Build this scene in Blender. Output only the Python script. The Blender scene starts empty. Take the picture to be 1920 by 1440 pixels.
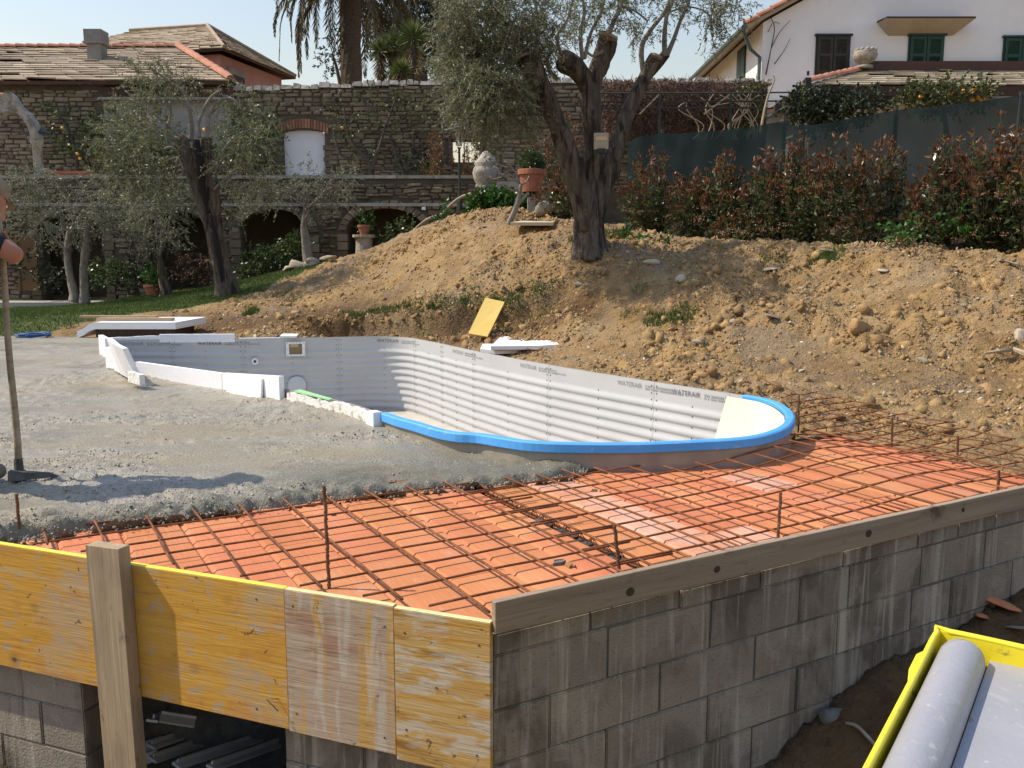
import bpy, bmesh, math, random
import numpy as np
from mathutils import Vector, Matrix, Euler, Quaternion

random.seed(7)
rng = np.random.default_rng(11)
R = math.radians
scene = bpy.context.scene
C = scene.collection

# ------------------------------------------------------------------ camera
CAM_H = 1.26
FOC = 1660.0                       # focal length in pixels of the 1920 px wide photograph
PITCH = math.atan(240 / FOC)
cam_d = bpy.data.cameras.new("camera")
cam = bpy.data.objects.new("camera", cam_d)
C.objects.link(cam)
cam.location = (0, 0, CAM_H)
cam.rotation_euler = (R(90) - PITCH, 0, 0)
cam_d.sensor_width = 36
cam_d.lens = 36 * FOC / 1920
cam_d.clip_start = 0.05
cam_d.clip_end = 2000
scene.camera = cam

# ------------------------------------------------------------------ light
SUN_AZ, SUN_EL = R(-86), R(50)     # azimuth from +Y towards +X
world = bpy.data.worlds.new("World")
scene.world = world
world.use_nodes = True
nt = world.node_tree
nt.nodes.clear()
sky = nt.nodes.new("ShaderNodeTexSky")
sky.sky_type = 'NISHITA'
sky.sun_disc = False
sky.sun_elevation = SUN_EL
sky.sun_rotation = SUN_AZ
sky.altitude = 20
sky.air_density = 2.4
sky.dust_density = 1.0
sky.ozone_density = 6.0
bg = nt.nodes.new("ShaderNodeBackground")
bg.inputs["Strength"].default_value = 0.15
out = nt.nodes.new("ShaderNodeOutputWorld")
tint = nt.nodes.new("ShaderNodeMix"); tint.data_type = 'RGBA'; tint.blend_type = 'MULTIPLY'; tint.inputs[0].default_value = 1
tint.inputs[7].default_value = (1.10, .955, 1.02, 1)      # white balance of the photograph
nt.links.new(sky.outputs[0], tint.inputs[6]); nt.links.new(tint.outputs[2], bg.inputs[0])
nt.links.new(bg.outputs[0], out.inputs[0])
sun_d = bpy.data.lights.new("sun", 'SUN')
sun_d.energy = 4.6
sun_d.angle = R(0.53)
sun_d.color = (1.0, 0.90, 0.75)
sun = bpy.data.objects.new("sun", sun_d)
C.objects.link(sun)
sdir = Vector((math.sin(SUN_AZ) * math.cos(SUN_EL), math.cos(SUN_AZ) * math.cos(SUN_EL), math.sin(SUN_EL)))
sun.rotation_euler = sdir.to_track_quat('Z', 'Y').to_euler()
sun.location = (-20, 5, 30)
scene.view_settings.view_transform = 'Standard'
scene.view_settings.look = 'None'
scene.view_settings.gamma = 1
scene.view_settings.use_curve_mapping = False
scene.view_settings.exposure = 0.20
scene.cycles.max_bounces = 6
scene.cycles.transparent_max_bounces = 12

# ------------------------------------------------------------------ geometry of the photograph
_c, _s = math.cos(PITCH), math.sin(PITCH)
def _ray(px, py):
    x = (px - 960) / FOC; y = (720 - py) / FOC
    return x, _c + _s * y, -_s + _c * y
def atz(px, py, z):                # the point at height z seen at a pixel of the photograph
    r = _ray(px, py); t = (z - CAM_H) / r[2]
    return Vector((r[0] * t, r[1] * t, z))
def at(px, py, Y):                 # the point at distance Y
    r = _ray(px, py); t = Y / r[1]
    return Vector((r[0] * t, Y, CAM_H + r[2] * t))

# deck frame: U along the long block wall, V inwards
OX, OY = -0.06, 2.78
UX, UY = math.sin(R(60)), math.cos(R(60))
VX, VY = -UY, UX
def dk(u, v, z=0.0):
    return Vector((OX + UX * u + VX * v, OY + UY * u + VY * v, z))
# front frame: S along the formwork panels going left, N outwards (towards the camera side)
_fd = Vector((-2.1, 0.8, 0)).normalized()
def fr(s, n, z=0.0):               # n > 0 is in front of the panels
    return Vector((-0.08 + _fd.x * s - _fd.y * n * 1.0, 2.84 + _fd.y * s + _fd.x * n, z))

# ------------------------------------------------------------------ numpy noise
def _hash(ix, iy, seed):
    h = (ix.astype(np.int64) * 374761393 + iy.astype(np.int64) * 668265263 + seed * 974634543) & 0x7fffffff
    h = ((h ^ (h >> 13)) * 1274126177) & 0x7fffffff
    h = h ^ (h >> 16)
    return (h & 0xffff) / 65535.0
def vnoise(x, y, seed=0):
    ix = np.floor(x); iy = np.floor(y)
    fx = x - ix; fy = y - iy
    fx = fx * fx * (3 - 2 * fx); fy = fy * fy * (3 - 2 * fy)
    a = _hash(ix, iy, seed); b = _hash(ix + 1, iy, seed)
    c = _hash(ix, iy + 1, seed); d = _hash(ix + 1, iy + 1, seed)
    return (a + (b - a) * fx) * (1 - fy) + (c + (d - c) * fx) * fy
def fbm(x, y, octs=4, seed=0, gain=0.5):
    s = 0.0; a = 1.0; t = 0.0
    for k in range(octs):
        ca, sa = math.cos(0.7 * k + .3), math.sin(0.7 * k + .3)
        s = s + a * vnoise((x * ca - y * sa) * 2 ** k, (x * sa + y * ca) * 2 ** k, seed + k * 17)
        t += a; a *= gain
    return s / t
def smooth(e0, e1, x):
    t = np.clip((x - e0) / (e1 - e0), 0, 1)
    return t * t * (3 - 2 * t)

# ------------------------------------------------------------------ mesh building
def rootloc(p):
    while p is not None and p.parent is not None:
        p = p.parent
    return Vector(p.location) if p is not None else Vector((0, 0, 0))

class MB:
    def __init__(self):
        self.v = []; self.f = []
    def quad(self, a, b, c, d):
        n = len(self.v); self.v += [tuple(a), tuple(b), tuple(c), tuple(d)]; self.f.append((n, n + 1, n + 2, n + 3))
    def tri(self, a, b, c):
        n = len(self.v); self.v += [tuple(a), tuple(b), tuple(c)]; self.f.append((n, n + 1, n + 2))
    def hexa(self, p):             # 8 corners: bottom ring 0-3, top ring 4-7
        n = len(self.v); self.v += [tuple(q) for q in p]
        for q in ((0, 3, 2, 1), (4, 5, 6, 7), (0, 1, 5, 4), (1, 2, 6, 5), (2, 3, 7, 6), (3, 0, 4, 7)):
            self.f.append(tuple(n + i for i in q))
    def box(self, c, s, rz=0.0, M=None):
        hx, hy, hz = s[0] / 2, s[1] / 2, s[2] / 2
        pts = [Vector((x, y, z)) for z in (-hz, hz) for (x, y) in ((-hx, -hy), (hx, -hy), (hx, hy), (-hx, hy))]
        T = Matrix.Translation(Vector(c)) @ (M if M is not None else Matrix.Rotation(rz, 4, 'Z'))
        self.hexa([T @ q for q in pts])
    def beam(self, a, b, w, h, up=(0, 0, 1)):
        a = Vector(a); b = Vector(b); d = (b - a); L = d.length; d.normalize()
        s = d.cross(Vector(up))
        if s.length < 1e-4: s = d.cross(Vector((1, 0, 0)))
        s.normalize(); t = s.cross(d)
        q = []
        for e in (a, b):
            q += [e - s * w / 2 - t * h / 2, e + s * w / 2 - t * h / 2, e + s * w / 2 + t * h / 2, e - s * w / 2 + t * h / 2]
        self.hexa(q)
    def tube(self, pts, rad, n=6, cap=True, jit=0.0, seed=0):
        pts = [Vector(p) for p in pts]
        if not hasattr(rad, '__len__'): rad = [rad] * len(pts)
        base = len(self.v); rr = random.Random(seed)
        ref = None
        for i, p in enumerate(pts):
            d = (pts[min(i + 1, len(pts) - 1)] - pts[max(i - 1, 0)])
            if d.length < 1e-9: d = Vector((0, 0, 1))
            d.normalize()
            if ref is None:
                ref = d.cross(Vector((0.3, 0.9, 0.2)))
                if ref.length < 1e-3: ref = d.cross(Vector((1, 0, 0)))
            ref = (ref - d * ref.dot(d)); ref.normalize()
            b = d.cross(ref)
            for k in range(n):
                a = 2 * math.pi * k / n
                r = rad[i] * (1 + (rr.uniform(-jit, jit) if jit else 0))
                self.v.append(tuple(p + ref * (math.cos(a) * r) + b * (math.sin(a) * r)))
        for i in range(len(pts) - 1):
            for k in range(n):
                k2 = (k + 1) % n
                self.f.append((base + i * n + k, base + i * n + k2, base + (i + 1) * n + k2, base + (i + 1) * n + k))
        if cap:
            self.f.append(tuple(base + k for k in reversed(range(n))))
            self.f.append(tuple(base + (len(pts) - 1) * n + k for k in range(n)))
    def lathe(self, prof, c=(0, 0, 0), n=16, cap=True, sx=1, sy=1):
        base = len(self.v)
        for (r, z) in prof:
            for k in range(n):
                a = 2 * math.pi * k / n
                self.v.append((c[0] + r * math.cos(a) * sx, c[1] + r * math.sin(a) * sy, c[2] + z))
        for i in range(len(prof) - 1):
            for k in range(n):
                k2 = (k + 1) % n
                self.f.append((base + i * n + k, base + i * n + k2, base + (i + 1) * n + k2, base + (i + 1) * n + k))
        if cap:
            self.f.append(tuple(base + k for k in reversed(range(n))))
            self.f.append(tuple(base + (len(prof) - 1) * n + k for k in range(n)))
    def prism(self, poly, a, b):   # poly: list of Vectors (ring) swept by offset vectors a -> b
        n = len(poly); base = len(self.v)
        self.v += [tuple(Vector(p) + Vector(a)) for p in poly] + [tuple(Vector(p) + Vector(b)) for p in poly]
        self.f.append(tuple(base + k for k in reversed(range(n))))
        self.f.append(tuple(base + n + k for k in range(n)))
        for k in range(n):
            k2 = (k + 1) % n
            self.f.append((base + k, base + k2, base + n + k2, base + n + k))
    def mesh(self, name, off=(0, 0, 0), smooth=False):
        m = bpy.data.meshes.new(name)
        m.from_pydata([(x - off[0], y - off[1], z - off[2]) for x, y, z in self.v], [], self.f)
        m.validate()
        if smooth:
            m.polygons.foreach_set("use_smooth", [True] * len(m.polygons))
        return m
    def build(self, name, m, parent=None, smooth=False, label=None, kind=None, recalc=True):
        if recalc and self.v and len(self.v) < 60000:
            me = self.mesh(name, rootloc(parent), smooth)
            bm = bmesh.new(); bm.from_mesh(me); bmesh.ops.recalc_face_normals(bm, faces=bm.faces); bm.to_mesh(me); bm.free()
        else:
            me = self.mesh(name, rootloc(parent), smooth)
        return link(name, me, m, parent, label, kind)

def link(name, me, m, parent=None, label=None, kind=None):
    o = bpy.data.objects.new(name, me); C.objects.link(o)
    if m is not None and len(me.materials) == 0: me.materials.append(m)
    if parent is not None: o.parent = parent
    if label: o["label"] = label
    if kind: o["kind"] = kind
    return o
def place(name, me, M, parent, label=None, kind=None):   # a shared mesh set at world matrix M as a part of parent
    o = link(name, me, None, parent, label, kind)
    P = Matrix.Identity(4); p = parent
    while p is not None:
        P = (p.matrix_basis if p.parent is not None else Matrix.Translation(p.location)) @ P; p = p.parent
    o.matrix_basis = P.inverted() @ M
    return o
def thing(name, label, cat, loc=(0, 0, 0), group=None):
    o = bpy.data.objects.new(name, None); C.objects.link(o)
    o.empty_display_size = 0.1
    o.location = loc
    o["label"] = label; o["category"] = cat
    if group: o["group"] = group
    return o
def tag(o, label, cat, group=None):
    o["label"] = label; o["category"] = cat
    if group: o["group"] = group
    return o
def single(name, mb, m, label, cat, loc, group=None, smooth=False):   # a thing that is one mesh
    loc = Vector(loc)
    me = mb.mesh(name, loc, smooth)
    bm = bmesh.new(); bm.from_mesh(me); bmesh.ops.recalc_face_normals(bm, faces=bm.faces); bm.to_mesh(me); bm.free()
    o = link(name, me, m)
    o.location = loc
    return tag(o, label, cat, group)

def np_mesh(name, V, F, smooth=False):      # V (n,3), F (m,k)
    me = bpy.data.meshes.new(name)
    V = np.ascontiguousarray(V, dtype=np.float32); F = np.ascontiguousarray(F, dtype=np.int32)
    k = F.shape[1]
    me.vertices.add(len(V)); me.vertices.foreach_set("co", V.ravel())
    me.loops.add(F.size); me.loops.foreach_set("vertex_index", F.ravel())
    me.polygons.add(len(F)); me.polygons.foreach_set("loop_start", np.arange(0, F.size, k, dtype=np.int32))
    me.polygons.foreach_set("loop_total", np.full(len(F), k, dtype=np.int32))
    if smooth: me.polygons.foreach_set("use_smooth", np.ones(len(F), dtype=bool))
    me.update(calc_edges=True)
    return me
def scatter(bv, bf, mats, locs):            # joined copies of a base mesh
    bv = np.asarray(bv, float); bf = np.asarray(bf)
    V = np.einsum('nij,kj->nki', mats, bv) + locs[:, None, :]
    F = bf[None] + (np.arange(len(locs)) * len(bv))[:, None, None]
    return V.reshape(-1, 3), F.reshape(-1, bf.shape[1])
def rand_rot(n, r=None):
    q = (r or rng).normal(size=(n, 4)); q /= np.linalg.norm(q, axis=1)[:, None]
    w, x, y, z = q.T
    return np.stack([np.stack([1 - 2 * (y * y + z * z), 2 * (x * y - z * w), 2 * (x * z + y * w)], -1),
                     np.stack([2 * (x * y + z * w), 1 - 2 * (x * x + z * z), 2 * (y * z - x * w)], -1),
                     np.stack([2 * (x * z - y * w), 2 * (y * z + x * w), 1 - 2 * (x * x + y * y)], -1)], 1)
def ico(sub=1):
    bm = bmesh.new(); bmesh.ops.create_icosphere(bm, subdivisions=sub, radius=1)
    V = np.array([v.co[:] for v in bm.verts]); F = np.array([[v.index for v in f.verts] for f in bm.faces])
    bm.free(); return V, F
OCT_V = np.array([(1, 0, 0), (0, 1, 0), (-1, 0, 0), (0, -1, 0), (0, 0, 1), (0, 0, -1)], float)
OCT_F = np.array([(0, 1, 4), (1, 2, 4), (2, 3, 4), (3, 0, 4), (1, 0, 5), (2, 1, 5), (3, 2, 5), (0, 3, 5)])
def catmull(P, closed=False, step=0.05):
    P = [Vector(p) for p in P]; n = len(P); outp = []
    for i in range(n if closed else n - 1):
        if closed: a, b, c, d = P[i - 1], P[i], P[(i + 1) % n], P[(i + 2) % n]
        else: a, b, c, d = P[max(i - 1, 0)], P[i], P[i + 1], P[min(i + 2, n - 1)]
        m = max(1, int(math.ceil((c - b).length / step)))
        for k in range(m):
            t = k / m
            outp.append(0.5 * ((2 * b) + (c - a) * t + (2 * a - 5 * b + 4 * c - d) * t * t + (3 * b - a - 3 * c + d) * t ** 3))
    if not closed: outp.append(P[-1].copy())
    return outp

# ------------------------------------------------------------------ materials
def _ramp(nt, cols):
    r = nt.nodes.new("ShaderNodeValToRGB")
    e = r.color_ramp.elements
    while len(e) > 1: e.remove(e[-1])
    e[0].position = cols[0][0]; e[0].color = (*cols[0][1], 1)
    for p, c in cols[1:]:
        x = e.new(p); x.color = (*c, 1)
    return r
def mat(name, cols, scale=5.0, detail=5.0, rough=0.8, bump=0.0, bscale=None, stretch=(1, 1, 1), coord='pos',
        rand=0.0, hue=0.0, island=0.0, metallic=0.0, spec=0.35, layers=(), trans=0.0, distort=0.0, bdist=0.02, rough2=None):
    """cols: list of (pos, rgb) run through noise; layers: extra (rgb, scale, low, high, amount, stretch) stains."""
    m = bpy.data.materials.new(name); m.use_nodes = True
    nt = m.node_tree; N = nt.nodes; L = nt.links
    b = N["Principled BSDF"]; b.inputs["Metallic"].default_value = metallic
    b.inputs["Specular IOR Level"].default_value = spec
    b.inputs["Roughness"].default_value = rough
    if coord == 'pos':
        g = N.new("ShaderNodeNewGeometry"); src = g.outputs["Position"]
    else:
        g = N.new("ShaderNodeTexCoord"); src = g.outputs["Object"]
        oi = N.new("ShaderNodeObjectInfo")
        vm = N.new("ShaderNodeVectorMath"); vm.operation = 'MULTIPLY_ADD'
        cmb = N.new("ShaderNodeCombineXYZ")
        for k in range(3): L.new(oi.outputs["Random"], cmb.inputs[k])
        L.new(cmb.outputs[0], vm.inputs[0]); vm.inputs[1].default_value = (37, 53, 71)
        L.new(src, vm.inputs[2]); src = vm.outputs[0]
    def noise(sc, st=(1, 1, 1), det=detail, dist=0.0, seedoff=0.0):
        mp = N.new("ShaderNodeMapping"); mp.inputs["Scale"].default_value = st
        mp.inputs["Location"].default_value = (seedoff, seedoff * .7, seedoff * 1.3)
        L.new(src, mp.inputs[0])
        n = N.new("ShaderNodeTexNoise"); n.inputs["Scale"].default_value = sc
        n.inputs["Detail"].default_value = det; n.inputs["Roughness"].default_value = 0.6
        n.inputs["Distortion"].default_value = dist
        L.new(mp.outputs[0], n.inputs["Vector"]); return n.outputs["Fac"]
    if len(cols) == 1 and not hasattr(cols[0][0], '__len__'): cols = [(0, cols[0][1]), (1, cols[0][1])]
    r = _ramp(nt, cols)
    n0 = noise(scale, stretch, detail, distort)
    L.new(n0, r.inputs[0]); col = r.outputs[0]
    for i, (rgb, sc, lo, hi, amt, st) in enumerate(layers):
        nn = noise(sc, st, 4.0, 0.4, 3.1 * (i + 1))
        mr = N.new("ShaderNodeMapRange"); mr.inputs[1].default_value = lo; mr.inputs[2].default_value = hi
        mr.inputs[4].default_value = amt; L.new(nn, mr.inputs[0])
        mx = N.new("ShaderNodeMix"); mx.data_type = 'RGBA'; L.new(mr.outputs[0], mx.inputs[0])
        L.new(col, mx.inputs[6]); mx.inputs[7].default_value = (*rgb, 1); col = mx.outputs[2]
    if rand or hue or island:
        hs = N.new("ShaderNodeHueSaturation"); L.new(col, hs.inputs["Color"])
        if island:
            gg = N.new("ShaderNodeNewGeometry"); rs = gg.outputs["Random Per Island"]; am = island
        else:
            oi2 = N.new("ShaderNodeObjectInfo"); rs = oi2.outputs["Random"]; am = rand
        mr = N.new("ShaderNodeMapRange"); mr.inputs[3].default_value = 1 - am; mr.inputs[4].default_value = 1 + am
        L.new(rs, mr.inputs[0]); L.new(mr.outputs[0], hs.inputs["Value"])
        if hue:
            mh = N.new("ShaderNodeMath"); mh.operation = 'MULTIPLY'; mh.inputs[1].default_value = 7.31; L.new(rs, mh.inputs[0])
            mf = N.new("ShaderNodeMath"); mf.operation = 'FRACT'; L.new(mh.outputs[0], mf.inputs[0])
            m2 = N.new("ShaderNodeMapRange"); m2.inputs[3].default_value = 0.5 - hue; m2.inputs[4].default_value = 0.5 + hue
            L.new(mf.outputs[0], m2.inputs[0]); L.new(m2.outputs[0], hs.inputs["Hue"])
        col = hs.outputs[0]
    L.new(col, b.inputs["Base Color"])
    if rough2 is not None:
        mr = N.new("ShaderNodeMapRange"); mr.inputs[1].default_value = .35; mr.inputs[2].default_value = .65
        mr.inputs[3].default_value = rough; mr.inputs[4].default_value = rough2
        L.new(n0, mr.inputs[0]); L.new(mr.outputs[0], b.inputs["Roughness"])
    if bump:
        bp = N.new("ShaderNodeBump"); bp.inputs["Strength"].default_value = bump; bp.inputs["Distance"].default_value = bdist
        L.new(noise(bscale or scale * 3, stretch, 6.0, 0, 9.0), bp.inputs["Height"]); L.new(bp.outputs[0], b.inputs["Normal"])
    if trans:
        b.inputs["Alpha"].default_value = 1 - trans
    return m, b
def M_(*a, **k): return mat(*a, **k)[0]
def leafmat(name, c1, c2, island=0.35, rough=0.5, tl=0.25):
    m, b = mat(name, [(0.3, c1), (0.7, c2)], scale=1.6, detail=2, rough=rough, island=island, hue=0.012)
    nt = m.node_tree
    t = nt.nodes.new("ShaderNodeBsdfTranslucent"); mx = nt.nodes.new("ShaderNodeMixShader")
    mx.inputs[0].default_value = tl
    lk = [l for l in nt.links if l.to_socket == b.inputs["Base Color"]][0]
    nt.links.new(lk.from_socket, t.inputs[0])
    o = [n for n in nt.nodes if n.type == 'OUTPUT_MATERIAL'][0]
    nt.links.new(b.outputs[0], mx.inputs[1]); nt.links.new(t.outputs[0], mx.inputs[2]); nt.links.new(mx.outputs[0], o.inputs[0])
    return m

MAT = {}
MAT['tile'] = M_("fired clay", [(.2, (.46, .155, .060)), (.5, (.54, .20, .083)), (.8, (.59, .25, .12))], scale=3, coord='obj', rough=.85,
                 bump=.25, bscale=60, stretch=(1, .15, 1), rand=.08, hue=.008, layers=[((.58, .33, .22), 2.2, .56, .75, .4, (1, 1, 1)), ((.55, .42, .34), 14, .64, .72, .4, (1, .5, 1)), ((.30, .10, .05), 9, .62, .8, .4, (1, 1, 1))])
MAT['tile_pale'] = M_("limed clay", [(.3, (.54, .22, .10)), (.6, (.60, .35, .25)), (.8, (.54, .25, .13))], scale=4, coord='obj', rough=.88, bump=.2, bscale=60, rand=.1)
MAT['rust'] = M_("rusty steel", [(.3, (.10, .035, .016)), (.55, (.20, .075, .028)), (.8, (.30, .13, .045))], scale=18, rough=.85, bump=.5, bscale=160, bdist=.004)
MAT['stake'] = M_("rusty stake steel", [(.3, (.09, .04, .022)), (.55, (.17, .08, .04)), (.8, (.26, .14, .07))], scale=25, rough=.85, bump=.6, bscale=200, bdist=.004)
MAT['joist'] = M_("dark joist concrete", [(.3, (.035, .032, .028)), (.7, (.12, .11, .10))], scale=9, rough=.8, bump=.5, bscale=60)  # near-black concrete for the narrow strip between the tile fields
MAT['block'] = M_("grey block", [(.25, (.20, .165, .122)), (.55, (.295, .247, .188)), (.8, (.36, .305, .24))], scale=2.4, coord='pos', rough=.95, bump=.8, bscale=90, rand=.18, bdist=.009,
                 layers=[((.10, .08, .058), 2.4, .50, .60, .7, (1, 1, .7)), ((.40, .35, .28), 9, .58, .66, .35, (1, 1, 1)), ((.09, .075, .055), 110, .60, .66, .55, (1, 1, 1)), ((.09, .07, .05), 4.5, .60, .68, .6, (2.2, 2.2, .2)), ((.46, .41, .33), 5.0, .55, .64, .75, (2.5, 2.5, .13)), ((.42, .37, .30), 11, .58, .66, .6, (2.2, 2.2, .12)), ((.20, .12, .06), 2.6, .66, .76, .45, (1, 1, .6))])
MAT['mortar'] = M_("mortar", [(.3, (.10, .095, .085)), (.7, (.19, .18, .16))], scale=20, rough=.95, bump=.5, bscale=80)
def wood(name, c1, c2, c3, layers=(), gs=6, rough=.75, rand=.06, knots=0.0, kcol=(.07, .042, .022), cracks=.5, ksc=5.0, st=(.16, 4.5, 4.5)):
    m, b = mat(name, [(.3, c1), (.5, c2), (.7, c3)], scale=gs, detail=9, coord='obj', stretch=st, rough=rough, bump=.4, bscale=gs * 2.5, rand=rand, distort=.3, layers=layers, bdist=.008)
    nt = m.node_tree; N = nt.nodes; L = nt.links
    src = [n for n in N if n.type == 'MAPPING'][0].inputs[0].links[0].from_socket
    def over(fac, rgb):
        lk = [l for l in L if l.to_socket == b.inputs["Base Color"]][0]; mx = N.new("ShaderNodeMix"); mx.data_type = 'RGBA'
        L.new(fac, mx.inputs[0]); L.new(lk.from_socket, mx.inputs[6]); mx.inputs[7].default_value = (*rgb, 1); L.new(mx.outputs[2], b.inputs["Base Color"])
    def rng_(sock, a, c, lo, hi):
        mr = N.new("ShaderNodeMapRange"); mr.inputs[1].default_value = a; mr.inputs[2].default_value = c; mr.inputs[3].default_value = lo; mr.inputs[4].default_value = hi; L.new(sock, mr.inputs[0]); return mr.outputs[0]
    if cracks:
        mp = N.new("ShaderNodeMapping"); mp.inputs["Scale"].default_value = (.35, 1, 7.5); L.new(src, mp.inputs[0])
        n = N.new("ShaderNodeTexNoise"); n.inputs["Scale"].default_value = 3.2; n.inputs["Detail"].default_value = 5; n.inputs["Distortion"].default_value = .5; L.new(mp.outputs[0], n.inputs["Vector"])
        ab = N.new("ShaderNodeMath"); ab.operation = 'SUBTRACT'; ab.inputs[1].default_value = .5; L.new(n.outputs["Fac"], ab.inputs[0])
        a2 = N.new("ShaderNodeMath"); a2.operation = 'ABSOLUTE'; L.new(ab.outputs[0], a2.inputs[0]); over(rng_(a2.outputs[0], .0, .010, cracks, 0), kcol)
    if knots:
        mp = N.new("ShaderNodeMapping"); mp.inputs["Scale"].default_value = (1, .01, 1.25); L.new(src, mp.inputs[0])
        v = N.new("ShaderNodeTexVoronoi"); v.inputs["Scale"].default_value = ksc; L.new(mp.outputs[0], v.inputs["Vector"])
        sp = N.new("ShaderNodeSeparateColor"); L.new(v.outputs["Color"], sp.inputs[0]); k = rng_(sp.outputs[0], .45, .55, 0, 1)
        for lo, hi, amt, rgb in ((.16, .26, .35, tuple(c * 2.4 for c in kcol)), (.085, .125, .85 * knots, kcol)):
            mu = N.new("ShaderNodeMath"); mu.operation = 'MULTIPLY'; L.new(rng_(v.outputs["Distance"], lo, hi, amt, 0), mu.inputs[0]); L.new(k, mu.inputs[1]); over(mu.outputs[0], rgb)
    return m
MAT['panel'] = wood("yellow shuttering", (.54, .275, .04), (.585, .31, .045), (.61, .345, .065), knots=.9, ksc=6, cracks=.28, st=(.25, 4, 4),
                    layers=[((.45, .33, .20), 3.6, .49, .60, .75, (.8, 1, 1)), ((.53, .24, .04), 7, .54, .63, .6, (.9, 1, 1.1)), ((.40, .32, .23), 13, .57, .65, .75, (.8, 1, 1)), ((.55, .45, .28), 7, .60, .68, .35, (.12, 3, 3)), ((.12, .08, .04), 22, .67, .71, .9, (1, 1, 1))])
MAT['panel_pale'] = wood("worn shuttering", (.41, .30, .205), (.46, .345, .245), (.49, .385, .28), knots=.9, ksc=5, cracks=.45, st=(.3, 4, 4),
                    layers=[((.35, .18, .10), 6, .50, .60, .7, (.35, 1, 1.6)), ((.56, .33, .08), 4.5, .56, .62, .85, (2.6, 1, .12)), ((.56, .49, .39), 9, .54, .62, .6, (2.2, 1, .35)), ((.12, .09, .06), 22, .67, .71, .8, (1, 1, 1))])
MAT['panel_end'] = wood("stained shuttering", (.48, .28, .08), (.54, .33, .10), (.55, .38, .17), knots=1, ksc=7, cracks=.5, st=(.3, 4, 4),
                    layers=[((.54, .46, .34), 8, .49, .55, .9, (.6, 1, 1.6)), ((.27, .12, .02), 5.0, .54, .62, .9, (.3, 1, 1.9)), ((.50, .25, .03), 9, .56, .62, .7, (.4, 1, 1.6)), ((.12, .07, .035), 24, .65, .70, .9, (1, 1, 1))])
MAT['yellow_edge'] = M_("yellow edge paint", [(.3, (.78, .62, .05)), (.7, (.84, .70, .10))], scale=8, rough=.6, bump=.15, layers=[((.60, .45, .22), 12, .6, .75, .6, (1, 1, 1))])
MAT['pale_edge'] = M_("pale edge wood", [(.3, (.62, .50, .24)), (.7, (.74, .62, .30))], scale=12, rough=.7, bump=.3)
MAT['board_wood'] = wood("bare plank wood", (.30, .215, .125), (.39, .285, .17), (.46, .35, .22))
MAT['post'] = wood("sawn post wood", (.33, .24, .145), (.385, .285, .175), (.43, .325, .205), st=(5, 5, .2), knots=0, cracks=.0, layers=[((.22, .165, .11), 4, .5, .66, .7, (1, 1.5, .5)), ((.20, .12, .07), 26, .64, .70, .8, (1, 1, .5)), ((.12, .1, .08), 9, .66, .74, .7, (1, 1, .7))])
MAT['plank'] = wood("grey brown plank", (.24, .18, .12), (.31, .235, .16), (.37, .29, .20), gs=5, cracks=.35, layers=[((.10, .06, .035), 3.2, .60, .70, .85, (1.2, 2, 2)), ((.30, .25, .19), 3, .55, .7, .5, (.3, 2, 2))])
MAT['foam'] = M_("white polystyrene", [(.3, (.78, .79, .81)), (.7, (.86, .86, .87))], scale=30, rough=.7, bump=.25, bscale=240, bdist=.004, layers=[((.60, .57, .50), 6, .66, .8, .4, (1, 1, 1))])
MAT['foam_dirty'] = M_("smeared polystyrene", [(.3, (.70, .69, .65)), (.7, (.82, .80, .76))], scale=12, rough=.8, bump=.6, bscale=60, layers=[((.36, .33, .27), 14, .54, .64, .8, (1, 1, .8))])
MAT['blue'] = M_("blue foam edging", [(.3, (.075, .32, .72)), (.7, (.10, .38, .80))], scale=6, rough=.65, bump=.25, bscale=120, bdist=.003, layers=[((.38, .46, .52), 12, .60, .70, .5, (1, 1, 1)), ((.05, .2, .5), 30, .64, .7, .5, (1, 1, 1))])
MAT['cream'] = M_("cream sheet", [(.3, (.78, .74, .58)), (.7, (.82, .79, .65))], scale=4, rough=.6)
MAT['steel'] = M_("grey lacquered pool panel", [(.3, (.44, .44, .435)), (.7, (.49, .49, .485))], scale=2, rough=.42, spec=.4, rand=.02,
                  layers=[((.46, .43, .36), 5, .68, .8, .5, (2.5, 2.5, .25))])
MAT['steel_out'] = M_("outer pool panel", [(.3, (.24, .215, .175)), (.7, (.33, .30, .25))], scale=5, rough=.6)
MAT['bolt'] = M_("dark bolt heads", [(0, (.05, .05, .055)), (1, (.08, .08, .08))], rough=.5, metallic=.5)
MAT['ink'] = M_("black ink", [(0, (.09, .09, .095)), (1, (.16, .16, .165))], scale=40, rough=.7)
MAT['ink_grey'] = M_("faint ink", [(0, (.24, .24, .245)), (1, (.33, .33, .335))], scale=40, rough=.7)
MAT['white_plastic'] = M_("white plastic", [(0, (.78, .78, .77)), (1, (.82, .82, .81))], rough=.35)
MAT['brown_card'] = M_("brown cover", [(0, (.20, .13, .07)), (1, (.30, .21, .12))], scale=8, rough=.8)
MAT['dark'] = M_("dark void", [(0, (.012, .012, .012)), (1, (.02, .018, .016))], rough=.9)
MAT['pool_floor'] = M_("pool base screed", [(.3, (.42, .39, .32)), (.7, (.56, .53, .46))], scale=5, rough=.9, bump=.3, layers=[((.36, .31, .23), 6, .6, .75, .6, (1, 1, 1))])
MAT['green_xps'] = M_("green insulation board", [(.3, (.30, .58, .27)), (.7, (.36, .64, .33))], scale=6, rough=.7)
MAT['stone'] = M_("rubble stone", [(.25, (.115, .09, .06)), (.5, (.175, .14, .095)), (.8, (.25, .21, .15))], scale=2.0, coord='pos', rough=.92, bump=.5, bscale=22, island=.4, hue=.02)
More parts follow.
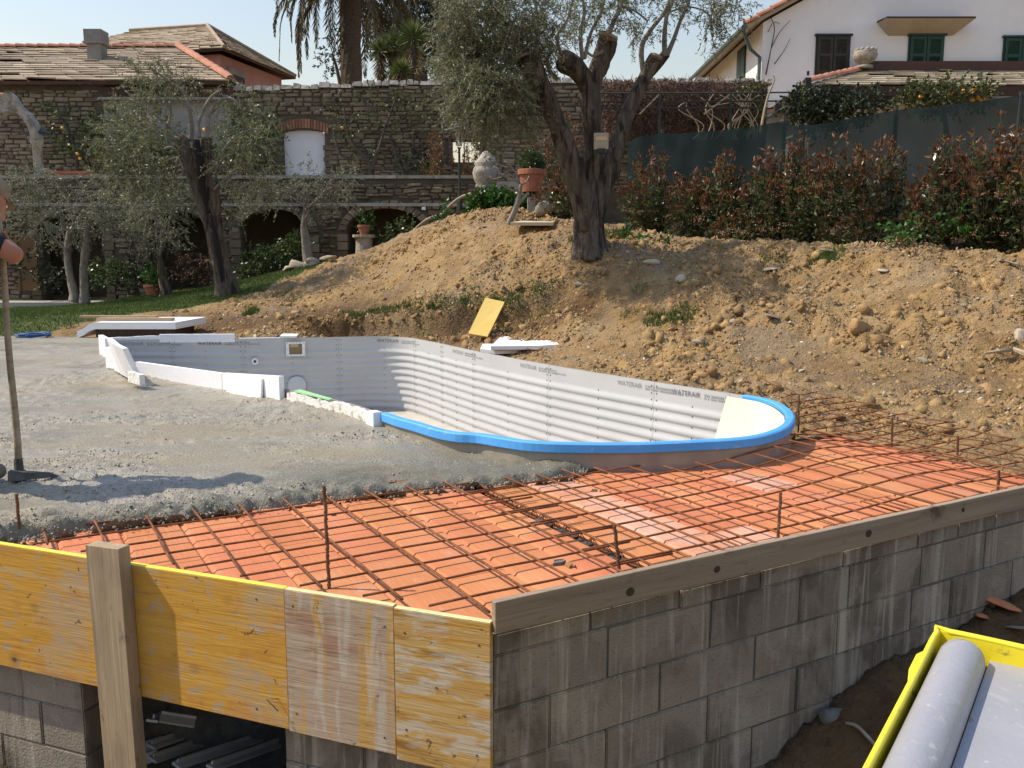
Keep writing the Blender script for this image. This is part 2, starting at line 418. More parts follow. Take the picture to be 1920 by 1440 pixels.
MAT['stone_p'] = M_("walling stone", [(.25, (.12, .095, .064)), (.5, (.18, .145, .098)), (.8, (.26, .215, .155))], scale=2.0, coord='obj', rough=.92, bump=.5, bscale=22, rand=.4, hue=.02)
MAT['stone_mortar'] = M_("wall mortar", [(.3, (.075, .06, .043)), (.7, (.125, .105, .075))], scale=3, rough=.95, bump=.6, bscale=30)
MAT['coping'] = M_("pale coping stone", [(.3, (.23, .21, .175)), (.7, (.38, .355, .31))], scale=5, coord='obj', rough=.9, bump=.5, rand=.22)
MAT['slate'] = M_("stone roof slates", [(.3, (.25, .195, .135)), (.7, (.35, .285, .205))], scale=3, coord='obj', rough=.9, bump=.3, rand=.28, hue=.012, layers=[((.36, .31, .23), 4, .6, .75, .5, (1, 1, 1))])
MAT['terracotta'] = M_("terracotta roof tile", [(.3, (.35, .145, .085)), (.7, (.45, .21, .13))], scale=5, coord='obj', rough=.85, bump=.3, rand=.2)
MAT['pot'] = M_("terracotta pot", [(.3, (.27, .10, .055)), (.7, (.36, .15, .085))], scale=7, rough=.85, bump=.2, layers=[((.52, .40, .32), 8, .6, .75, .5, (1, 1, 1))])
MAT['pink'] = M_("pink render", [(.3, (.38, .20, .195)), (.7, (.44, .25, .24))], scale=2, rough=.9, bump=.2, layers=[((.34, .13, .11), 1.5, .55, .7, .5, (1, 1, .4))])
MAT['white_wall'] = M_("white render", [(.3, (.74, .72, .69)), (.7, (.80, .785, .755))], scale=1.3, rough=.9, bump=.2, bscale=30, layers=[((.60, .58, .53), 1.1, .62, .78, .35, (1.5, 1.5, .3))])
MAT['grey_plaster'] = M_("grey plaster", [(.3, (.21, .20, .175)), (.7, (.31, .30, .27))], scale=2.2, rough=.9, bump=.4, layers=[((.24, .15, .11), 1.6, .58, .72, .6, (1.5, 1.5, .4))])
MAT['shutter_green'] = M_("dark green shutter paint", [(.3, (.013, .045, .032)), (.7, (.02, .06, .045))], scale=6, rough=.5)
MAT['shutter_brown'] = M_("weathered black green shutter paint", [(.3, (.022, .026, .022)), (.7, (.05, .05, .04))], scale=9, rough=.7)
MAT['beige'] = M_("beige soffit", [(.3, (.40, .33, .24)), (.7, (.46, .38, .28))], scale=3, rough=.85)
MAT['gutter'] = M_("green metal gutter", [(.3, (.06, .085, .08)), (.7, (.09, .12, .11))], scale=5, rough=.5, metallic=.3)
MAT['dark_wood'] = M_("dark brown boards", [(.3, (.055, .03, .022)), (.7, (.10, .055, .04))], scale=5, stretch=(5, 5, .4), coord='obj', rough=.8, rand=.25)
MAT['iron'] = M_("dark iron", [(.3, (.018, .024, .02)), (.7, (.035, .04, .035))], scale=12, rough=.6)
MAT['bark'] = M_("olive bark", [(.25, (.04, .03, .022)), (.5, (.105, .083, .062)), (.75, (.20, .165, .13))], scale=9, detail=9, stretch=(1, 1, .22), rough=.97, bump=1.0, bscale=11, bdist=.11, distort=.9, layers=[((.022, .016, .012), 6, .52, .60, .85, (1.6, 1.6, .22)), ((.26, .23, .19), 5, .60, .70, .5, (1.4, 1.4, .3))])
MAT['twig'] = M_("pale twig bark", [(.3, (.16, .14, .115)), (.7, (.28, .25, .21))], scale=10, rough=.9, bump=.4)
MAT['darkbark'] = M_("dark trunk", [(.3, (.05, .04, .03)), (.7, (.12, .10, .08))], scale=8, rough=.95, bump=.8, bdist=.04)
MAT['palmbark'] = M_("palm trunk", [(.3, (.055, .04, .028)), (.7, (.15, .105, .07))], scale=8, stretch=(1, 1, 3), rough=.95, bump=1, bdist=.05)
MAT['olive_leaf'] = leafmat("olive leaves", (.105, .118, .052), (.21, .22, .115), .5, .45, .35)
MAT['olive_leaf2'] = leafmat("grey olive leaves", (.10, .11, .06), (.23, .24, .16), .6, .45, .3)
MAT['photinia'] = leafmat("glossy green leaves", (.045, .068, .02), (.10, .12, .042), .6, .28, .25)
MAT['photinia_red'] = leafmat("red young leaves", (.13, .055, .028), (.19, .10, .042), .6, .35, .3)
MAT['flowerhead'] = leafmat("buff flower heads", (.20, .125, .075), (.27, .18, .11), .3, .8, .1)
MAT['citrus'] = leafmat("citrus leaves", (.04, .07, .02), (.085, .125, .036), .5, .35, .2)
MAT['climber'] = leafmat("climber leaves", (.05, .065, .02), (.11, .125, .04), .5, .5, .2)
MAT['ivy'] = leafmat("ivy leaves", (.025, .075, .012), (.055, .14, .022), .5, .35, .2)
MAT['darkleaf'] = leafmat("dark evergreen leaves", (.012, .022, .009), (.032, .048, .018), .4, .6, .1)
MAT['brown_leaf'] = leafmat("bare brown stems", (.055, .03, .02), (.12, .07, .045), .45, .8, .1)
MAT['palm_leaf'] = leafmat("palm fronds", (.06, .052, .025), (.15, .125, .065), .4, .6, .15)
MAT['yucca'] = leafmat("yucca leaves", (.06, .085, .02), (.17, .20, .06), .4, .5, .2)
MAT['yucca_dead'] = leafmat("dry yucca leaves", (.16, .105, .05), (.26, .18, .09), .4, .8, .1)
MAT['grass'] = leafmat("grass blades", (.05, .085, .014), (.10, .145, .03), .4, .6, .25)
MAT['orange'] = M_("orange fruit", [(0, (.80, .32, .02)), (1, (.85, .40, .03))], rough=.5)
MAT['lemon'] = M_("lemon fruit", [(0, (.75, .42, .05)), (1, (.8, .5, .08))], rough=.5)
MAT['rock'] = M_("pale field stone", [(.25, (.27, .225, .15)), (.5, (.38, .335, .25)), (.8, (.50, .46, .38))], scale=9, coord='obj', rough=.9, bump=.4, rand=.3, hue=.015)
MAT['clod'] = M_("soil clods", [(.3, (.27, .165, .068)), (.7, (.41, .27, .125))], scale=9, rough=.97, bump=.9, bscale=60, island=.16, hue=.008)
MAT['yellow_board'] = M_("yellow board", [(.3, (.72, .50, .12)), (.7, (.78, .57, .18))], scale=3, rough=.7, bump=.2)
MAT['net'] = None
MAT['skin'] = M_("skin", [(.3, (.34, .145, .085)), (.7, (.41, .19, .115))], scale=6, rough=.6)
MAT['navy'] = M_("navy cloth", [(.3, (.012, .014, .022)), (.7, (.022, .026, .038))], scale=20, rough=.9, bump=.3)
MAT['khaki'] = M_("dusty work trousers", [(.3, (.075, .07, .06)), (.7, (.13, .12, .10))], scale=8, rough=.95, bump=.4)
MAT['cap'] = M_("khaki cap cloth", [(.3, (.20, .16, .10)), (.7, (.30, .25, .17))], scale=14, rough=.95, bump=.3)
MAT['boot'] = M_("dusty boot leather", [(.3, (.12, .10, .075)), (.7, (.23, .20, .16))], scale=12, rough=.9, bump=.3)
MAT['handle'] = wood("worn tool handle", (.25, .19, .12), (.34, .27, .18), (.42, .34, .24), gs=5)
MAT['tool_steel'] = M_("cement caked steel", [(.3, (.05, .05, .045)), (.7, (.13, .125, .11))], scale=20, rough=.8, bump=.3)
MAT['yellow_paint'] = M_("yellow machine paint", [(.3, (.78, .62, .02)), (.7, (.82, .67, .03))], scale=8, rough=.4, layers=[((.09, .075, .05), 16, .56, .64, .85, (1, 1, 1))])
MAT['yellow_rim'] = M_("clean yellow rim paint", [(.3, (.78, .66, .03)), (.7, (.83, .71, .05))], scale=8, rough=.4, layers=[((.35, .29, .12), 40, .62, .70, .7, (1, 1, 1))])
MAT['grey_paint'] = M_("grey machine paint", [(.3, (.30, .30, .325)), (.7, (.33, .33, .355))], scale=9, rough=.40, spec=.5, bump=.12, bscale=60, layers=[((.20, .12, .07), 9, .68, .74, .7, (1, 1, 1)), ((.42, .41, .39), 14, .60, .68, .5, (1, 1, 1)), ((.50, .49, .46), 60, .64, .70, .7, (1, 1, 1)), ((.20, .20, .21), 22, .64, .70, .45, (.3, 1.5, 1))])
MAT['blue_hose'] = M_("blue hose", [(0, (.02, .06, .17)), (1, (.04, .12, .3))], rough=.4)
MAT['pvc'] = M_("off white plastic lath", [(.3, (.50, .47, .43)), (.7, (.62, .60, .56))], scale=5, rough=.6)
MAT['brick'] = M_("red brick", [(.3, (.22, .10, .065)), (.7, (.32, .16, .10))], scale=6, coord='obj', rough=.9, bump=.3, rand=.3)
MAT['niche_white'] = M_("white shutter paint", [(.3, (.66, .66, .68)), (.7, (.72, .72, .74))], scale=3, rough=.8)
MAT['carved'] = M_("carved pale stone", [(.3, (.27, .24, .19)), (.7, (.40, .36, .30))], scale=6, rough=.9, bump=.8, bscale=25, layers=[((.13, .115, .09), 6, .50, .66, .85, (1, 1, 1))])
MAT['glass'] = M_("lamp glass", [(0, (.5, .5, .48)), (1, (.55, .55, .52))], rough=.1, trans=.5)
MAT['path'] = M_("pale paving", [(.3, (.30, .28, .25)), (.7, (.40, .38, .34))], scale=6, rough=.9)
# ================================================================== GROUND
CP = []
def cp(px, py, Y): CP.append(tuple(at(px, py, Y)))
def cz(px, py, z): CP.append(tuple(atz(px, py, z)))
def cxyz(*p): CP.append(p)
for u_, z_ in ((1.41, -.88), (1.8, -.70), (2.3, -.62), (3.1, -.52), (4.2, -.34), (5.4, -.22)):
    q = dk(u_, -.12); cxyz(q.x, q.y, z_)
    q = dk(u_ + .3, -1.0); cxyz(q.x, q.y, z_ - .12)
for p in ((0, 0, -.55), (-2, 1, -.9), (0, 2.1, -1.1), (.9, 2.2, -1.0), (-1.2, 2.6, -1.1), (-3, 3, -1.), (2.2, 2.4, -.75), (4.2, 3, -.55), (6.5, 2.5, -.4), (-5, 2, -.9), (-7, -1, -.8), (6, -4, -.6), (0, -5, -.6),
          (3.6, 5.7, -.14), (2.75, 7.0, -.1), (4.6, 6.0, -.12), (6.3, 6.6, -.02), (7.5, 5.5, -.1), (9, 7, .2)):
    cxyz(*p)
for px, py, z in ((900, 641, .14), (1050, 682, .1), (1200, 706, .08), (1350, 726, .05), (1500, 747, .02), (1700, 797, -.03), (1900, 852, -.06), (640, 628, .15), (760, 630, .15)):
    cz(px, py, z)
for px, py, Y in ((1920, 489, 10.9), (1750, 470, 11.3), (1600, 466, 11.7), (1450, 464, 12.1), (1300, 469, 12.5), (1200, 466, 12.9), (1100, 466, 12.5), (1010, 432, 13.9), (940, 400, 14.9), (1000, 402, 15.2), (880, 408, 15.3), (800, 432, 15.9),
                  (730, 458, 16.4), (640, 494, 17.1), (560, 513, 17.6),
                  (700, 586, 13.2), (800, 573, 12.8), (900, 560, 12.5), (1030, 556, 12.2), (860, 500, 13.5), (980, 480, 13.1), (760, 520, 14.2),
                  (1250, 600, 10.6), (1420, 600, 10.2), (1600, 600, 9.8), (1800, 620, 9.3), (1150, 560, 11.5), (1500, 530, 11.2), (1700, 690, 8.75), (1500, 680, 9.1), (1300, 660, 9.75), (1900, 560, 9.9), (1900, 720, 8.2),
                  (1180, 444, 16), (1400, 458, 14.2), (1600, 468, 12.9), (1920, 492, 11.5),
                  (0, 600, 14), (60, 604, 13.6), (130, 602, 13.5), (250, 578, 15.5), (425, 553, 16.5), (540, 506, 19.5), (330, 562, 17), (100, 574, 20), (300, 552, 20), (450, 530, 20), (640, 493, 20.3),
                  (400, 606, 13.6), (520, 590, 13.8), (430, 624, 12.8), (560, 622, 12.4), (600, 560, 14.6), (680, 520, 15.6)):
    cp(px, py, Y)
for p in ((-7, 12.8, .06), (-10, 13, .05), (-10, 17, .2), (-11, 20, .2), (-5, 12.7, .08), (9, 12, 1.5), (10, 16, 1.9), (6, 18, 1.9), (3, 20, 1.9), (0, 20, 1.9), (0, 24, 1.9), (-3, 24, 1.2), (-8, 24, .5), (8, 24, 2.1),
          (-12, 6, -.1), (-12, 0, -.5), (14, 8, .9), (14, 0, .1), (14, 24, 2.2), (-14, 24, .4)):
    cxyz(*p)
CPa = np.array(CP)
def _U(r2): return np.where(r2 > 1e-9, .5 * r2 * np.log(np.maximum(r2, 1e-9)), 0)
def _fit():
    P = CPa[:, :2]; n = len(P)
    K = _U(((P[:, None] - P[None]) ** 2).sum(-1)) + np.eye(n) * .05
    A = np.zeros((n + 3, n + 3)); A[:n, :n] = K; A[:n, n] = 1; A[:n, n + 1:] = P; A[n, :n] = 1; A[n + 1:, :n] = P.T
    return np.linalg.solve(A, np.concatenate([CPa[:, 2], np.zeros(3)]))
_w = _fit()
def base_h(x, y):
    x = np.atleast_1d(np.asarray(x, float)); y = np.atleast_1d(np.asarray(y, float))
    sh = x.shape; xf = np.clip(x.ravel(), -14, 14); yf = np.clip(y.ravel(), -5, 24); o = np.empty(len(xf))
    for i in range(0, len(xf), 40000):
        r2 = (xf[i:i + 40000, None] - CPa[None, :, 0]) ** 2 + (yf[i:i + 40000, None] - CPa[None, :, 1]) ** 2
        o[i:i + 40000] = _U(r2) @ _w[:-3] + _w[-3] + xf[i:i + 40000] * _w[-2] + yf[i:i + 40000] * _w[-1]
    return o.reshape(sh)

# outline of the pool rim, one point after another
RIM_Z = 0.17
RIM_PX = [(1395, 742), (1440, 752), (1468, 766), (1480, 783), (1468, 801), (1430, 815), (1380, 822), (1300, 826), (1200, 830), (1100, 831), (1000, 829), (940, 821), (900, 813), (860, 810), (820, 804), (780, 794), (750, 786), (722, 776),
          (660, 757), (600, 743), (545, 731), (480, 716), (420, 704), (340, 694), (275, 685), (232, 670), (203, 655), (190, 645), (200, 638.5), (240, 637), (330, 636.5), (440, 636), (540, 634), (640, 632), (700, 631), (757, 632.5), (800, 639), (900, 660), (1040, 686), (1240, 718)]
RIM = catmull([atz(x, y, RIM_Z) for x, y in RIM_PX], closed=True, step=.05)
_rim_a = np.array([(p.x, p.y) for p in RIM])
def seg_dist(x, y, poly, closed=True):
    d = np.full(x.shape, 1e9); n = len(poly)
    for i in range(n if closed else n - 1):
        a = poly[i]; b = poly[(i + 1) % n]; ab = b - a; L = ab @ ab + 1e-12
        t = np.clip(((x - a[0]) * ab[0] + (y - a[1]) * ab[1]) / L, 0, 1)
        d = np.minimum(d, (x - a[0] - t * ab[0]) ** 2 + (y - a[1] - t * ab[1]) ** 2)
    return np.sqrt(d)
def inside(x, y, poly):
    r = np.zeros(x.shape, bool); n = len(poly)
    for i in range(n):
        x0, y0 = poly[i]; x1, y1 = poly[(i + 1) % n]
        c = ((y0 > y) != (y1 > y))
        with np.errstate(divide='ignore', invalid='ignore'):
            r ^= c & (x < (x1 - x0) * (y - y0) / (y1 - y0 + 1e-15) + x0)
    return r
rim_coarse = _rim_a[::4]
def xy(p): return np.array((p.x, p.y))
# footprint of everything that stands in the excavation
FOOT = [xy(dk(-.02, .05)), xy(dk(3.95, .05)), xy(dk(3.95, 2.05)), np.array((2.2, 7.05)), np.array((1.5, 7.85)), np.array((-.2, 10.35)), np.array((-1.25, 12.2)), np.array((-3.6, 12.0)), np.array((-5.5, 12.35)), np.array((-9.2, 12.6)), np.array((-9.2, 6.2)), xy(fr(2.6, -.02))]
FOOT = [np.array(p) for p in FOOT]

LAWN = [atz(-200, 640, .05), at(-200, 560, 20.4), at(640, 470, 20.4), at(600, 512, 17.5), at(545, 520, 17.2), at(480, 545, 16.0), at(400, 562, 15.2), at(330, 580, 14.5), at(250, 590, 14.2), at(170, 603, 13.5), at(90, 625, 12.9)]
LAWN = [xy(p) for p in LAWN]

def ground_h(x, y, detail=True):
    x = np.asarray(x, float); y = np.asarray(y, float)
    h = base_h(x, y)
    far = smooth(14, 40, np.maximum(np.abs(x), y * .6))
    if detail:
        ln = inside(x, y, LAWN); dl = seg_dist(x, y, LAWN)
        lawn = np.where(ln, smooth(0, .35, dl), 0)
        dirt = (1 - lawn)
        big = fbm(x * 1.3, y * 1.3, 3, 5) - .5
        mid = fbm(x * 4.5, y * 4.5, 4, 9)
        rid = 1 - np.abs(2 * fbm(x * 7, y * 7, 3, 21) - 1)
        fine = fbm(x * 22, y * 22, 3, 33) - .5
        loose = smooth(.40, .62, fbm(x * .9 + 3, y * .9, 3, 40))
        h = h + dirt * (.16 * big + (.07 + (.12 + .10 * smooth(1.5, 4, x)) * loose) * (mid - .5) + .06 * (rid - .75) * (.5 + loose) + (.045 + .03 * loose) * fine) + lawn * (.03 * big + .008 * fine)
        # turf edge broken off above the pool: a small cliff
        tx = np.interp(x, [-3.2, -2.2, -1.2, -.4, .6], [13.05, 12.95, 12.55, 12.35, 12.1])
        cl = np.where((x > -3.4) & (x < 1.0), 1, 0) * smooth(-3.4, -2.6, x) * (1 - smooth(.3, 1.0, x))
        wob = .22 * (fbm(x * 2.2, y * 0 + 4, 3, 61) - .5)
        d = y - tx - wob
        h = h - cl * .30 * np.exp(-np.maximum(-d, 0) / .40) * (1 - smooth(-.05, .05, d)) + cl * .05 * np.exp(-(d / .12) ** 2) * (d > 0)
    h = np.where(np.maximum(np.abs(x), y * .6) > 14, h * (1 - far) + (1.6 + 0 * x) * far, h)
    # the excavation under deck and pool
    ins = inside(x, y, FOOT); dd = seg_dist(x, y, FOOT)
    h = np.where(ins, np.minimum(h, -.06) * 1.0 - 1.35 * smooth(.0, .12, dd), h)
    return h
def gh(x, y):
    return float(ground_h(np.array([x]), np.array([y]))[0])

def axis(parts):
    o = []
    for a, b, s in parts:
        n = max(1, int(round((b - a) / s))); o += list(np.linspace(a, b, n, endpoint=False))
    o.append(parts[-1][1]); return np.array(o)
gx = axis([(-300, -60, 40), (-60, -14, 4), (-14, -8, .35), (-8, -5.2, .09), (-5.2, 7.6, .034), (7.6, 14, .3), (14, 60, 4), (60, 300, 40)])
gy = axis([(-300, -30, 40), (-30, -4, 4), (-4, 2.2, .25), (2.2, 5.2, .05), (5.2, 14.6, .032), (14.6, 18, .07), (18, 24, .25), (24, 60, 3), (60, 500, 40)])
X, Y = np.meshgrid(gx, gy)
Z = ground_h(X, Y)
V = np.stack([X, Y, Z], -1).reshape(-1, 3)
nx, ny = len(gx), len(gy)
I = (np.arange(ny - 1)[:, None] * nx + np.arange(nx - 1)[None]).ravel()
me = np_mesh("ground", V, np.stack([I, I + 1, I + nx + 1, I + nx], -1), smooth=False)
me.polygons.foreach_set("use_smooth", np.ones(len(me.polygons), bool))
lm = np.where(inside(X, Y, LAWN), smooth(-.02, .25, seg_dist(X, Y, LAWN) + .25 * (fbm(X * 3, Y * 3, 3, 77) - .5)), 0)
me.attributes.new("lawn", 'FLOAT', 'POINT').data.foreach_set("value", lm.astype(np.float32).ravel())
# where the soil colour is darkened (fresh bank, the left heap, the trench)
def band(px0, py0, Y0, px1, py1, Y1, w):
    a = at(px0, py0, Y0); b = at(px1, py1, Y1)
    return np.exp(-(seg_dist(X, Y, [xy(a), xy(b)], closed=False) / w) ** 2)
dark_soil = 1.1 * band(600, 612, 12.5, 870, 598, 12.2, .32) + 1.1 * band(330, 605, 13.4, 640, 590, 13.4, .75) + 1.0 * band(870, 592, 12.2, 1080, 585, 11.8, .32) + .45 * band(1500, 700, 8.9, 1900, 760, 8.0, .5) + .5 * band(1040, 570, 11.8, 1250, 600, 10.8, .25)
dark_soil = dark_soil + np.where((Y < 5.3), 1.0, 0) * smooth(5.6, 4.6, Y)
dark_soil = np.clip(dark_soil + .5 * (fbm(X * 2.5, Y * 2.5, 4, 91) - .5), 0, 1)
me.attributes.new("dark_soil", 'FLOAT', 'POINT').data.foreach_set("value", dark_soil.astype(np.float32).ravel())

def ground_mat():
    m, b = mat("soil and lawn", [(.25, (.205, .122, .048)), (.5, (.32, .208, .092)), (.75, (.43, .30, .15))], scale=2.2, detail=10, rough=.98, bump=1.0, bscale=30, bdist=.05,
               layers=[((.27, .20, .125), .9, .48, .62, .75, (1, 1, 1)), ((.42, .26, .09), 1.7, .54, .66, .6, (1, 1, 1)), ((.16, .10, .045), 6, .54, .66, .6, (1, 1, 1)), ((.13, .08, .038), 22, .60, .68, .6, (1, 1, 1)), ((.44, .37, .26), 34, .62, .69, .6, (1, 1, 1))])
    nt = m.node_tree; N = nt.nodes; L = nt.links
    col = [l for l in L if l.to_socket == b.inputs["Base Color"]][0].from_socket
    ad = N.new("ShaderNodeAttribute"); ad.attribute_name = "dark_soil"
    mx = N.new("ShaderNodeMix"); mx.data_type = 'RGBA'; mx.blend_type = 'MULTIPLY'
    L.new(ad.outputs["Fac"], mx.inputs[0]); L.new(col, mx.inputs[6]); mx.inputs[7].default_value = (.42, .37, .33, 1)
    al = N.new("ShaderNodeAttribute"); al.attribute_name = "lawn"
    g = N.new("ShaderNodeNewGeometry"); n = N.new("ShaderNodeTexNoise"); n.inputs["Scale"].default_value = 3; n.inputs["Detail"].default_value = 6
    L.new(g.outputs["Position"], n.inputs["Vector"])
    r = _ramp(nt, [(.3, (.045, .07, .012)), (.5, (.075, .105, .022)), (.7, (.13, .13, .045))]); L.new(n.outputs["Fac"], r.inputs[0])
    m2 = N.new("ShaderNodeMix"); m2.data_type = 'RGBA'; L.new(al.outputs["Fac"], m2.inputs[0]); L.new(mx.outputs[2], m2.inputs[6]); L.new(r.outputs[0], m2.inputs[7])
    L.new(m2.outputs[2], b.inputs["Base Color"])
    return m
GROUND = link("ground", me, ground_mat(), kind="structure")

# ------------------------------------------------------------------ soil clods, pebbles and field stones
IV, IF = ico(1)
IV3, IF3 = ico(2)
def lump(seed, flat=1.0, amp=.35, fine=False):
    r = np.random.default_rng(seed); B_ = IV3 if fine else IV; q = B_ * (1 + r.uniform(-amp, amp, (len(B_), 1)) * (.35 if fine else 1))
    for _ in range(5):
        n_ = r.normal(size=3); n_ /= np.linalg.norm(n_); d_ = q @ n_ - r.uniform(.35, .65); q = q - np.maximum(d_, 0)[:, None] * n_
    q = q * np.array([1, r.uniform(.6, 1), flat]); return q
def dirt_points(n, px0=200, px1=1960, py0=395, py1=860, extra=None):
    """points spread over the visible earth, by ground position"""
    outp = []
    while sum(len(o) for o in outp) < n:
        x = rng.uniform(-5.5, 7.4, n * 3); y = rng.uniform(6.3, 16.5, n * 3)
        keep = ~inside(x, y, FOOT) & ~inside(x, y, LAWN) & (x / y < .60) & (y < 17 - .4 * np.abs(x))
        keep &= ~((x > 1.2) & (y > 16.5 - .47 * x * 1.9))
        keep &= rng.uniform(0, 1, n * 3) < (.25 + 1.2 * smooth(.42, .62, fbm(x * .9 + 3, y * .9, 3, 40)))
        outp.append(np.stack([x[keep], y[keep]], -1))
    p = np.concatenate(outp)[:n]
    return p[:, 0], p[:, 1]
n = 17000
x, y = dirt_points(n)
z = ground_h(x, y)
sz = np.minimum(.015 * (1 + rng.pareto(2.5, n)), .10)
mats = rand_rot(n) * (sz * rng.uniform(.8, 1.2, n))[:, None, None]
allV, allF, off = [], [], 0
for k in range(6):
    s = slice(k * n // 6, (k + 1) * n // 6)
    v_, f_ = scatter(lump(k, .75, .5), IF, mats[s], np.stack([x[s], y[s], z[s] - sz[s] * .12], -1))
    allV.append(v_); allF.append(f_ + off); off += len(v_)
link("soil_clods", np_mesh("soil_clods", np.concatenate(allV), np.concatenate(allF)), MAT['clod'], kind="stuff")
n = 2600
x, y = dirt_points(n); z = ground_h(x, y); sz = np.minimum(.012 * (1 + rng.pareto(3.0, n)), .04)
v_, f_ = scatter(lump(31, .45, .3), IF, rand_rot(n) * sz[:, None, None], np.stack([x, y, z + sz * .3], -1))
pm = M_("pale grit", [(.3, (.32, .265, .18)), (.7, (.50, .45, .35))], scale=30, rough=.9, island=.4)
link("gravel", np_mesh("gravel", v_, f_), pm, kind="stuff")
rock_me = []
for k in range(9):
    q = lump(100 + k, [.35, .5, .25, .7, .4, .6, .3, .45, .8][k], .3, True)
    m_ = np_mesh("field_stone", q, IF3); m_.materials.append(MAT['rock']); rock_me.append(m_)
x, y = dirt_points(150); z = ground_h(x, y)
for i in range(150):
    s = min(.022 * (1 + rng.pareto(2.8)), .085)
    o = bpy.data.objects.new("field_stone", rock_me[i % 9]); C.objects.link(o)
    o.location = (x[i], y[i], z[i] + s * .15)
    o.rotation_euler = (rng.uniform(-.6, .9), rng.uniform(-.5, .5), rng.uniform(0, 6.3)); o.scale = (s, s * .8, s)
    tag(o, "small pale stone lying loose on the slope of the earth mound", "stone", "loose stones on the earth mound")
def stone_at(px, py, Y, s, label, flat=(1, .8, .6), rot=(0, 0, 0), k=0, m=None, dz=0.0):
    p = at(px, py, Y)
    # slide along the sight line to the ground
    for t in np.linspace(Y - 2.5, Y + 2.5, 200):
        q = at(px, py, t)
        if q.z <= gh(q.x, q.y): p = q; break
    me_ = rock_me[k].copy(); 
    if m: me_.materials.clear(); me_.materials.append(m)
    o = bpy.data.objects.new("boulder", me_); C.objects.link(o)
    o.location = (p.x, p.y, gh(p.x, p.y) + s * flat[2] * .3 + dz); o.rotation_euler = rot; o.scale = (s * flat[0], s * flat[1], s * flat[2])
    return tag(o, label, "stone")
stone_at(1612, 625, 9.4, .17, "brown boulder half buried in the middle of the right slope", (1, .8, 1), (.3, .2, .4), 3, MAT['clod'])
stone_at(1450, 598, 10.0, .12, "pale flat stone lying alone above the brown boulder's left", (1.2, .8, .5), (.3, .2, .6), 0)
stone_at(1225, 512 - 15, 11.8, .13, "pale grey flat stone on the slope right below the big olive tree", (1.2, .7, .6), (.4, 0, .2), 5)
stone_at(1275, 535, 11.2, .14, "upright pale stone slab sticking out of the slope", (.5, .4, 1.3), (.2, .5, .2), 1)
stone_at(1900, 500, 10.8, .15, "grey stone slab on the crest of the mound below the hedge", (1.3, .6, .5), (.1, .3, -.3), 2)
stone_at(1450, 505, 11.8, .15, "tilted grey flagstone fragment near the crest of the mound", (1.4, .8, .35), (.2, -.2, .2), 2)
stone_at(1555, 515 - 40, 11.9, .12, "long pale stone lying on the mound crest beside a grass tuft", (1.3, .7, .5), (.2, .1, .1), 4)
stone_at(1655, 512, 11.2, .10, "white stone chip in the upper right slope", (1.2, .8, .5), (.3, 0, .3), 6)
stone_at(1916, 640, 9.2, .14, "white rounded stone at the right end of the broken branch", (.8, .8, 1.2), (0, .1, 0), 3)
stone_at(1310, 650, 9.9, .09, "beige squarish stone at the foot of the slope near the white foam", (1, .5, 1), (.2, .2, 0), 7)
for i, (px, py, s) in enumerate(((560, 502, .28), (592, 497, .26), (538, 508, .22), (615, 489, .2), (580, 488, .22))):
    stone_at(px, py, 18.6, s, ("large rounded pale boulder in the rock pile behind the lawn", "grey boulder on the right of the rock pile behind the lawn", "flat grey rock at the left end of the rock pile behind the lawn",
                               "small rock at the right end of the rock pile behind the lawn", "dark rock on top of the rock pile behind the lawn")[i], (1, .8, .75), (0, .1, i), (3, 5, 0, 4, 7)[i])
stone_at(1020, 404, 15.1, .22, "white chalky boulder on the mound crest left of the big olive", (.8, .8, 1), (0, 0, .4), 8)
stone_at(1565, 1338, 3.9, .09, "grey stone in the shaded trench by the block wall", (1.2, .8, .7), (0, 0, .4), 3, MAT['mortar'], -.03)

# ------------------------------------------------------------------ grass
def blades(cx, cy, n, r, h, w=.006, zf=None):
    a = rng.uniform(0, 2 * np.pi, n); d = r * np.sqrt(rng.uniform(0, 1, n))
    x = cx + np.cos(a) * d; y = cy + np.sin(a) * d
    return blades_xy(x, y, h, w)
def blades_xy(x, y, h, w):
    n = len(x); z = ground_h(x, y)
    a = rng.uniform(0, 2 * np.pi, n); hh = h * rng.uniform(.5, 1.2, n); ln = rng.uniform(.1, .8, n) * hh; b = rng.uniform(0, 6.28, n)
    dx, dy = np.cos(a) * w, np.sin(a) * w
    base = np.stack([x, y, z - .01], -1)
    V = np.stack([base + np.stack([-dx, -dy, 0 * x], -1), base + np.stack([dx, dy, 0 * x], -1), base + np.stack([np.cos(b) * ln, np.sin(b) * ln, hh], -1)], 1)
    return V.reshape(-1, 3), (np.arange(n)[:, None] * 3 + np.arange(3)[None])
x = rng.uniform(-10.5, -2, 140000); y = rng.uniform(12.8, 20.3, 140000)
k = inside(x, y, LAWN) & (seg_dist(x, y, LAWN) > .15 * rng.uniform(0, 1, 140000))
x, y = x[k][:60000], y[k][:60000]
v_, f_ = blades_xy(x, y, .05, .008)
link("lawn_grass", np_mesh("lawn_grass", v_, f_), MAT['grass'], kind="stuff")
def tuft(pts, n, r, h, label):
    VV, FF, o = [], [], 0; c = None
    for px, py, Y in pts:
        p = at(px, py, Y)
        for t in np.linspace(Y - 2, Y + 2, 120):
            q = at(px, py, t)
            if q.z <= gh(q.x, q.y): p = q; break
        c = c or p
        v_, f_ = blades(p.x, p.y, n, r, h); VV.append(v_); FF.append(f_ + o); o += len(v_)
    ob = link("grass_tuft", np_mesh("grass_tuft", np.concatenate(VV) - np.array(c), np.concatenate(FF)), MAT['grass'])
    ob.location = c
    return tag(ob, label, "grass")
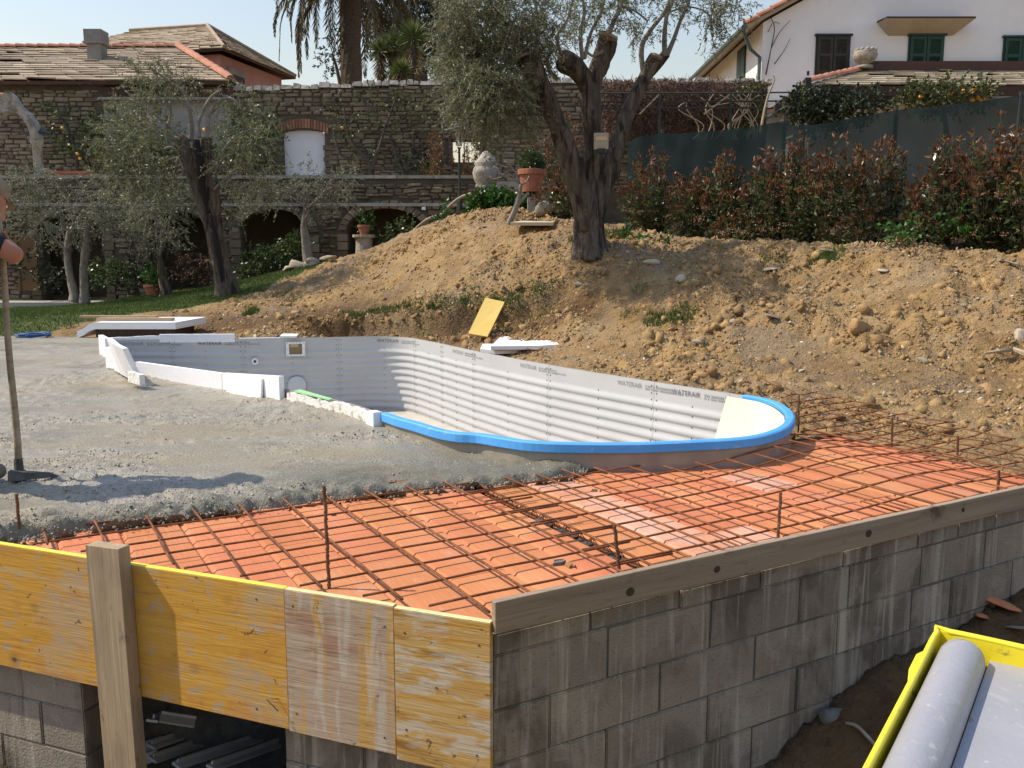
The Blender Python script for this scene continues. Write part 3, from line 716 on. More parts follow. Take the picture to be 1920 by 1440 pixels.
o_ = tuft([(650 + i * 21, 592 - i * 2.1 + 4 * math.sin(i), 12.7) for i in range(19)], 210, .15, .07, "ragged strip of turf along the broken edge of the bank above the pool")
tuft([(470, 590, 13.6)], 260, .14, .13, "bright green grass tuft on the dark heap behind the pool")
tuft([(1550, 485, 11.8), (1565, 488, 11.7), (1535, 486, 11.8)], 220, .13, .09, "green grass tuft on the mound crest in front of the hedge")
tuft([(1440, 490, 11.9), (1460, 488, 11.9)], 140, .13, .06, "thin grass patch on the mound crest left of the brighter tuft")
tuft([(1245, 600, 10.7), (1265, 598, 10.6), (1225, 604, 10.7), (1290, 590, 10.6)], 170, .14, .09, "dark overhanging grass clump in the middle of the slope")
tuft([(1085, 450, 12.6), (1098, 458, 12.4), (1150, 440, 13), (1170, 440, 13)], 200, .16, .1, "grass growing at the foot of the big olive trunk")
tuft([(1200, 545, 11.2), (1180, 590, 11)], 110, .12, .05, "small grass patch on the slope below the olive tree")
tuft([(545, 560, 14.6), (530, 555, 14.8)], 120, .2, .09, "brownish grass clump at the lawn's right edge")

# ================================================================== WET CONCRETE
POUR_PX = [(-60, 1022), (30, 1012), (90, 1003), (180, 988), (270, 978), (370, 966), (480, 952), (600, 937), (700, 926), (780, 919), (860, 912), (940, 906), (1010, 900), (1060, 893), (1088, 884)]
POUR = [xy(atz(a, b, .02)) for a, b in POUR_PX]
CONC = [np.array((-9, 6.4)), xy(fr(4.2, -.06)), xy(fr(3.0, -.05))] + POUR + [xy(atz(1060, 868, .02)), np.array((.3, 6.1)), np.array((-.8, 7.3)), np.array((-3.0, 9.8)), np.array((-3.3, 11.5)), np.array((-3.9, 12.0)), np.array((-4.6, 12.45)), np.array((-9, 12.6))]
gx = axis([(-9, -4.6, .06), (-4.6, .7, .02)]); gy = axis([(3.5, 6.4, .018), (6.4, 9, .03), (9, 12.7, .05)])
X, Y = np.meshgrid(gx, gy)
dp = seg_dist(X, Y, POUR, closed=False); ins = inside(X, Y, CONC); inp = inside(X, Y, rim_coarse); drim = seg_dist(X, Y, rim_coarse)
lvl = .05 + .085 * smooth(7.4, 11.5, Y) + .045 * np.exp(-((X + 1.7) / .7) ** 2) * np.exp(-(drim / .35) ** 2) + .02 * np.exp(-((X + .9) / .5) ** 2) * np.exp(-(drim / .3) ** 2)
st = fbm(X * .55, Y * 1.5, 4, 3)                                   # long raked streaks
rough = .10 + .85 * smooth(.45, .58, fbm(X * .9 + 7, Y * 2.4, 4, 13)) * .9
rough = np.maximum(rough, .55 * smooth(.55, .62, fbm(X * 2.4, Y * 4, 3, 17)))
rough = np.maximum(rough, 1 - smooth(.08, .55, dp + .3 * (fbm(X * 2, Y * 2, 2, 23) - .5)))
rough = np.maximum(rough, .7 * smooth(8.2, 9.2, Y) * (1 - smooth(10.5, 11.2, Y)) * smooth(.4, .6, fbm(X * .8, Y * 1.4, 3, 29)))
flow = smooth(-1.6, -.4, X) * (1 - smooth(.35, 1.2, dp))
rough = rough * (1 - .65 * flow)
lump_ = fbm(X * 26, Y * 26, 3, 43)
worm = 1 - np.abs(2 * fbm(X * 13, Y * 13, 3, 47) - 1)
H = lvl + .028 * (st - .5) + rough * (.034 * (lump_ - .45) + .030 * (worm - .72) + .022 * (fbm(X * 48, Y * 48, 2, 83) - .5)) + (1 - rough) * .004 * (lump_ - .5)
H += (.085 * (fbm(X * 8, Y * 8, 3, 97) - .42) + .03 * (1 - np.abs(2 * fbm(X * 6, Y * 6, 2, 101) - 1) - .6)) * (1 - smooth(.12, .6, dp)) * smooth(.0, .1, dp) * (1 - .6 * flow)
H += .05 * (fbm(X * 1.6, Y * 1.6, 3, 53) - .5) * (1 - smooth(.2, 1.1, dp)) * smooth(.0, .2, dp)
edge = dp + .075 * (fbm(X * 7, Y * 7, 3, 59) - .5) + .03 * (lump_ - .5)
H = H * smooth(-.01, .065, edge) - .05 * (1 - smooth(-.03, .05, edge))
ok = (ins | (dp < .05)) & ~(inp & (drim > .07))
# the sheet stops against the outer face of the pool shell
snap = inp & (drim <= .07); sx_, sy_ = X[snap], Y[snap]
ni = np.array([np.argmin((_rim_a[:, 0] - a) ** 2 + (_rim_a[:, 1] - b) ** 2) for a, b in zip(sx_, sy_)])
tn = np.roll(_rim_a, -1, 0) - np.roll(_rim_a, 1, 0); tn /= np.linalg.norm(tn, axis=1)[:, None]; nrm_ = np.stack([tn[:, 1], -tn[:, 0]], -1)
if inside(np.array([_rim_a[40, 0] + nrm_[40, 0] * .1]), np.array([_rim_a[40, 1] + nrm_[40, 1] * .1]), rim_coarse)[0]: nrm_ = -nrm_
X2, Y2 = X.copy(), Y.copy(); q_ = _rim_a[ni] + nrm_[ni] * .010; X2[snap] = q_[:, 0]; Y2[snap] = q_[:, 1]
V = np.stack([X2, Y2, H], -1).reshape(-1, 3); nx, ny = len(gx), len(gy)
I = (np.arange(ny - 1)[:, None] * nx + np.arange(nx - 1)[None]).ravel()
F = np.stack([I, I + 1, I + nx + 1, I + nx], -1)
F = F[ok.ravel()[F].all(1)]
used = np.unique(F); remap = np.zeros(len(V), int); remap[used] = np.arange(len(used))
me = np_mesh("wet_concrete", V[used], remap[F], smooth=True)
me.attributes.new("rough", 'FLOAT', 'POINT').data.foreach_set("value", rough.ravel()[used].astype(np.float32))
wetz = np.clip(1 - smooth(.0, .42, dp) + .8 * flow + .4 * smooth(.6, .7, fbm(X * 1.2, Y * 2.5, 3, 71)), 0, 1)
me.attributes.new("wet", 'FLOAT', 'POINT').data.foreach_set("value", wetz.ravel()[used].astype(np.float32))
def conc_mat():
    m, b = mat("fresh concrete", [(.3, (.245, .222, .172)), (.55, (.305, .278, .218)), (.75, (.35, .322, .256))], scale=3.0, detail=10, rough=.5, bump=.9, bscale=60, bdist=.012,
               layers=[((.315, .265, .18), 1.3, .48, .60, .85, (.5, 2.4, 1)), ((.50, .48, .42), 70, .6, .7, .5, (1, 1, 1)), ((.20, .188, .155), 30, .58, .68, .6, (1, 1, 1))])
    nt = m.node_tree; N = nt.nodes; L = nt.links
    col = [l for l in L if l.to_socket == b.inputs["Base Color"]][0].from_socket
    a = N.new("ShaderNodeAttribute"); a.attribute_name = "rough"
    w = N.new("ShaderNodeAttribute"); w.attribute_name = "wet"
    mx = N.new("ShaderNodeMix"); mx.data_type = 'RGBA'; mx.blend_type = 'MULTIPLY'
    L.new(w.outputs["Fac"], mx.inputs[0]); L.new(col, mx.inputs[6]); mx.inputs[7].default_value = (.58, .60, .57, 1)
    L.new(mx.outputs[2], b.inputs["Base Color"])
    mr = N.new("ShaderNodeMapRange"); mr.inputs[3].default_value = .24; mr.inputs[4].default_value = .48; L.new(a.outputs["Fac"], mr.inputs[0]); L.new(mr.outputs[0], b.inputs["Roughness"])
    return m
CONC_M = conc_mat()
CONCRETE = link("wet_concrete", me, CONC_M, kind="structure")
# aggregate lying in the rough zones
x = rng.uniform(-4.4, .6, 60000); y = rng.uniform(3.6, 9.2, 60000)
ix = np.clip(np.searchsorted(gx, x), 0, nx - 1); iy = np.clip(np.searchsorted(gy, y), 0, ny - 1)
k = ok[iy, ix] & (rng.uniform(0, 1, 60000) < rough[iy, ix] ** 2) & (y < 5.6 + 2.5 * rng.uniform(0, 1, 60000) ** 2)
x, y, z = x[k][:8000], y[k][:8000], H[iy, ix][k][:8000]; n = len(x)
sz = np.minimum(.0042 * (1 + rng.pareto(3.5, n)), .012)
v_, f_ = scatter(lump(57, .8, .3), IF, rand_rot(n) * sz[:, None, None], np.stack([x, y, z - sz * .1], -1))
pm = M_("cement coated aggregate", [(.3, (.25, .23, .19)), (.7, (.38, .355, .30))], scale=30, rough=.42, island=.3, spec=.5)
link("concrete_aggregate", np_mesh("concrete_aggregate", v_, f_), pm, kind="stuff")
# crumbs dropped from the pour onto the tiles
cr = []
for i in range(len(POUR) - 1):
    for t in rng.uniform(0, 1, 30):
        p = POUR[i] * (1 - t) + POUR[i + 1] * t
        q = p + np.array((VX, VY)) * -abs(rng.normal(0, .04)); cr.append((q[0], q[1], .012 + .02 * rng.uniform()))
cr = np.array(cr); sz = .004 + .009 * rng.uniform(0, 1, len(cr)) ** 2
v_, f_ = scatter(lump(61, .8, .5), IF, rand_rot(len(cr)) * sz[:, None, None], cr)
link("concrete_crumbs", np_mesh("concrete_crumbs", v_, f_), CONC_M, kind="stuff")
# ================================================================== CLAY TILE DECK
deck = thing("tile_deck", "orange hollow clay tile deck under the rebar mesh, waiting for concrete", "tile deck", dk(1.2, .8, -.1))
TW, TL, TH = .259, .3993, .11
def tile_mesh():
    mb = MB(); w = TW / 2; y0, y1 = -TL / 2, TL / 2
    prof = [(-w, -.030), (-w, -.011), (-w + .012, -.004), (-w + .016, 0), (-w + .055, .0008), (0, .0012), (w - .055, .0008), (w - .012, 0), (w - .004, -.006), (w, -.012), (w, -.030)]
    top = [Vector((x, 0, z)) for x, z in prof]
    for i in range(len(prof) - 1):
        (xa, za), (xb, zb) = prof[i], prof[i + 1]
        mb.quad((xa, y0, za), (xb, y0, zb), (xb, y1, zb), (xa, y1, za))
    for yy in (y0, y1):
        for i in range(1, len(prof) - 2):
            (xa, za), (xb, zb) = prof[i], prof[i + 1]
            mb.quad((xa, yy, -.018), (xb, yy, -.018), (xb, yy, zb), (xa, yy, za))
    mb.quad((-w, y0, -.018), (w, y0, -.018), (w, y1, -.018), (-w, y1, -.018))
    mb.box((0, 0, -TH + .006), (TW, TL, .012))
    for k in range(5):
        x = -w + .005 + k * (TW - .010) / 4
        mb.box((x, 0, -.064), (.009, TL - .001, .086))
    return mb
tm = tile_mesh().mesh("clay_tile"); tm.materials.append(MAT['tile'])
bm = bmesh.new(); bm.from_mesh(tm); bmesh.ops.recalc_face_normals(bm, faces=bm.faces); bm.to_mesh(tm); bm.free()
tm2 = tm.copy(); tm2.materials.clear(); tm2.materials.append(MAT['tile_pale'])
DR = Matrix.Rotation(math.atan2(UY, UX), 4, 'Z')
def panel_s(p):                       # distance behind the line of the front panels
    q = Vector((p.x + .08, p.y - 2.84, 0)); n = Vector((_fd.y, -_fd.x, 0)); return q.dot(n) * (1 if n.y > 0 else -1)
rt = random.Random(3)
def add_tile(uc, vc, pale=False, lift=0.0, sx=1.0):
    c = dk(uc, vc, lift)
    M = Matrix.Translation(c) @ DR @ Matrix.Rotation(rt.uniform(-.004, .004), 4, 'Z') @ Matrix.Diagonal((sx, 1, 1, 1))
    cors = [dk(uc + a * TW / 2, vc + b * TL / 2) for a in (-1, 1) for b in (-1, 1)]
    ss = [panel_s(q) for q in cors]
    if max(ss) < .07: return
    if min(ss) < .07:
        me = (tm2 if pale else tm).copy(); me.transform(M)
        bm = bmesh.new(); bm.from_mesh(me)
        n = Vector((_fd.y, -_fd.x, 0)); n = n if n.y > 0 else -n
        bmesh.ops.bisect_plane(bm, geom=bm.verts[:] + bm.edges[:] + bm.faces[:], plane_co=Vector((-.08, 2.84, 0)) + n * .07, plane_no=n, clear_inner=True)
        bm.to_mesh(me); bm.free(); me.transform(M.inverted())
        place("clay_tile", me, M, deck)
    else:
        place("clay_tile", tm2 if pale else tm, M, deck)
for k in range(-8, 5):                # left field
    uc = .11 + .26 * k + .0 + .13 - .26; cut = k == 3
    if k == 4: continue
    for r in range(6):
        v0 = {2: .12, 1: .17}.get(k, .105)
        vc = v0 + TL / 2 + r * .4
        if vc > 2.35: continue
        if cut: add_tile(.63 + .10, vc, False, rt.uniform(-.001, .001), .775)
        else: add_tile(uc, vc, False, rt.uniform(-.001, .001))
for k in range(12):                   # right field
    uc = .885 + .13 + .26 * k
    if uc > 3.85: continue
    for r in range(5 if uc < 1.4 else 4):
        add_tile(uc, .105 + TL / 2 + r * .4 - (.0 if k != 0 else .0), (k == 1 and r < 4) or (k, r) in ((2, 0), (5, 2)), rt.uniform(-.001, .001))
# the concrete joist with its steel between the two fields
mb = MB(); mb.prism([dk(.832, 0, -.115), dk(.883, 0, -.115), dk(.883, 0, -.03), dk(.832, 0, -.03)], Vector((VX, VY, 0)) * .06, Vector((VX, VY, 0)) * 2.4)
joist = mb.build("joist", MAT['joist'], deck)
mb = MB()
for uu, zz in ((.842, -.018), (.873, -.018), (.857, .028)):
    mb.tube([dk(uu, v, zz + .003 * math.sin(v * 3)) for v in np.linspace(.05, 2.3, 12)], .006, 6)
for i in range(22):
    v = .1 + i * .1
    mb.tube([dk(.842, v, -.02), dk(.857, v + .05, .028), dk(.842, v + .1, -.02)], .0025, 4); mb.tube([dk(.873, v, -.02), dk(.857, v + .05, .028), dk(.873, v + .1, -.02)], .0025, 4)
mb.build("joist_steel", MAT['rust'], joist)
mb = MB(); rj = random.Random(8)      # crumbs of old mortar on the joist
for i in range(9):
    v = rj.uniform(.1, 1.7); c = dk(.857 + rj.uniform(-.01, .01), v, -.02); mb.box(c, (.025 + rj.random() * .02, .04 + rj.random() * .05, .03), UX + rj.uniform(-.2, .2))
mb.build("mortar_crumbs", MAT['joist'], joist, kind="stuff")
# screed ledge along the front panels and the wall head along the block wall
mb = MB()
for i in range(24):
    s0, s1 = -.0 + i * .12, -.0 + (i + 1) * .12
    a, b = rt.uniform(-.006, .006), rt.uniform(-.006, .006)
    mb.hexa([fr(s0, -.03, -.12), fr(s1, -.03, -.12), fr(s1, -.10, -.12), fr(s0, -.10, -.12), fr(s0, -.03, .005 + a), fr(s1, -.03, .005 + b), fr(s1, -.072 + a, .004 + b), fr(s0, -.072 + b, .004 + a)])
mb.build("mortar_ledge", M_("pale mortar", [(.3, (.32, .30, .26)), (.7, (.46, .44, .39))], scale=12, rough=.95, bump=.6, bscale=50), deck)
# back edge board of the deck beside the pool
mb = MB(); mb.prism([dk(0, 1.712, -.11), dk(0, 1.74, -.11), dk(0, 1.74, .02), dk(0, 1.712, .02)], Vector((UX, UY, 0)) * 1.55, Vector((UX, UY, 0)) * 3.75)
mb.build("edge_board", M_("dark wet board", [(.3, (.05, .04, .03)), (.7, (.10, .08, .06))], scale=8, rough=.7, bump=.3), deck)
# tile fragments lying on the deck
def chip(px, py, s, label, m, rz):
    p = atz(px, py, .0); mb = MB()
    a = [(-1, -.5), (.2, -.6), (1, -.2), (.8, .5), (-.3, .6)]
    mb.prism([p + Vector((x * s * math.cos(rz) - y * s * math.sin(rz), x * s * math.sin(rz) + y * s * math.cos(rz), .001)) for x, y in a], (0, 0, 0), (.003, 0, s * .45))
    return single("tile_chip", mb, m, label, "chip", p)
chip(1046, 1058, .032, "dark grey tile chip lying on the clay tiles left of the joist", M_("grey chip", [(0, (.12, .11, .11)), (1, (.2, .18, .17))], scale=20, rough=.9), .4)
chip(1066, 1062, .026, "brown broken tile fragment beside the dark grey chip", M_("brown chip", [(0, (.25, .13, .05)), (1, (.36, .2, .08))], scale=20, rough=.9), 1.1)
chip(1113, 921, .02, "grey concrete lump dropped on the pale tiles near the pour", MAT['clod'], .3)
chip(625, 967, .012, "tiny dark lump lying on the clay tiles near the tall stake", MAT['joist'], .3)

# ================================================================== REBAR MESH
rb = random.Random(21)
def bar(parent, pts, r=.0054):
    mb = MB(); mb.tube(pts, r, 6); return mb.build("bar", MAT['rust'], parent, smooth=True, recalc=False)
def wavy(a, b, zf, amp=.004):
    a = Vector(a); b = Vector(b); n = max(3, int((b - a).length / .12)); ph = rb.uniform(0, 6); d = (b - a).normalized(); sd = Vector((-d.y, d.x, 0)); o = []
    for i in range(n + 1):
        t = i / n; p = a.lerp(b, t); p = p + sd * amp * math.sin(ph + 5 * t); p.z = zf(p) + .002 * math.sin(ph * 2 + 11 * t); o.append(p)
    return o
def uv_of(p): return ((p.x - OX) * UX + (p.y - OY) * UY, (p.x - OX) * VX + (p.y - OY) * VY)
def hump(p):
    u, v = uv_of(p); return .07 * math.exp(-((u - 2.9) / .55) ** 2) * (.4 + .6 * min(max(v / 1.2, 0), 1)) if u > .9 else 0
def u_panel(v, off=.06):             # where the panel line crosses the row v
    lo, hi = -6.0, 2.0
    for _ in range(40):
        m = (lo + hi) / 2
        if panel_s(dk(m, v)) < off: lo = m
        else: hi = m
    return hi
def v_panel(u, off=.06):
    if panel_s(dk(u, .04)) > off: return .04
    lo, hi = .0, 4.0
    for _ in range(40):
        m = (lo + hi) / 2
        if panel_s(dk(u, m)) < off: lo = m
        else: hi = m
    return hi
mesh1 = thing("rebar_mesh", "rusty rebar mesh on the clay tiles left of the dark joist", "rebar mesh", dk(0, 1, .03), "rebar mesh sheets")
for k in range(-4, 6):
    v = .94 + .21 * k; u0 = u_panel(v) + .02
    bar(mesh1, wavy(dk(u0, v), dk(.97 + .05 * (k % 2) + rb.uniform(-.02, .02), v), lambda p: .030))
for k in range(-8, 4):
    u = .05 + .215 * k; v0 = v_panel(u) + .02
    if v0 > 1.95: continue
    bar(mesh1, wavy(dk(u + .004, v0), dk(u, 2.02 + rb.uniform(-.03, .05)), lambda p: .039))
mesh2 = thing("rebar_mesh", "rusty rebar mesh arching over the pale clay tiles right of the joist", "rebar mesh", dk(2.2, .9, .03), "rebar mesh sheets")
for k in range(-3, 4):
    v = .96 + .212 * k
    bar(mesh2, wavy(dk(.70 + rb.uniform(-.02, .02), v), dk(3.72, v + .01), lambda p: .034 + hump(p)))
for k in range(0, 15):
    u = 1.03 + .187 * k; ve = 1.84 + rb.uniform(-.05, .12) if k < 14 else 1.7
    for q_ in np.arange(1.2, ve, .02):
        p_ = dk(u, q_)
        if seg_dist(np.array([p_.x]), np.array([p_.y]), rim_coarse)[0] < .09: ve = q_; break
    bar(mesh2, wavy(dk(u, .06 + .05 * (k % 3 == 1)), dk(u - .003, ve), lambda p: .043 + hump(p)))
edge = thing("edge_bars", "pair of rusty edge bars running along the top of the block wall", "rebar", dk(2, .15, .02))
bar(edge, wavy(dk(.55, .19), dk(3.6, .20), lambda p: .022), .006); bar(edge, wavy(dk(.3, .115), dk(3.6, .14), lambda p: .018), .006)
for u in (1.32, 1.98, 2.35, 2.52, 2.9): bar(edge, [dk(u, .07, .03), dk(u + .015, .30, .03), dk(u + .03, .44, .028)], .005)
# the sheets lying on the ground behind the pool
POLY3 = [atz(a, b, .03) for a, b in ((880, 648), (960, 656), (1090, 690), (1250, 711), (1400, 733), (1560, 745), (1760, 792), (2050, 872), (2050, 940), (1925, 908), (1560, 824), (1500, 806), (1490, 770), (1440, 742), (1380, 728), (1240, 712), (1040, 680), (960, 668))]
P3 = [xy(p) for p in POLY3]
mesh3 = thing("rebar_mesh", "rusty rebar mesh laid over the bare earth beyond the pool and deck", "rebar mesh", dk(4.2, 2.2, .05), "rebar mesh sheets")
def runs(a, b, n=160):
    a = Vector(a); b = Vector(b); xs = np.array([a.lerp(b, i / n).x for i in range(n + 1)]); ys = np.array([a.lerp(b, i / n).y for i in range(n + 1)])
    k = inside(xs, ys, P3) & ~inside(xs, ys, rim_coarse) & (seg_dist(xs, ys, rim_coarse) > .07); o = []; i = 0
    while i <= n:
        if k[i]:
            j = i
            while j < n and k[j + 1]: j += 1
            if j - i > 6: o.append((a.lerp(b, i / n), a.lerp(b, j / n)))
            i = j + 1
        else: i += 1
    return o
def z3(p):
    return .05 + .03 * math.sin(p.x * 1.7 + 1) * math.sin(p.y * 1.3) + max(0, (gh(p.x, p.y) - .0) * .8)
for k in range(-2, 40):
    v = .3 + .20 * k
    for a, b in runs(dk(-1, v), dk(8, v)): bar(mesh3, wavy(a, b, lambda p: z3(p), .012))
for k in range(0, 40):
    u = 1.0 + .2 * k
    for a, b in runs(dk(u, -1), dk(u, 8)): bar(mesh3, wavy(a, b, lambda p: z3(p) + .01, .012))
# starter bars sticking up
def stake(px, py, ptop, label, lean=0.0, r=.0065, z=0.0):
    b = atz(px, py, z); t = at(ptop[0], ptop[1], b.y); n = 9
    mb = MB(); mb.tube([b.lerp(t, i / n) + Vector((.002 * math.sin(i * 2), 0, -.04 if i == 0 else 0)) for i in range(n + 1)], r, 7)
    for i in range(14): 
        p = b.lerp(t, (i + .5) / 14); d = (t - b).normalized(); mb.tube([p - d * .003, p + d * .003], r * 1.25, 7)
    return single("rebar_stake", mb, MAT['stake'], label, "rebar stake", b, "upright rebar stakes")
stake(617, 1104, (608, 911), "tallest upright rebar stake, standing just behind the yellow front panel")
stake(38, 1012, (31, 926), "upright rebar stake at the edge of the pour beside the worker's feet")
stake(1162, 1080, (1152, 984), "upright rebar stake by the joist, behind the grey brown plank")
stake(1458, 1022, (1464, 923), "lone upright rebar stake midway along the grey brown plank")
stake(1871, 922, (1873, 881), "short rebar stake near the far end of the grey brown plank")
stake(1795, 861, (1796, 817), "pale rebar stake at the far edge of the tiles, last of three in a row")
stake(1672, 834, (1673, 784), "middle one of three rebar stakes along the far edge of the tiles")
stake(1497, 801, (1498, 741), "rebar stake beside the blue rounded tip of the pool")
stake(933, 662, (916, 626), "thin bent rebar rod leaning against the yellow board behind the pool", r=.006)
stake(462, 632, (462, 621), "tiny rebar end poking up behind the back rim of the pool", z=.1)

# ================================================================== FORMWORK AND BLOCK WALLS
def board(name, s0, s1, n0, n1, z0, z1, m, label, cat, edge_m=None, tilt=0.0):
    c = fr((s0 + s1) / 2, (n0 + n1) / 2, (z0 + z1) / 2)
    L, T, Hh = s1 - s0, n1 - n0, z1 - z0
    mb = MB(); mb.box((0, 0, 0), (L, T, Hh)); me = mb.mesh(name); me.materials.append(m)
    bm = bmesh.new(); bm.from_mesh(me); bmesh.ops.bevel(bm, geom=bm.edges[:], offset=.0015, segments=1, affect='EDGES'); bm.to_mesh(me); bm.free()
    o = bpy.data.objects.new(name, me); C.objects.link(o)
    o.location = c; o.rotation_euler = (tilt, 0, math.atan2(_fd.y, _fd.x))
    tag(o, label, cat)
    if edge_m:
        mb = MB(); mb.box((0, 0, Hh / 2 + .0015), (L - .002, T - .001, .003)); e = link("top_edge", mb.mesh("top_edge"), edge_m, o)
    return o
pf = board("formwork_panel", .802, 4.15, -.006, .021, -.50, .05, MAT['panel'], "long yellow shuttering panel with bright yellow top edge at the front of the deck", "formwork panel", MAT['yellow_edge'])
pp = board("formwork_panel", .349, .799, -.002, .024, -.505, .05, MAT['panel_pale'], "washed out grey brown shuttering panel between the yellow panels", "formwork panel", MAT['pale_edge'])
pe = board("formwork_panel", -.020, .341, .007, .033, -.515, .048, MAT['panel_end'], "orange stained short shuttering panel at the corner of the deck", "formwork panel", MAT['pale_edge'])
mb = MB(); mb.tube([Vector((-1.63, .0136, -.16)), Vector((-1.605, .05, -.15)), Vector((-1.64, .03, -.20))], .002, 5)
link("nail", mb.mesh("nail"), MAT['tool_steel'], pf)
for bo_, spots in ((pf, ((.38, .2), (.38, -.2), (-1.55, .22), (-.8, .21), (-.8, -.21), (-.05, .2), (-1.53, -.22))), (pp, ((.19, .22), (-.19, .2), (.19, -.2), (-.18, -.22))), (pe, ((.14, .2), (-.14, .2), (.14, -.16), (-.13, -.2), (.02, .02)))):
    for (x_, z_) in spots:
        mb = MB(); mb.lathe([(.0045, -.001), (.0045, .0012), (.001, .0018)], n=8); me = mb.mesh("nail_head"); me.materials.append(MAT['tool_steel'])
        me.transform(Matrix.Translation((x_, [.0135, .013, .013][(pf, pp, pe).index(bo_)], z_)) @ Matrix.Rotation(R(-90), 4, 'X')); link("nail_head", me, None, bo_)
post = board("timber_post", 1.50, 1.668, .024, .083, -1.45, .135, MAT['post'], "upright square sawn timber post standing in front of the yellow panel", "post")
post.rotation_euler.y = .018
# plank on the block wall
mb = MB(); mb.box((0, 0, 0), (3.96, .028, .112)); me = mb.mesh("wall_plank"); me.materials.append(MAT['plank'])
bm = bmesh.new(); bm.from_mesh(me); bmesh.ops.bevel(bm, geom=bm.edges[:], offset=.002, segments=1, affect='EDGES'); bm.to_mesh(me); bm.free()
pl = bpy.data.objects.new("wall_plank", me); C.objects.link(pl); pl.location = dk(1.994, .028, .062); pl.rotation_euler = (0, .003, math.atan2(UY, UX))
tag(pl, "long knotty grey brown plank nailed along the top of the block wall", "plank")
kn = M_("wood knot", [(.3, (.035, .022, .015)), (.7, (.085, .055, .035))], scale=40, rough=.8)
for i, (x, z, r) in enumerate(((-1.42, -.015, .017), (-1.0, -.005, .014), (-.12, .0, .017), (.55, .01, .011), (1.1, -.01, .012))):
    mb = MB(); mb.lathe([(r * .55, 0), (r, -.0004), (r * .9, -.0014)], n=12, cap=True, sx=1.15); me = mb.mesh("knot"); me.materials.append(kn)
    me.transform(Matrix.Translation((x, -.0142, z)) @ Matrix.Rotation(R(90), 4, 'X') @ Matrix.Translation((0, 0, .0012)))
    link("knot", me, None, pl)
def block_mesh(L, H, D):
    bm = bmesh.new(); bmesh.ops.create_cube(bm, size=1)
    for v in bm.verts: v.co = Vector((v.co.x * L, v.co.y * D, v.co.z * H))
    bmesh.ops.bevel(bm, geom=bm.edges[:], offset=.0055, segments=2, affect='EDGES')
    me = bpy.data.meshes.new("concrete_block"); bm.to_mesh(me); bm.free(); me.materials.append(MAT['block']); return me
BM = {}
def put_block(parent, L, H, M, D=.2):
    k = (round(L, 3), round(H, 3), D)
    if k not in BM: BM[k] = block_mesh(k[0], k[1], D)
    return place("concrete_block", BM[k], M, parent)
wall = thing("block_wall", "long shaded grey concrete block wall carrying the deck on the right", "block wall", dk(1.5, .1, -1.0))
rw = random.Random(5)
def wallM(u, z): return Matrix.Translation(dk(u, .145 + rw.uniform(-.005, .005), z + rw.uniform(-.0015, .0015))) @ DR @ Matrix.Rotation(rw.uniform(-.006, .006), 4, 'Y') @ Matrix.Rotation(rw.uniform(-.008, .008), 4, 'Z')
u = .0
while u < 3.9:                                       # cut course under the plank
    L = rw.choice([.30, .50, .42]); L = min(L, 3.92 - u)
    a_ = max(u, .016); put_block(wall, u + L - a_ - .005, .075, wallM((a_ + u + L) / 2, -.0405) @ Matrix.Translation((0, -.074, 0)), .052); u += L
for r in range(6):
    z = -.18 - .2 * r; off = .0 if r % 2 == 0 else .25
    u = 0.0
    while u < 3.9:
        L = .5 if (u > 0 or off == 0) else off
        if (r, round(u, 2)) in ((0, 1.5), (1, 2.25)): L = .3
        L = min(L, 3.92 - u)
        a_ = max(u, .016)
        if L > .03: put_block(wall, u + L - a_ - .0035, .197, wallM((a_ + u + L) / 2, z))
        u += L
mb = MB(); mb.prism([dk(.03, .053, -1.3), dk(.03, .235, -1.3), dk(.03, .235, -.125), dk(.03, .095, -.125), dk(.03, .095, -.006), dk(.03, .053, -.006)], (0, 0, 0), Vector((UX, UY, 0)) * 3.88)
mb.build("mortar", MAT['mortar'], wall)
FRM = Matrix.Rotation(math.atan2(_fd.y, _fd.x), 4, 'Z')
def pier(s0, s1, label, name="block_pier"):
    t = thing(name, label, "block pier", fr((s0 + s1) / 2, -.14, -1.3))
    for r in range(7):
        z = .0 - .18 - .2 * r; s = s0 - (.0 if r % 2 == 0 else .0)
        first = .5 if r % 2 == 0 else .25
        while s < s1 - .01:
            L = min(first, s1 - s); first = .5
            put_block(t, L - .006, .197, Matrix.Translation(fr(s + L / 2, -.145 + rw.uniform(-.003, .003), z)) @ FRM); s += L
    mb = MB(); mb.hexa([fr(s0 + .008, -.055, -1.45), fr(s1, -.055, -1.45), fr(s1, -.235, -1.45), fr(s0 + .008, -.235, -1.45), fr(s0 + .008, -.055, -.08), fr(s1, -.055, -.08), fr(s1, -.235, -.08), fr(s0 + .008, -.235, -.08)])
    mb.build("mortar", MAT['mortar'], t); return t
pier(1.90, 4.2, "streaked grey concrete block pier under the left end of the yellow panel")
pier(.02, .875, "grey concrete block pier under the pale shuttering panel")
mb = MB()
mb.prism([dk(-1.2, 1.9, -1.4), dk(.6, 1.9, -1.4), dk(.6, 1.95, -1.4), dk(-1.2, 1.95, -1.4)], (0, 0, 0), (0, 0, 1.27))
mb.prism([dk(-1.2, 1.952, -1.4), dk(-1.15, 1.96, -1.4), fr(4.1, -.50, -1.4), fr(4.1, -.45, -1.4)], (0, 0, 0), (0, 0, 1.27))
ob = mb.build("cellar_light_block", MAT['mortar'], kind="structure")  # unseen walls added to keep daylight out from under the deck
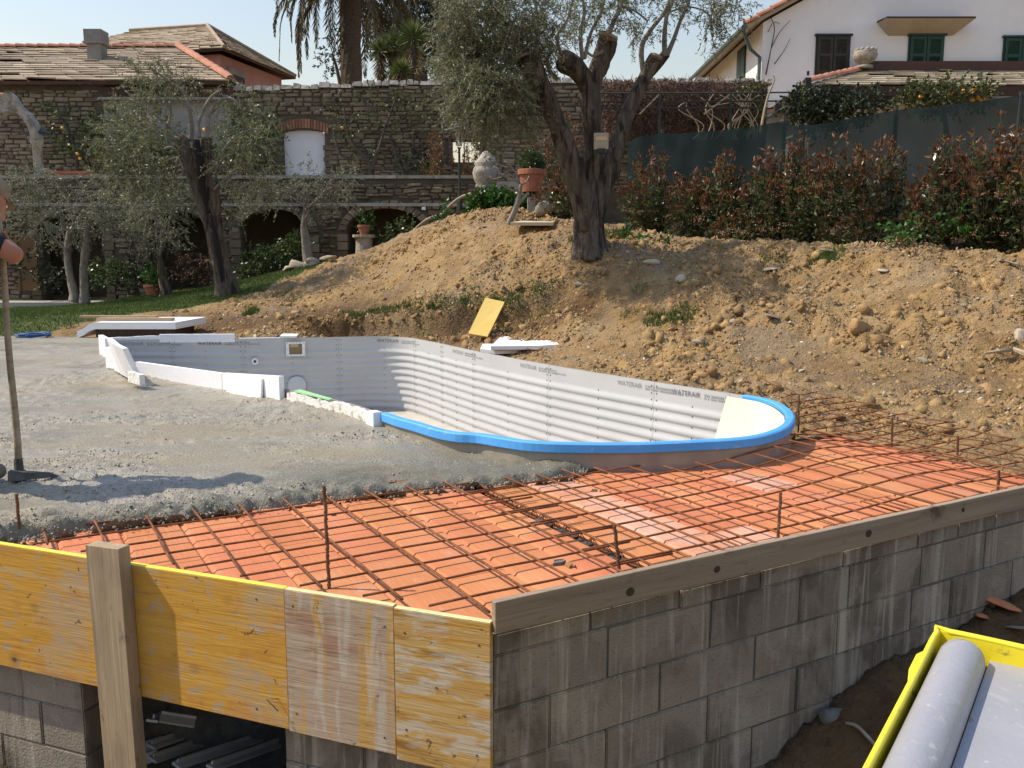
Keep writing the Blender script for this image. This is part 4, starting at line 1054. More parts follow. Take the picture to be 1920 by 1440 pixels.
# plastic laths stored in the opening
la = [((185, 1432), (300, 1392), 3.75, 4.0, 0), ((285, 1352), (345, 1325), 3.9, 4.3, 1), ((300, 1345), (365, 1355), 3.85, 3.9, 2), ((282, 1400), (470, 1335), 3.9, 4.6, 3), ((285, 1425), (500, 1350), 3.85, 4.6, 4), ((330, 1436), (520, 1372), 3.8, 4.4, 5), ((395, 1440), (520, 1395), 3.75, 4.2, 6), ((215, 1446), (290, 1418), 3.7, 3.9, 7)]
names_ = ["white end of a plastic lath sticking out left of the timber post", "short white plastic lath leaning right behind the timber post", "flat pale lath lying highest in the dark opening under the yellow panel", "long pale lath, upper of the pile in the dark opening",
          "long pale lath in the middle of the pile in the dark opening", "lower long lath of the pile in the dark opening", "lowest lath at the right of the pile in the dark opening", "white lath tip at the very bottom left of the timber post"]
for (a, b, Ya, Yb, i) in la:
    mb = MB(); A, B = at(*a, Ya), at(*b, Yb); mb.beam(A, B, .055, .012, up=(.1, -.3, 1)); mb.beam(A + Vector((0, .02, .012)), B + Vector((0, .02, .012)), .008, .02)
    single("plastic_lath", mb, MAT['foam'] if i in (0, 7, 1) else MAT['pvc'], names_[i], "lath", A, "laths stored under the deck")

# ================================================================== POOL
pool = thing("pool", "kidney shaped pool shell of grey ribbed steel panels being backfilled with concrete", "pool", (-1.6, 8.4, -.85))
area = .5 * sum(RIM[i].x * RIM[(i + 1) % len(RIM)].y - RIM[(i + 1) % len(RIM)].x * RIM[i].y for i in range(len(RIM)))
sgn = 1 if area > 0 else -1
NR = len(RIM)
def inward(i):
    d = RIM[(i + 1) % NR] - RIM[(i - 1) % NR]; d.z = 0; d.normalize(); return Vector((-d.y, d.x, 0)) * sgn
INW = [inward(i) for i in range(NR)]
INW = [(INW[i - 2] + INW[i - 1] + INW[i] + INW[(i + 1) % NR] + INW[(i + 2) % NR]).normalized() for i in range(NR)]
def ring(i, off, z):                 # off > 0 towards the water
    i %= NR; return Vector((RIM[i].x + INW[i].x * off, RIM[i].y + INW[i].y * off, z))
BOT = -.85
prof = [(0, RIM_Z), (0, RIM_Z - .04), (0, RIM_Z - .09), (0, RIM_Z - .145)]
ribs = 9; ZR = RIM_Z - .155; pitch = (ZR - BOT - .02) / ribs
for k in range(ribs):
    zt = ZR - k * pitch
    for t, o in ((.0, 0), (.14, .002), (.28, .007), (.42, .0125), (.56, .015), (.70, .013), (.82, .006), (.90, .001)):
        prof.append((o, zt - t * pitch))
prof.append((0, BOT))
Lacc = [0]
for i in range(NR): Lacc.append(Lacc[-1] + (RIM[(i + 1) % NR] - RIM[i]).length)
def on_far(px, py):                  # index on the far inside wall under a pixel, and the height there
    r = _ray(px, py); best = None
    for i in range(NR):
        p = RIM[i]
        if INW[i].dot(Vector((-p.x, -p.y, 0))) <= 0: continue
        e = abs(p.x / p.y - r[0] / r[1])
        if best is None or e < best[0]: best = (e, i)
    i = best[1]; return i, CAM_H + RIM[i].y * r[2] / r[1]
seams = sorted(set(on_far(px, py)[0] for px, py in ((320, 660), (453, 660), (635, 660), (779, 680), (887, 700), (1030, 720), (1228, 760), (1366, 750))))
seams_all = []
for a, b in zip(seams, seams[1:] + [seams[0] + NR]):
    gap = Lacc[b % NR] - Lacc[a] + (Lacc[-1] if b >= NR else 0)
    m = max(1, round(gap / 1.15)) if gap > 1.7 else 1
    for q in range(m): seams_all.append(int(round(a + (b - a) * q / m)))
for si, a in enumerate(seams_all):
    b = seams_all[(si + 1) % len(seams_all)]
    if si == len(seams_all) - 1: b = seams_all[0] + NR
    idx = list(range(a, b + 1)); mb = MB(); Vv = []
    for j, i in enumerate(idx):
        sh = 0.0
        for (o, z) in prof:
            p = ring(i, o, z)
            if j == len(idx) - 1:                      # open the joint by 3 mm
                d = (RIM[(i) % NR] - RIM[(i - 1) % NR]).normalized(); p -= d * .003
            mb.v.append(tuple(p))
    m = len(prof)
    for j in range(len(idx) - 1):
        for k in range(m - 1): mb.f.append((j * m + k, j * m + k + 1, (j + 1) * m + k + 1, (j + 1) * m + k))
    mb.build("wall_panel", MAT['steel'], pool, smooth=True, recalc=False)
mb = MB()                                              # outer face and rim of the shell
pr = [(-.002, RIM_Z - .03), (-.002, RIM_Z + .001), (-.022, RIM_Z + .001), (-.022, BOT - .05)]
for i in range(NR):
    for (o, z) in pr: mb.v.append(tuple(ring(i, o, z)))
for i in range(NR):
    j = (i + 1) % NR
    for k in range(3): mb.f.append((i * 4 + k, i * 4 + k + 1, j * 4 + k + 1, j * 4 + k))
mb.build("outer_wall", MAT['steel_out'], pool, recalc=False)
mb = MB(); mb.v = [tuple(ring(i, -.01, BOT + .004)) for i in range(NR)]; mb.f = [tuple(range(NR))]
pf_ = mb.build("pool_floor", MAT['pool_floor'], pool, recalc=False)
# bolts
bv = OCT_V * np.array([.0068, .0068, .0068]); LL, mm = [], []
def bolt(i, di, z):
    L_ = .0; i0 = i % NR; d = (RIM[(i0 + 1) % NR] - RIM[i0]).normalized(); p = ring(i0, .004, z) + d * di; LL.append(tuple(p))
zs = [RIM_Z - .035, RIM_Z - .10, RIM_Z - .16] + [ZR - k * pitch - pitch * .95 for k in range(9)]
for si, a in enumerate(seams_all):
    b = seams_all[(si + 1) % len(seams_all)]
    if si == len(seams_all) - 1: b += NR
    for z in zs:
        bolt(a, .03, z); bolt(a, -.03, z) ; bolt((a + b) // 2, 0, z) if z < RIM_Z - .14 else None
LL = np.array(LL); mm = np.repeat(np.eye(3)[None], len(LL), 0)
v_, f_ = scatter(bv, OCT_F, mm, LL - np.array(rootloc(pool))[None])
bo = np_mesh("bolts", v_, f_); link("bolts", bo, MAT['bolt'], pool, kind="stuff")
# fittings on the far wall
def wall_frame(px, py, off=.02):
    i, z = on_far(px, py); p = ring(i, off, z); n = INW[i]; t = Vector((0, 0, 1)).cross(n)
    M = Matrix(((t.x, 0, n.x, p.x), (t.y, 0, n.y, p.y), (0, 1, 0, p.z), (0, 0, 0, 1))); return M
def wpart(name, mb, m, px, py, off, parent, smooth=False):
    me = mb.mesh(name, (0, 0, 0), smooth); me.materials.append(m); return place(name, me, wall_frame(px, py, off), parent)
mb = MB()
for (cx, cy, w, h) in ((0, .083, .25, .026), (0, -.083, .25, .026), (-.105, 0, .04, .14), (.105, 0, .04, .14)): mb.box((cx, cy, .006), (w, h, .016))
sk = wpart("skimmer_frame", mb, MAT['white_plastic'], 551, 654, .030, pool)
mb = MB(); mb.box((0, 0, -.004), (.17, .14, .008)); wpart("skimmer_mouth", mb, MAT['brown_card'], 551, 654, .030, sk)
mb = MB(); mb.box((-.02, .05, .001), (.11, .05, .004)); wpart("cardboard_flap", mb, M_("tan card", [(0, (.42, .32, .2)), (1, (.5, .4, .26))], rough=.9), 551, 654, .032, sk)
mb = MB()
for k in range(14):
    x = [-.105, -.06, -.02, .02, .06, .105][k % 6] if k < 12 else [-.11, .11][k - 12]; y = .083 if k < 6 else (-.083 if k < 12 else 0)
    mb.box((x, y, .0150), (.008, .008, .003))
wpart("frame_screws", mb, MAT['bolt'], 551, 654, .030, sk)["kind"] = "stuff"
mb = MB(); mb.lathe([(.045, 0), (.045, .008), (.036, .014), (.02, .014), (.018, .004), (.004, .002)], n=20); inl = wpart("inlet_ring", mb, MAT['white_plastic'], 477, 677, .030, pool, True)
mb = MB(); mb.lathe([(.017, .0155), (.016, .017), (.002, .017)], n=14); wpart("inlet_hole", mb, MAT['bolt'], 477, 677, .030, inl)
mb = MB(); mb.lathe([(.125, 0), (.125, .012), (.11, .02), (.02, .022)], n=28); wpart("light_niche_cover", mb, M_("pale plastic cover", [(0, (.55, .56, .57)), (1, (.6, .61, .62))], rough=.4), 555, 722, .02, pool, True)
# stencilled lettering on the upper band of the panels
def text_mesh(s, size):
    cu = bpy.data.curves.new("lettering", 'FONT'); cu.body = s; cu.size = size; cu.extrude = 0; cu.space_character = 1.05
    o = bpy.data.objects.new("lettering", cu); C.objects.link(o); bpy.context.view_layer.update()
    me = bpy.data.meshes.new_from_object(o.evaluated_get(bpy.context.evaluated_depsgraph_get())); bpy.data.objects.remove(o); return me
T1 = text_mesh("WATERAIR", .062)
def smudge(seed):
    r_ = random.Random(seed); mb = MB(); x = .40
    for row in (0, 1):
        x = .36
        while x < (.66 if row == 0 else .80):
            w = r_.uniform(.008, .016); mb.quad((x, .02 - row * .024, 0), (x + w, .02 - row * .024, 0), (x + w, .036 - row * .024, 0), (x, .036 - row * .024, 0)); x += w + r_.choice([.006, .007, .02])
    return mb.mesh("print_line")
def along(i, dist):
    step = 1 if sgn < 0 else -1
    L = 0; k = i
    while L < dist:
        a = RIM[k % NR]; b = RIM[(k + step) % NR]; d = (b - a).length
        if L + d >= dist: return k, step, (dist - L) / d
        L += d; k += step
    return k, step, 0
# direction of reading: left to right seen from inside
def lettering(px, py, faint=False, z=RIM_Z - .075):
    i, _z = on_far(px, py)
    n = INW[i]; t = Vector((0, 0, 1)).cross(n)     # reading direction seen from the water
    step = 1 if (RIM[(i + 1) % NR] - RIM[i]).dot(t) > 0 else -1
    for nm, me0, m in (("lettering", T1, MAT['ink_grey'] if faint else MAT['ink']), ("print_line", smudge(px), MAT['ink_grey'])):
        me = me0.copy(); me.materials.clear(); me.materials.append(m)
        for v in me.vertices:
            d = v.co.x; k = i; L = 0
            while True:
                a = RIM[k % NR]; b = RIM[(k + step) % NR]; s = (b - a).length
                if L + s >= d: break
                L += s; k += step
            f = (d - L) / s; p = a.lerp(b, f); nn = INW[k % NR].lerp(INW[(k + step) % NR], f)
            v.co = Vector((p.x + nn.x * .005, p.y + nn.y * .005, z + v.co.y)) - rootloc(pool)
        link(nm, me, None, pool, kind="stuff" if nm == "print_line" else None)
for px, py, fa in ((368, 650, False), (225, 655, True), (708, 640, False), (850, 660, True), (975, 690, True), (1155, 715, True), (1264, 735, False)): lettering(px, py, fa)
# blue edge strip round the tip and the white foam beyond it
def nearest(px, py):
    p = atz(px, py, RIM_Z); return min(range(NR), key=lambda i: (RIM[i].x - p.x) ** 2 + (RIM[i].y - p.y) ** 2)
def sweep(mb, i0, i1, sec, zf=lambda t: 0, of=lambda t: 0):
    n = i1 - i0; m = len(sec); base = len(mb.v)
    for j in range(n + 1):
        t = j / n
        for (o, z) in sec: mb.v.append(tuple(ring(i0 + j, o + of(t), z + zf(t))))
    for j in range(n):
        for k in range(m):
            k2 = (k + 1) % m; mb.f.append((base + j * m + k, base + j * m + k2, base + (j + 1) * m + k2, base + (j + 1) * m + k))
    mb.f.append(tuple(base + k for k in range(m))); mb.f.append(tuple(base + n * m + k for k in reversed(range(m))))
ia, ib = nearest(1395, 742), nearest(724, 777)
if ib < ia: ib += NR
mb = MB(); sec = [(.020, RIM_Z - .025), (.022, RIM_Z + .000), (.015, RIM_Z + .008), (-.025, RIM_Z + .008), (-.036, RIM_Z + .000), (-.039, RIM_Z - .046), (-.033, RIM_Z - .052), (-.028, RIM_Z - .03), (-.0245, RIM_Z + .003), (.012, RIM_Z + .003)]
sweep(mb, ia, ib, sec, lambda t: .006 * math.sin(t * 9) - .012 * math.exp(-((t - .82) / .06) ** 2), lambda t: -.01 * math.exp(-((t - .80) / .05) ** 2))
mb.build("blue_edging", MAT['blue'], pool, smooth=False)
mb = MB(); ic0, ic1 = on_far(1368, 760)[0], nearest(1330, 825)
if ic1 < ic0: ic1 += NR
sec = [(.030, RIM_Z - .02), (.034, RIM_Z - .02), (.034, BOT + .08), (.030, BOT + .08)]
n = ic1 - ic0; base = 0
for j in range(n + 1):
    for k, (o, z) in enumerate(sec): mb.v.append(tuple(ring(ic0 + j - (int(6 * 1.0) if (z < 0 and j < 3) else 0), o, z)))
for j in range(n):
    for k in range(4):
        k2 = (k + 1) % 4; mb.f.append((j * 4 + k, j * 4 + k2, (j + 1) * 4 + k2, (j + 1) * 4 + k))
mb.build("cream_lining", MAT['cream'], pool, smooth=False)
rf = random.Random(17)
def foam_strip(i0, i1, o0, o1, z0, z1, label, m, jag=.0, zt=None):
    mb = MB(); n = i1 - i0
    for j in range(n + 1):
        t = j / n; top = (zt(t) if zt else z1) + rf.uniform(-jag, jag)
        for (o, z) in ((o0, z0), (o1, z0), (o1, top), (o0, top + rf.uniform(-jag, jag) * .3)): mb.v.append(tuple(ring(i0 + j, o, z)))
    for j in range(n):
        for k in range(4):
            k2 = (k + 1) % 4; mb.f.append((j * 4 + k, j * 4 + k2, (j + 1) * 4 + k2, (j + 1) * 4 + k))
    mb.f.append((0, 1, 2, 3)); mb.f.append((n * 4 + 3, n * 4 + 2, n * 4 + 1, n * 4))
    return single("foam_strip", mb, m, label, "foam strip", ring((i0 + i1) // 2, o0, z0))
def rng_idx(a, b):
    i0, i1 = nearest(*a), nearest(*b)
    if i1 < i0: i1 += NR
    return i0, i1
i0, i1 = rng_idx((722, 776), (548, 732))
foam_strip(i0 + 1, i1, -.065, -.024, -.02, RIM_Z - .004, "smeared white foam strip between the blue edging and the foam boards", MAT['foam_dirty'], .012)
foam_strip(i0, i0 + 3, -.09, -.02, -.02, RIM_Z + .015, "upright white foam block at the end of the blue edging", MAT['foam'], .004)
i0, i1 = rng_idx((203, 640), (300, 637))
foam_strip(i0, i1, -.055, -.004, .05, .21, "thin curved white foam strip on the far left rim of the pool", MAT['foam'], .003, lambda t: RIM_Z + .02 + .03 * t)
i0, i1 = rng_idx((296, 637), (437, 636))
foam_strip(i0, i1, -.05, .004, RIM_Z - .04, RIM_Z + .068, "straight white foam strip lying on the back rim of the pool", MAT['foam'], .002)
i0, i1 = rng_idx((450, 636), (530, 634))
foam_strip(i0, i1, -.04, -.003, .05, RIM_Z + .012, "low white foam edge along the back rim left of the skimmer", MAT['foam'], .002)
def slab(name, a, b, th, h, label, m=None, za=0.0, lean=0.0, cat="foam board", ztop=None, grp=None):
    a = Vector(a); b = Vector(b); d = (b - a); d.z = 0; d.normalize(); nrm = Vector((-d.y, d.x, 0)); mb = MB()
    ha, hb = (h if hasattr(h, '__len__') else (h, h))
    mb.hexa([a, b, b + nrm * th, a + nrm * th, a + Vector((0, 0, ha)) + nrm * lean, b + Vector((0, 0, hb)) + nrm * lean, b + Vector((0, 0, hb)) + nrm * (th + lean), a + Vector((0, 0, ha)) + nrm * (th + lean)])
    me_o = single(name, mb, m or MAT['foam'], label, cat, a, grp)
    return me_o
a0 = atz(265, 722, .08); a1 = atz(431, 738, .08); a2 = atz(540, 752, .07)
q0, q1, q2 = [ring(nearest(*p), -.035, .03) for p in ((265, 684), (430, 706), (541, 730))]
slab("foam_board", q0, q1 + (q0 - q1).normalized() * .01, -.045, RIM_Z + .035 - .03, "long white foam board standing in the concrete at the pool's near edge")
slab("foam_board", q1 + (q2 - q1).normalized() * .01, q2, -.045, (RIM_Z + .04 - .03, RIM_Z + .115 - .03), "shorter white foam board with slanted top, right of the long one")
nv = Vector((-.06, -.06, .02)); slab("foam_board", q1.lerp(q2, .15) + nv, q1.lerp(q2, .75) + nv, .02, (.05, .19), "white foam wedge leaning on the front of the shorter foam board", lean=.02)
sh = [((187, 668), (199, 672), .25, 0.0), ((199, 690), (214, 692), .22, .0), ((214, 694), (240, 708), .20, .0), ((238, 708), (258, 714), .34, -.12), ((224, 700), (238, 708), .36, -.10), ((240, 716), (262, 722), .10, .0)]
shl = ["tall thin white foam shard at the far left corner of the pool", "white foam shard next to the tall one at the left corner", "broad white foam chunk at the pool's left edge", "white foam shard tilted over beside the long foam board",
       "pointed white foam shard leaning between the chunks at the left edge", "small dirty foam lump wedged at the left end of the long foam board"]
for i, (a, b, h, l) in enumerate(sh):
    slab("foam_shard", atz(*a, .1), atz(*b, .1), .05, (h, h * .92), shl[i], lean=l, cat="foam piece", m=MAT['foam'] if i < 5 else MAT['foam_dirty'])
g0, g1 = on_far(600, 748)[0], None
mb = MB(); a = atz(552, 735, RIM_Z + .005); b = atz(618, 751, RIM_Z + .005); mb.hexa([a, b, b + Vector((.02, .02, 0)), a + Vector((.03, .07, 0)), a + Vector((0, 0, .012)), b + Vector((0, 0, .012)), b + Vector((.02, .02, .012)), a + Vector((.03, .07, .012))])
single("insulation_board", mb, MAT['green_xps'], "pale green insulation strip on the pool edge right of the foam boards", "insulation board", a)
# things behind the pool
B0 = Vector((-6.25, 12.45, .10))
st_ = thing("foam_pallet", "white rounded polystyrene slab lying on a dark base at the far edge of the concrete", "foam slab", at(230, 634, 12.5))
zb = at(230, 634, 12.4).z
pts = []
l_, r_ = at(134, 622, 12.2), at(326, 606, 12.3)
mb = MB(); prof_ = []
for i in range(17):
    t = i / 16; x = l_.x + (r_.x - l_.x) * t
    zt = zb + .10 + .125 * smooth(0, .18, np.array(t)).item(); prof_.append((x, zt))
poly = [Vector((x, 0, z)) for x, z in prof_] + [Vector((x, 0, z - .095)) for x, z in reversed(prof_)]
mb.prism(poly, (0, 12.35, 0), (.12, 13.25, .015))
mb.build("slab", MAT['foam'], st_)
mb = MB(); mb.box(((l_.x + r_.x) / 2 + .1, 12.8, zb + .04), (1.1, .8, .20)); mb.build("base", MAT['dark_wood'], st_)
for i, (a, b, yy, lb) in enumerate((((152, 603), (295, 601), 13.1, "upper bare wooden plank lying on the foam slab behind the pool"), ((185, 609), (325, 606), 12.62, "lower bare wooden plank lying on the foam slab behind the pool"))):
    mb = MB(); p, q = at(*a, yy), at(*b, yy); p.z = q.z = zb + .225 + .01 + .018 + .0; mb.beam(p, q, .13, .035)
    single("wood_plank", mb, MAT['board_wood'], lb, "plank", p)
def coil(px, py, Y, label):
    p = at(px, py, Y); p.z = .13; mb = MB()
    pts = [p + Vector((.20 * math.cos(t) * (1 + .25 * math.sin(2.3 * t)), .15 * math.sin(t), .02 + .008 * (t / 6.28) + .012 * math.sin(2.3 * t))) for t in np.linspace(0, 6.28 * 3.3, 70)]
    mb.tube(pts, .014, 6); return single("hose", mb, MAT['blue_hose'], label, "hose", p, smooth=True)
coil(62, 629, 12.4, "coil of blue hose lying at the far left edge of the concrete")
# yellow board leaning on the bank
a, b = at(878, 625, 11.75), at(914, 631, 11.72); c, d = at(946, 566, 12.15), at(910, 558, 12.18)
nn = (b - a).cross(c - b).normalized(); nn = nn if nn.y < 0 else -nn
mb = MB(); mb.hexa([a, b, c, d, a - nn * .025, b - nn * .025, c - nn * .025, d - nn * .025])
single("leaning_board", mb, MAT['yellow_board'], "plain yellow board leaning against the earth bank behind the pool", "board", a)
def sheet(pts, th, label, m=MAT['foam']):
    mb = MB(); c = Vector(pts[0]); mb.prism([Vector(p) for p in pts], (0, 0, 0), (0, 0, th)); return single("foam_sheet", mb, m, label, "foam sheet", c, "white foam sheets behind the pool")
def gz_at(px, py, dz):
    for t in np.linspace(6, 16, 500):
        q = at(px, py, t)
        if q.z <= gh(q.x, q.y) + dz: return q
    return at(px, py, 11)
p0 = gz_at(897, 655, .08)
def fz(px, py, z): return atz(px, py, z)
sheet([fz(920, 656, .13), fz(942, 634, .15), fz(1035, 618, .19), fz(1060, 622, .20), fz(1052, 652, .14), fz(1010, 655, .13)], .045, "largest white foam sheet, on top of the pile behind the pool")
sheet([fz(900, 661, .08), fz(905, 651, .09), fz(1046, 652, .09), fz(1050, 658, .08), fz(935, 664, .07)], .045, "white foam sheet lying flat at the bottom of the pile behind the pool")
sheet([fz(1030, 648, .12), fz(1036, 634, .13), fz(1062, 626, .14), fz(1068, 632, .14), fz(1056, 648, .12)], .045, "torn white foam offcut at the right end of the foam pile")
sheet([fz(525, 633, .18), fz(530, 629, .18), fz(560, 629, .18), fz(556, 633, .18)], .025, "small white foam offcut behind the rim above the skimmer")
# broken branch at the right edge
mb = MB(); q = [gz_at(x, y, .05) for x, y in ((1845, 668), (1872, 664), (1900, 660), (1930, 672), (1950, 690))]
mb.tube([p + Vector((0, 0, .03)) for p in q], [.012, .02, .024, .03, .03], 6, jit=.1); single("fallen_branch", mb, MAT['handle'], "brown broken branch lying at the right end of the slope", "branch", q[0])
# flat pale slab lying on the mound top
p = gz_at(1000, 427, .02); mb = MB(); mb.prism([p + Vector(v) for v in ((-.36, -.1, .03), (.3, -.12, .03), (.34, .35, .06), (-.12, .42, .08))], (0, 0, 0), (0, 0, .05))
single("flat_slab", mb, M_("buff board", [(0, (.50, .42, .29)), (1, (.58, .50, .36))], scale=4, rough=.8), "pale buff board lying flat on the mound beside the big olive", "board", p)
# ================================================================== TERRACE AND GARDEN WALLS
YL, YU = 20.5, 24.5                   # faces of the lower and of the upper garden wall
ZT = at(700, 335, YL).z               # terrace level
mb = MB(); mb.box((-8.9, (YL + .5 + YU + .6) / 2, ZT - .12), (22.0, YU - YL + .1, .2)); mb.build("terrace_floor", MAT['path'], kind="structure")
def stone_rows(rr, x0, x1, z0, z1, hmin, hmax, lmin, lmax, skip=None):
    z = z0; o = []
    while z < z1 - .03:
        h = min(rr.uniform(hmin, hmax), z1 - z); x = x0 + rr.uniform(-.2, 0)
        while x < x1:
            L = rr.uniform(lmin, lmax) * (1 + (h - hmin) * 1.5); a, b = max(x, x0), min(x + L, x1)
            if b - a > .05 and not (skip and skip(a, b, z, z + h)): o.append((a, b, z, z + h))
            x += L
        z += h
    return o
def _stone_shape(seed):
    r_ = random.Random(seed); mb = MB(); f = [Vector((x + r_.uniform(-.06, .06), 0, z + r_.uniform(-.08, .08))) for x, z in ((-.47, -.46), (.47, -.46), (.47, .46), (-.47, .46))]
    p = []
    mb.v = [tuple(Vector((v.x, .6, v.z))) for v in f] + [tuple(Vector((v.x * .97, -.25, v.z * .95))) for v in f] + [tuple(Vector((v.x * .82 + r_.uniform(-.04, .04), -.5 + r_.uniform(-.1, .1), v.z * .78))) for v in f]
    for k in range(4):
        k2 = (k + 1) % 4; mb.f += [(k, k2, 4 + k2, 4 + k), (4 + k, 4 + k2, 8 + k2, 8 + k)]
    mb.f.append((8, 9, 10, 11)); return mb
STONES = [_stone_shape(200 + i) for i in range(10)]
STONE_ME = []
for s_ in STONES:
    m_ = s_.mesh("wall_stone"); m_.materials.append(MAT['stone_p'])
    bm = bmesh.new(); bm.from_mesh(m_); bmesh.ops.recalc_face_normals(bm, faces=bm.faces); bm.to_mesh(m_); bm.free(); STONE_ME.append(m_)
def lay_stones(rr, parent, rects, Y, n_parts, depth=.07):
    rects = sorted(rects, key=lambda q: -(q[1] - q[0]) * (q[3] - q[2]))
    big, rest = rects[:n_parts], rects[n_parts:]
    for (a, b, c, d) in big:
        M = Matrix.Translation(((a + b) / 2, Y - rr.uniform(0, .035), (c + d) / 2 + rr.uniform(-.015, .015))) @ Matrix.Rotation(rr.uniform(-.07, .07), 4, 'Y') @ Matrix.Diagonal(((b - a) * rr.uniform(.85, 1.03), depth, (d - c) * rr.uniform(.7, 1.12), 1))
        place("wall_stone", rr.choice(STONE_ME), M, parent)
    if rest:
        V, F, o = [], [], 0; sv = [(np.array(s.v), np.array([f for f in s.f])) for s in STONES]
        for (a, b, c, d) in rest:
            q, f = rr.choice(sv); an = rr.uniform(-.09, .09); q = q * np.array([(b - a) * rr.uniform(.8, 1.05), depth, (d - c) * rr.uniform(.65, 1.15)]); q = np.stack([q[:, 0] * math.cos(an) - q[:, 2] * math.sin(an), q[:, 1], q[:, 0] * math.sin(an) + q[:, 2] * math.cos(an)], -1); V.append(q + np.array([(a + b) / 2, Y - rr.uniform(0, .035), (c + d) / 2 + rr.uniform(-.02, .02)])); F.append(f + o); o += len(q)
        link("wall_stones", np_mesh("wall_stones", np.concatenate(V) - np.array(rootloc(parent)), np.concatenate(F)), MAT['stone'], parent, kind="stuff")
r4 = random.Random(44)
# lower arcade wall
x0, x1 = -14.5, at(892, 400, YL).x
arch = []                              # centre, half width, spring height, rise
for (pc, pw, ptop, pspring) in ((722, 72, 390, 432), (514, 66, 392, 436), (330, 60, 395, 436), (130, 62, 398, 440)):
    c = at(pc, 400, YL); arch.append((c.x, pw / FOC * YL, at(pc, pspring, YL).z, at(pc, ptop, YL).z - at(pc, pspring, YL).z))
lower = thing("terrace_wall", "lower rubble stone terrace wall with low arches behind the lawn", "stone wall", (-6, YL, 0))
def arch_z(x):
    for (cx, hw, sp, ri) in arch:
        if abs(x - cx) < hw: return sp + ri * math.sqrt(1 - ((x - cx) / hw) ** 2)
    return None
mb = MB(); zb = -.3
cuts = sorted(set([x0, x1] + [cx + hw * k / 10 for cx, hw, sp, ri in arch for k in range(-10, 11)]))
for a, b in zip(cuts, cuts[1:]):
    m_ = (a + b) / 2; az = arch_z(m_)
    if az is None: mb.hexa([(a, YL, zb), (b, YL, zb), (b, YL + .5, zb), (a, YL + .5, zb), (a, YL, ZT), (b, YL, ZT), (b, YL + .5, ZT), (a, YL + .5, ZT)])
    else:
        za = arch_z(a + 1e-4) or az; zc = arch_z(b - 1e-4) or az
        mb.hexa([(a, YL, za), (b, YL, zc), (b, YL + .5, zc), (a, YL + .5, za), (a, YL, ZT), (b, YL, ZT), (b, YL + .5, ZT), (a, YL + .5, ZT)])
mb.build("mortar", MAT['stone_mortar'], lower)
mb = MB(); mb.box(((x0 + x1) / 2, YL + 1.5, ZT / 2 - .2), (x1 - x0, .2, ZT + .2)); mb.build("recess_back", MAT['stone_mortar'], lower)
def skip_arch(a, b, c, d):
    for (cx, hw, sp, ri) in arch:
        for x in (a, (a + b) / 2, b):
            if abs(x - cx) < hw + .16:
                t = max(0, 1 - ((x - cx) / (hw + .2)) ** 2)
                if c < sp + (ri + .2) * math.sqrt(t): return True
    return False
band_z = at(700, 384, YL).z
lay_stones(r4, lower, stone_rows(r4, x0, x1, zb + .3, ZT - .09, .05, .125, .12, .36, skip_arch), YL, 190)
for (cx, hw, sp, ri) in arch:          # voussoirs
    for k in range(15):
        t0, t1 = math.pi * k / 15, math.pi * (k + 1) / 15; mb = MB()
        P = lambda t, e: Vector((cx - (hw + e) * math.cos(t), 0, sp + (ri + e) * math.sin(t)))
        mb.prism([P(t0 + .015, 0), P(t1 - .015, 0), P(t1 - .015, .17 + r4.uniform(-.03, .02)), P(t0 + .015, .17 + r4.uniform(-.03, .02))], (0, YL - .045 - r4.uniform(0, .02), 0), (0, YL + .2, 0))
        me = mb.mesh("arch_stone", rootloc(lower)); place_o = link("arch_stone", me, MAT['stone_p'], lower)
    for sx in (-1, 1):                 # jamb stones
        z = .2
        while z < sp - .1:
            h = r4.uniform(.14, .24); mb = MB(); mb.box((cx + sx * (hw + .09), YL + .05, z + h / 2), (.22 + r4.uniform(-.04, .05), .2, h - .02)); link("jamb_stone", mb.mesh("jamb_stone", rootloc(lower)), MAT['stone_p'], lower); z += h
mb = MB(); mb.box(((x0 + x1) / 2 + 1.2, YL - .03, band_z), (x1 - x0 - 2.4, .1, .07)); mb.build("string_course", MAT['coping'], lower)
xx = x0
while xx < x1:
    L = r4.uniform(.5, .95); L = min(L, x1 - xx); mb = MB(); mb.box((xx + L / 2, YL + .22, ZT + .035), (L - .015, .56, .07)); link("coping_slab", mb.mesh("coping_slab", rootloc(lower)), MAT['coping'], lower); xx += L
mb = MB(); mb.box((at(556, 390, YL).x + 2.9, YL - .075, at(556, 391, YL).z), (.09, .03, .07)); mb.build("wall_tag", MAT['white_plastic'], lower)
# dark cupboard door in the left recess
d0 = at(30, 440, YL - .3); d1 = at(75, 545, YL - .3)
mb = MB(); mb.box(((d0.x + d1.x) / 2, YL - .3, (d0.z + d1.z) / 2), (d1.x - d0.x, .06, d0.z - d1.z)); mb.box((d0.x + .02, YL - .34, (d0.z + d1.z) / 2), (.05, .05, d0.z - d1.z))
single("wooden_door", mb, M_("brown door", [(.3, (.10, .055, .025)), (.7, (.16, .085, .035))], scale=4, rough=.7), "brown wooden door standing in the shade at the far left of the arcade", "door", ((d0.x + d1.x) / 2, YL - .3, d1.z))

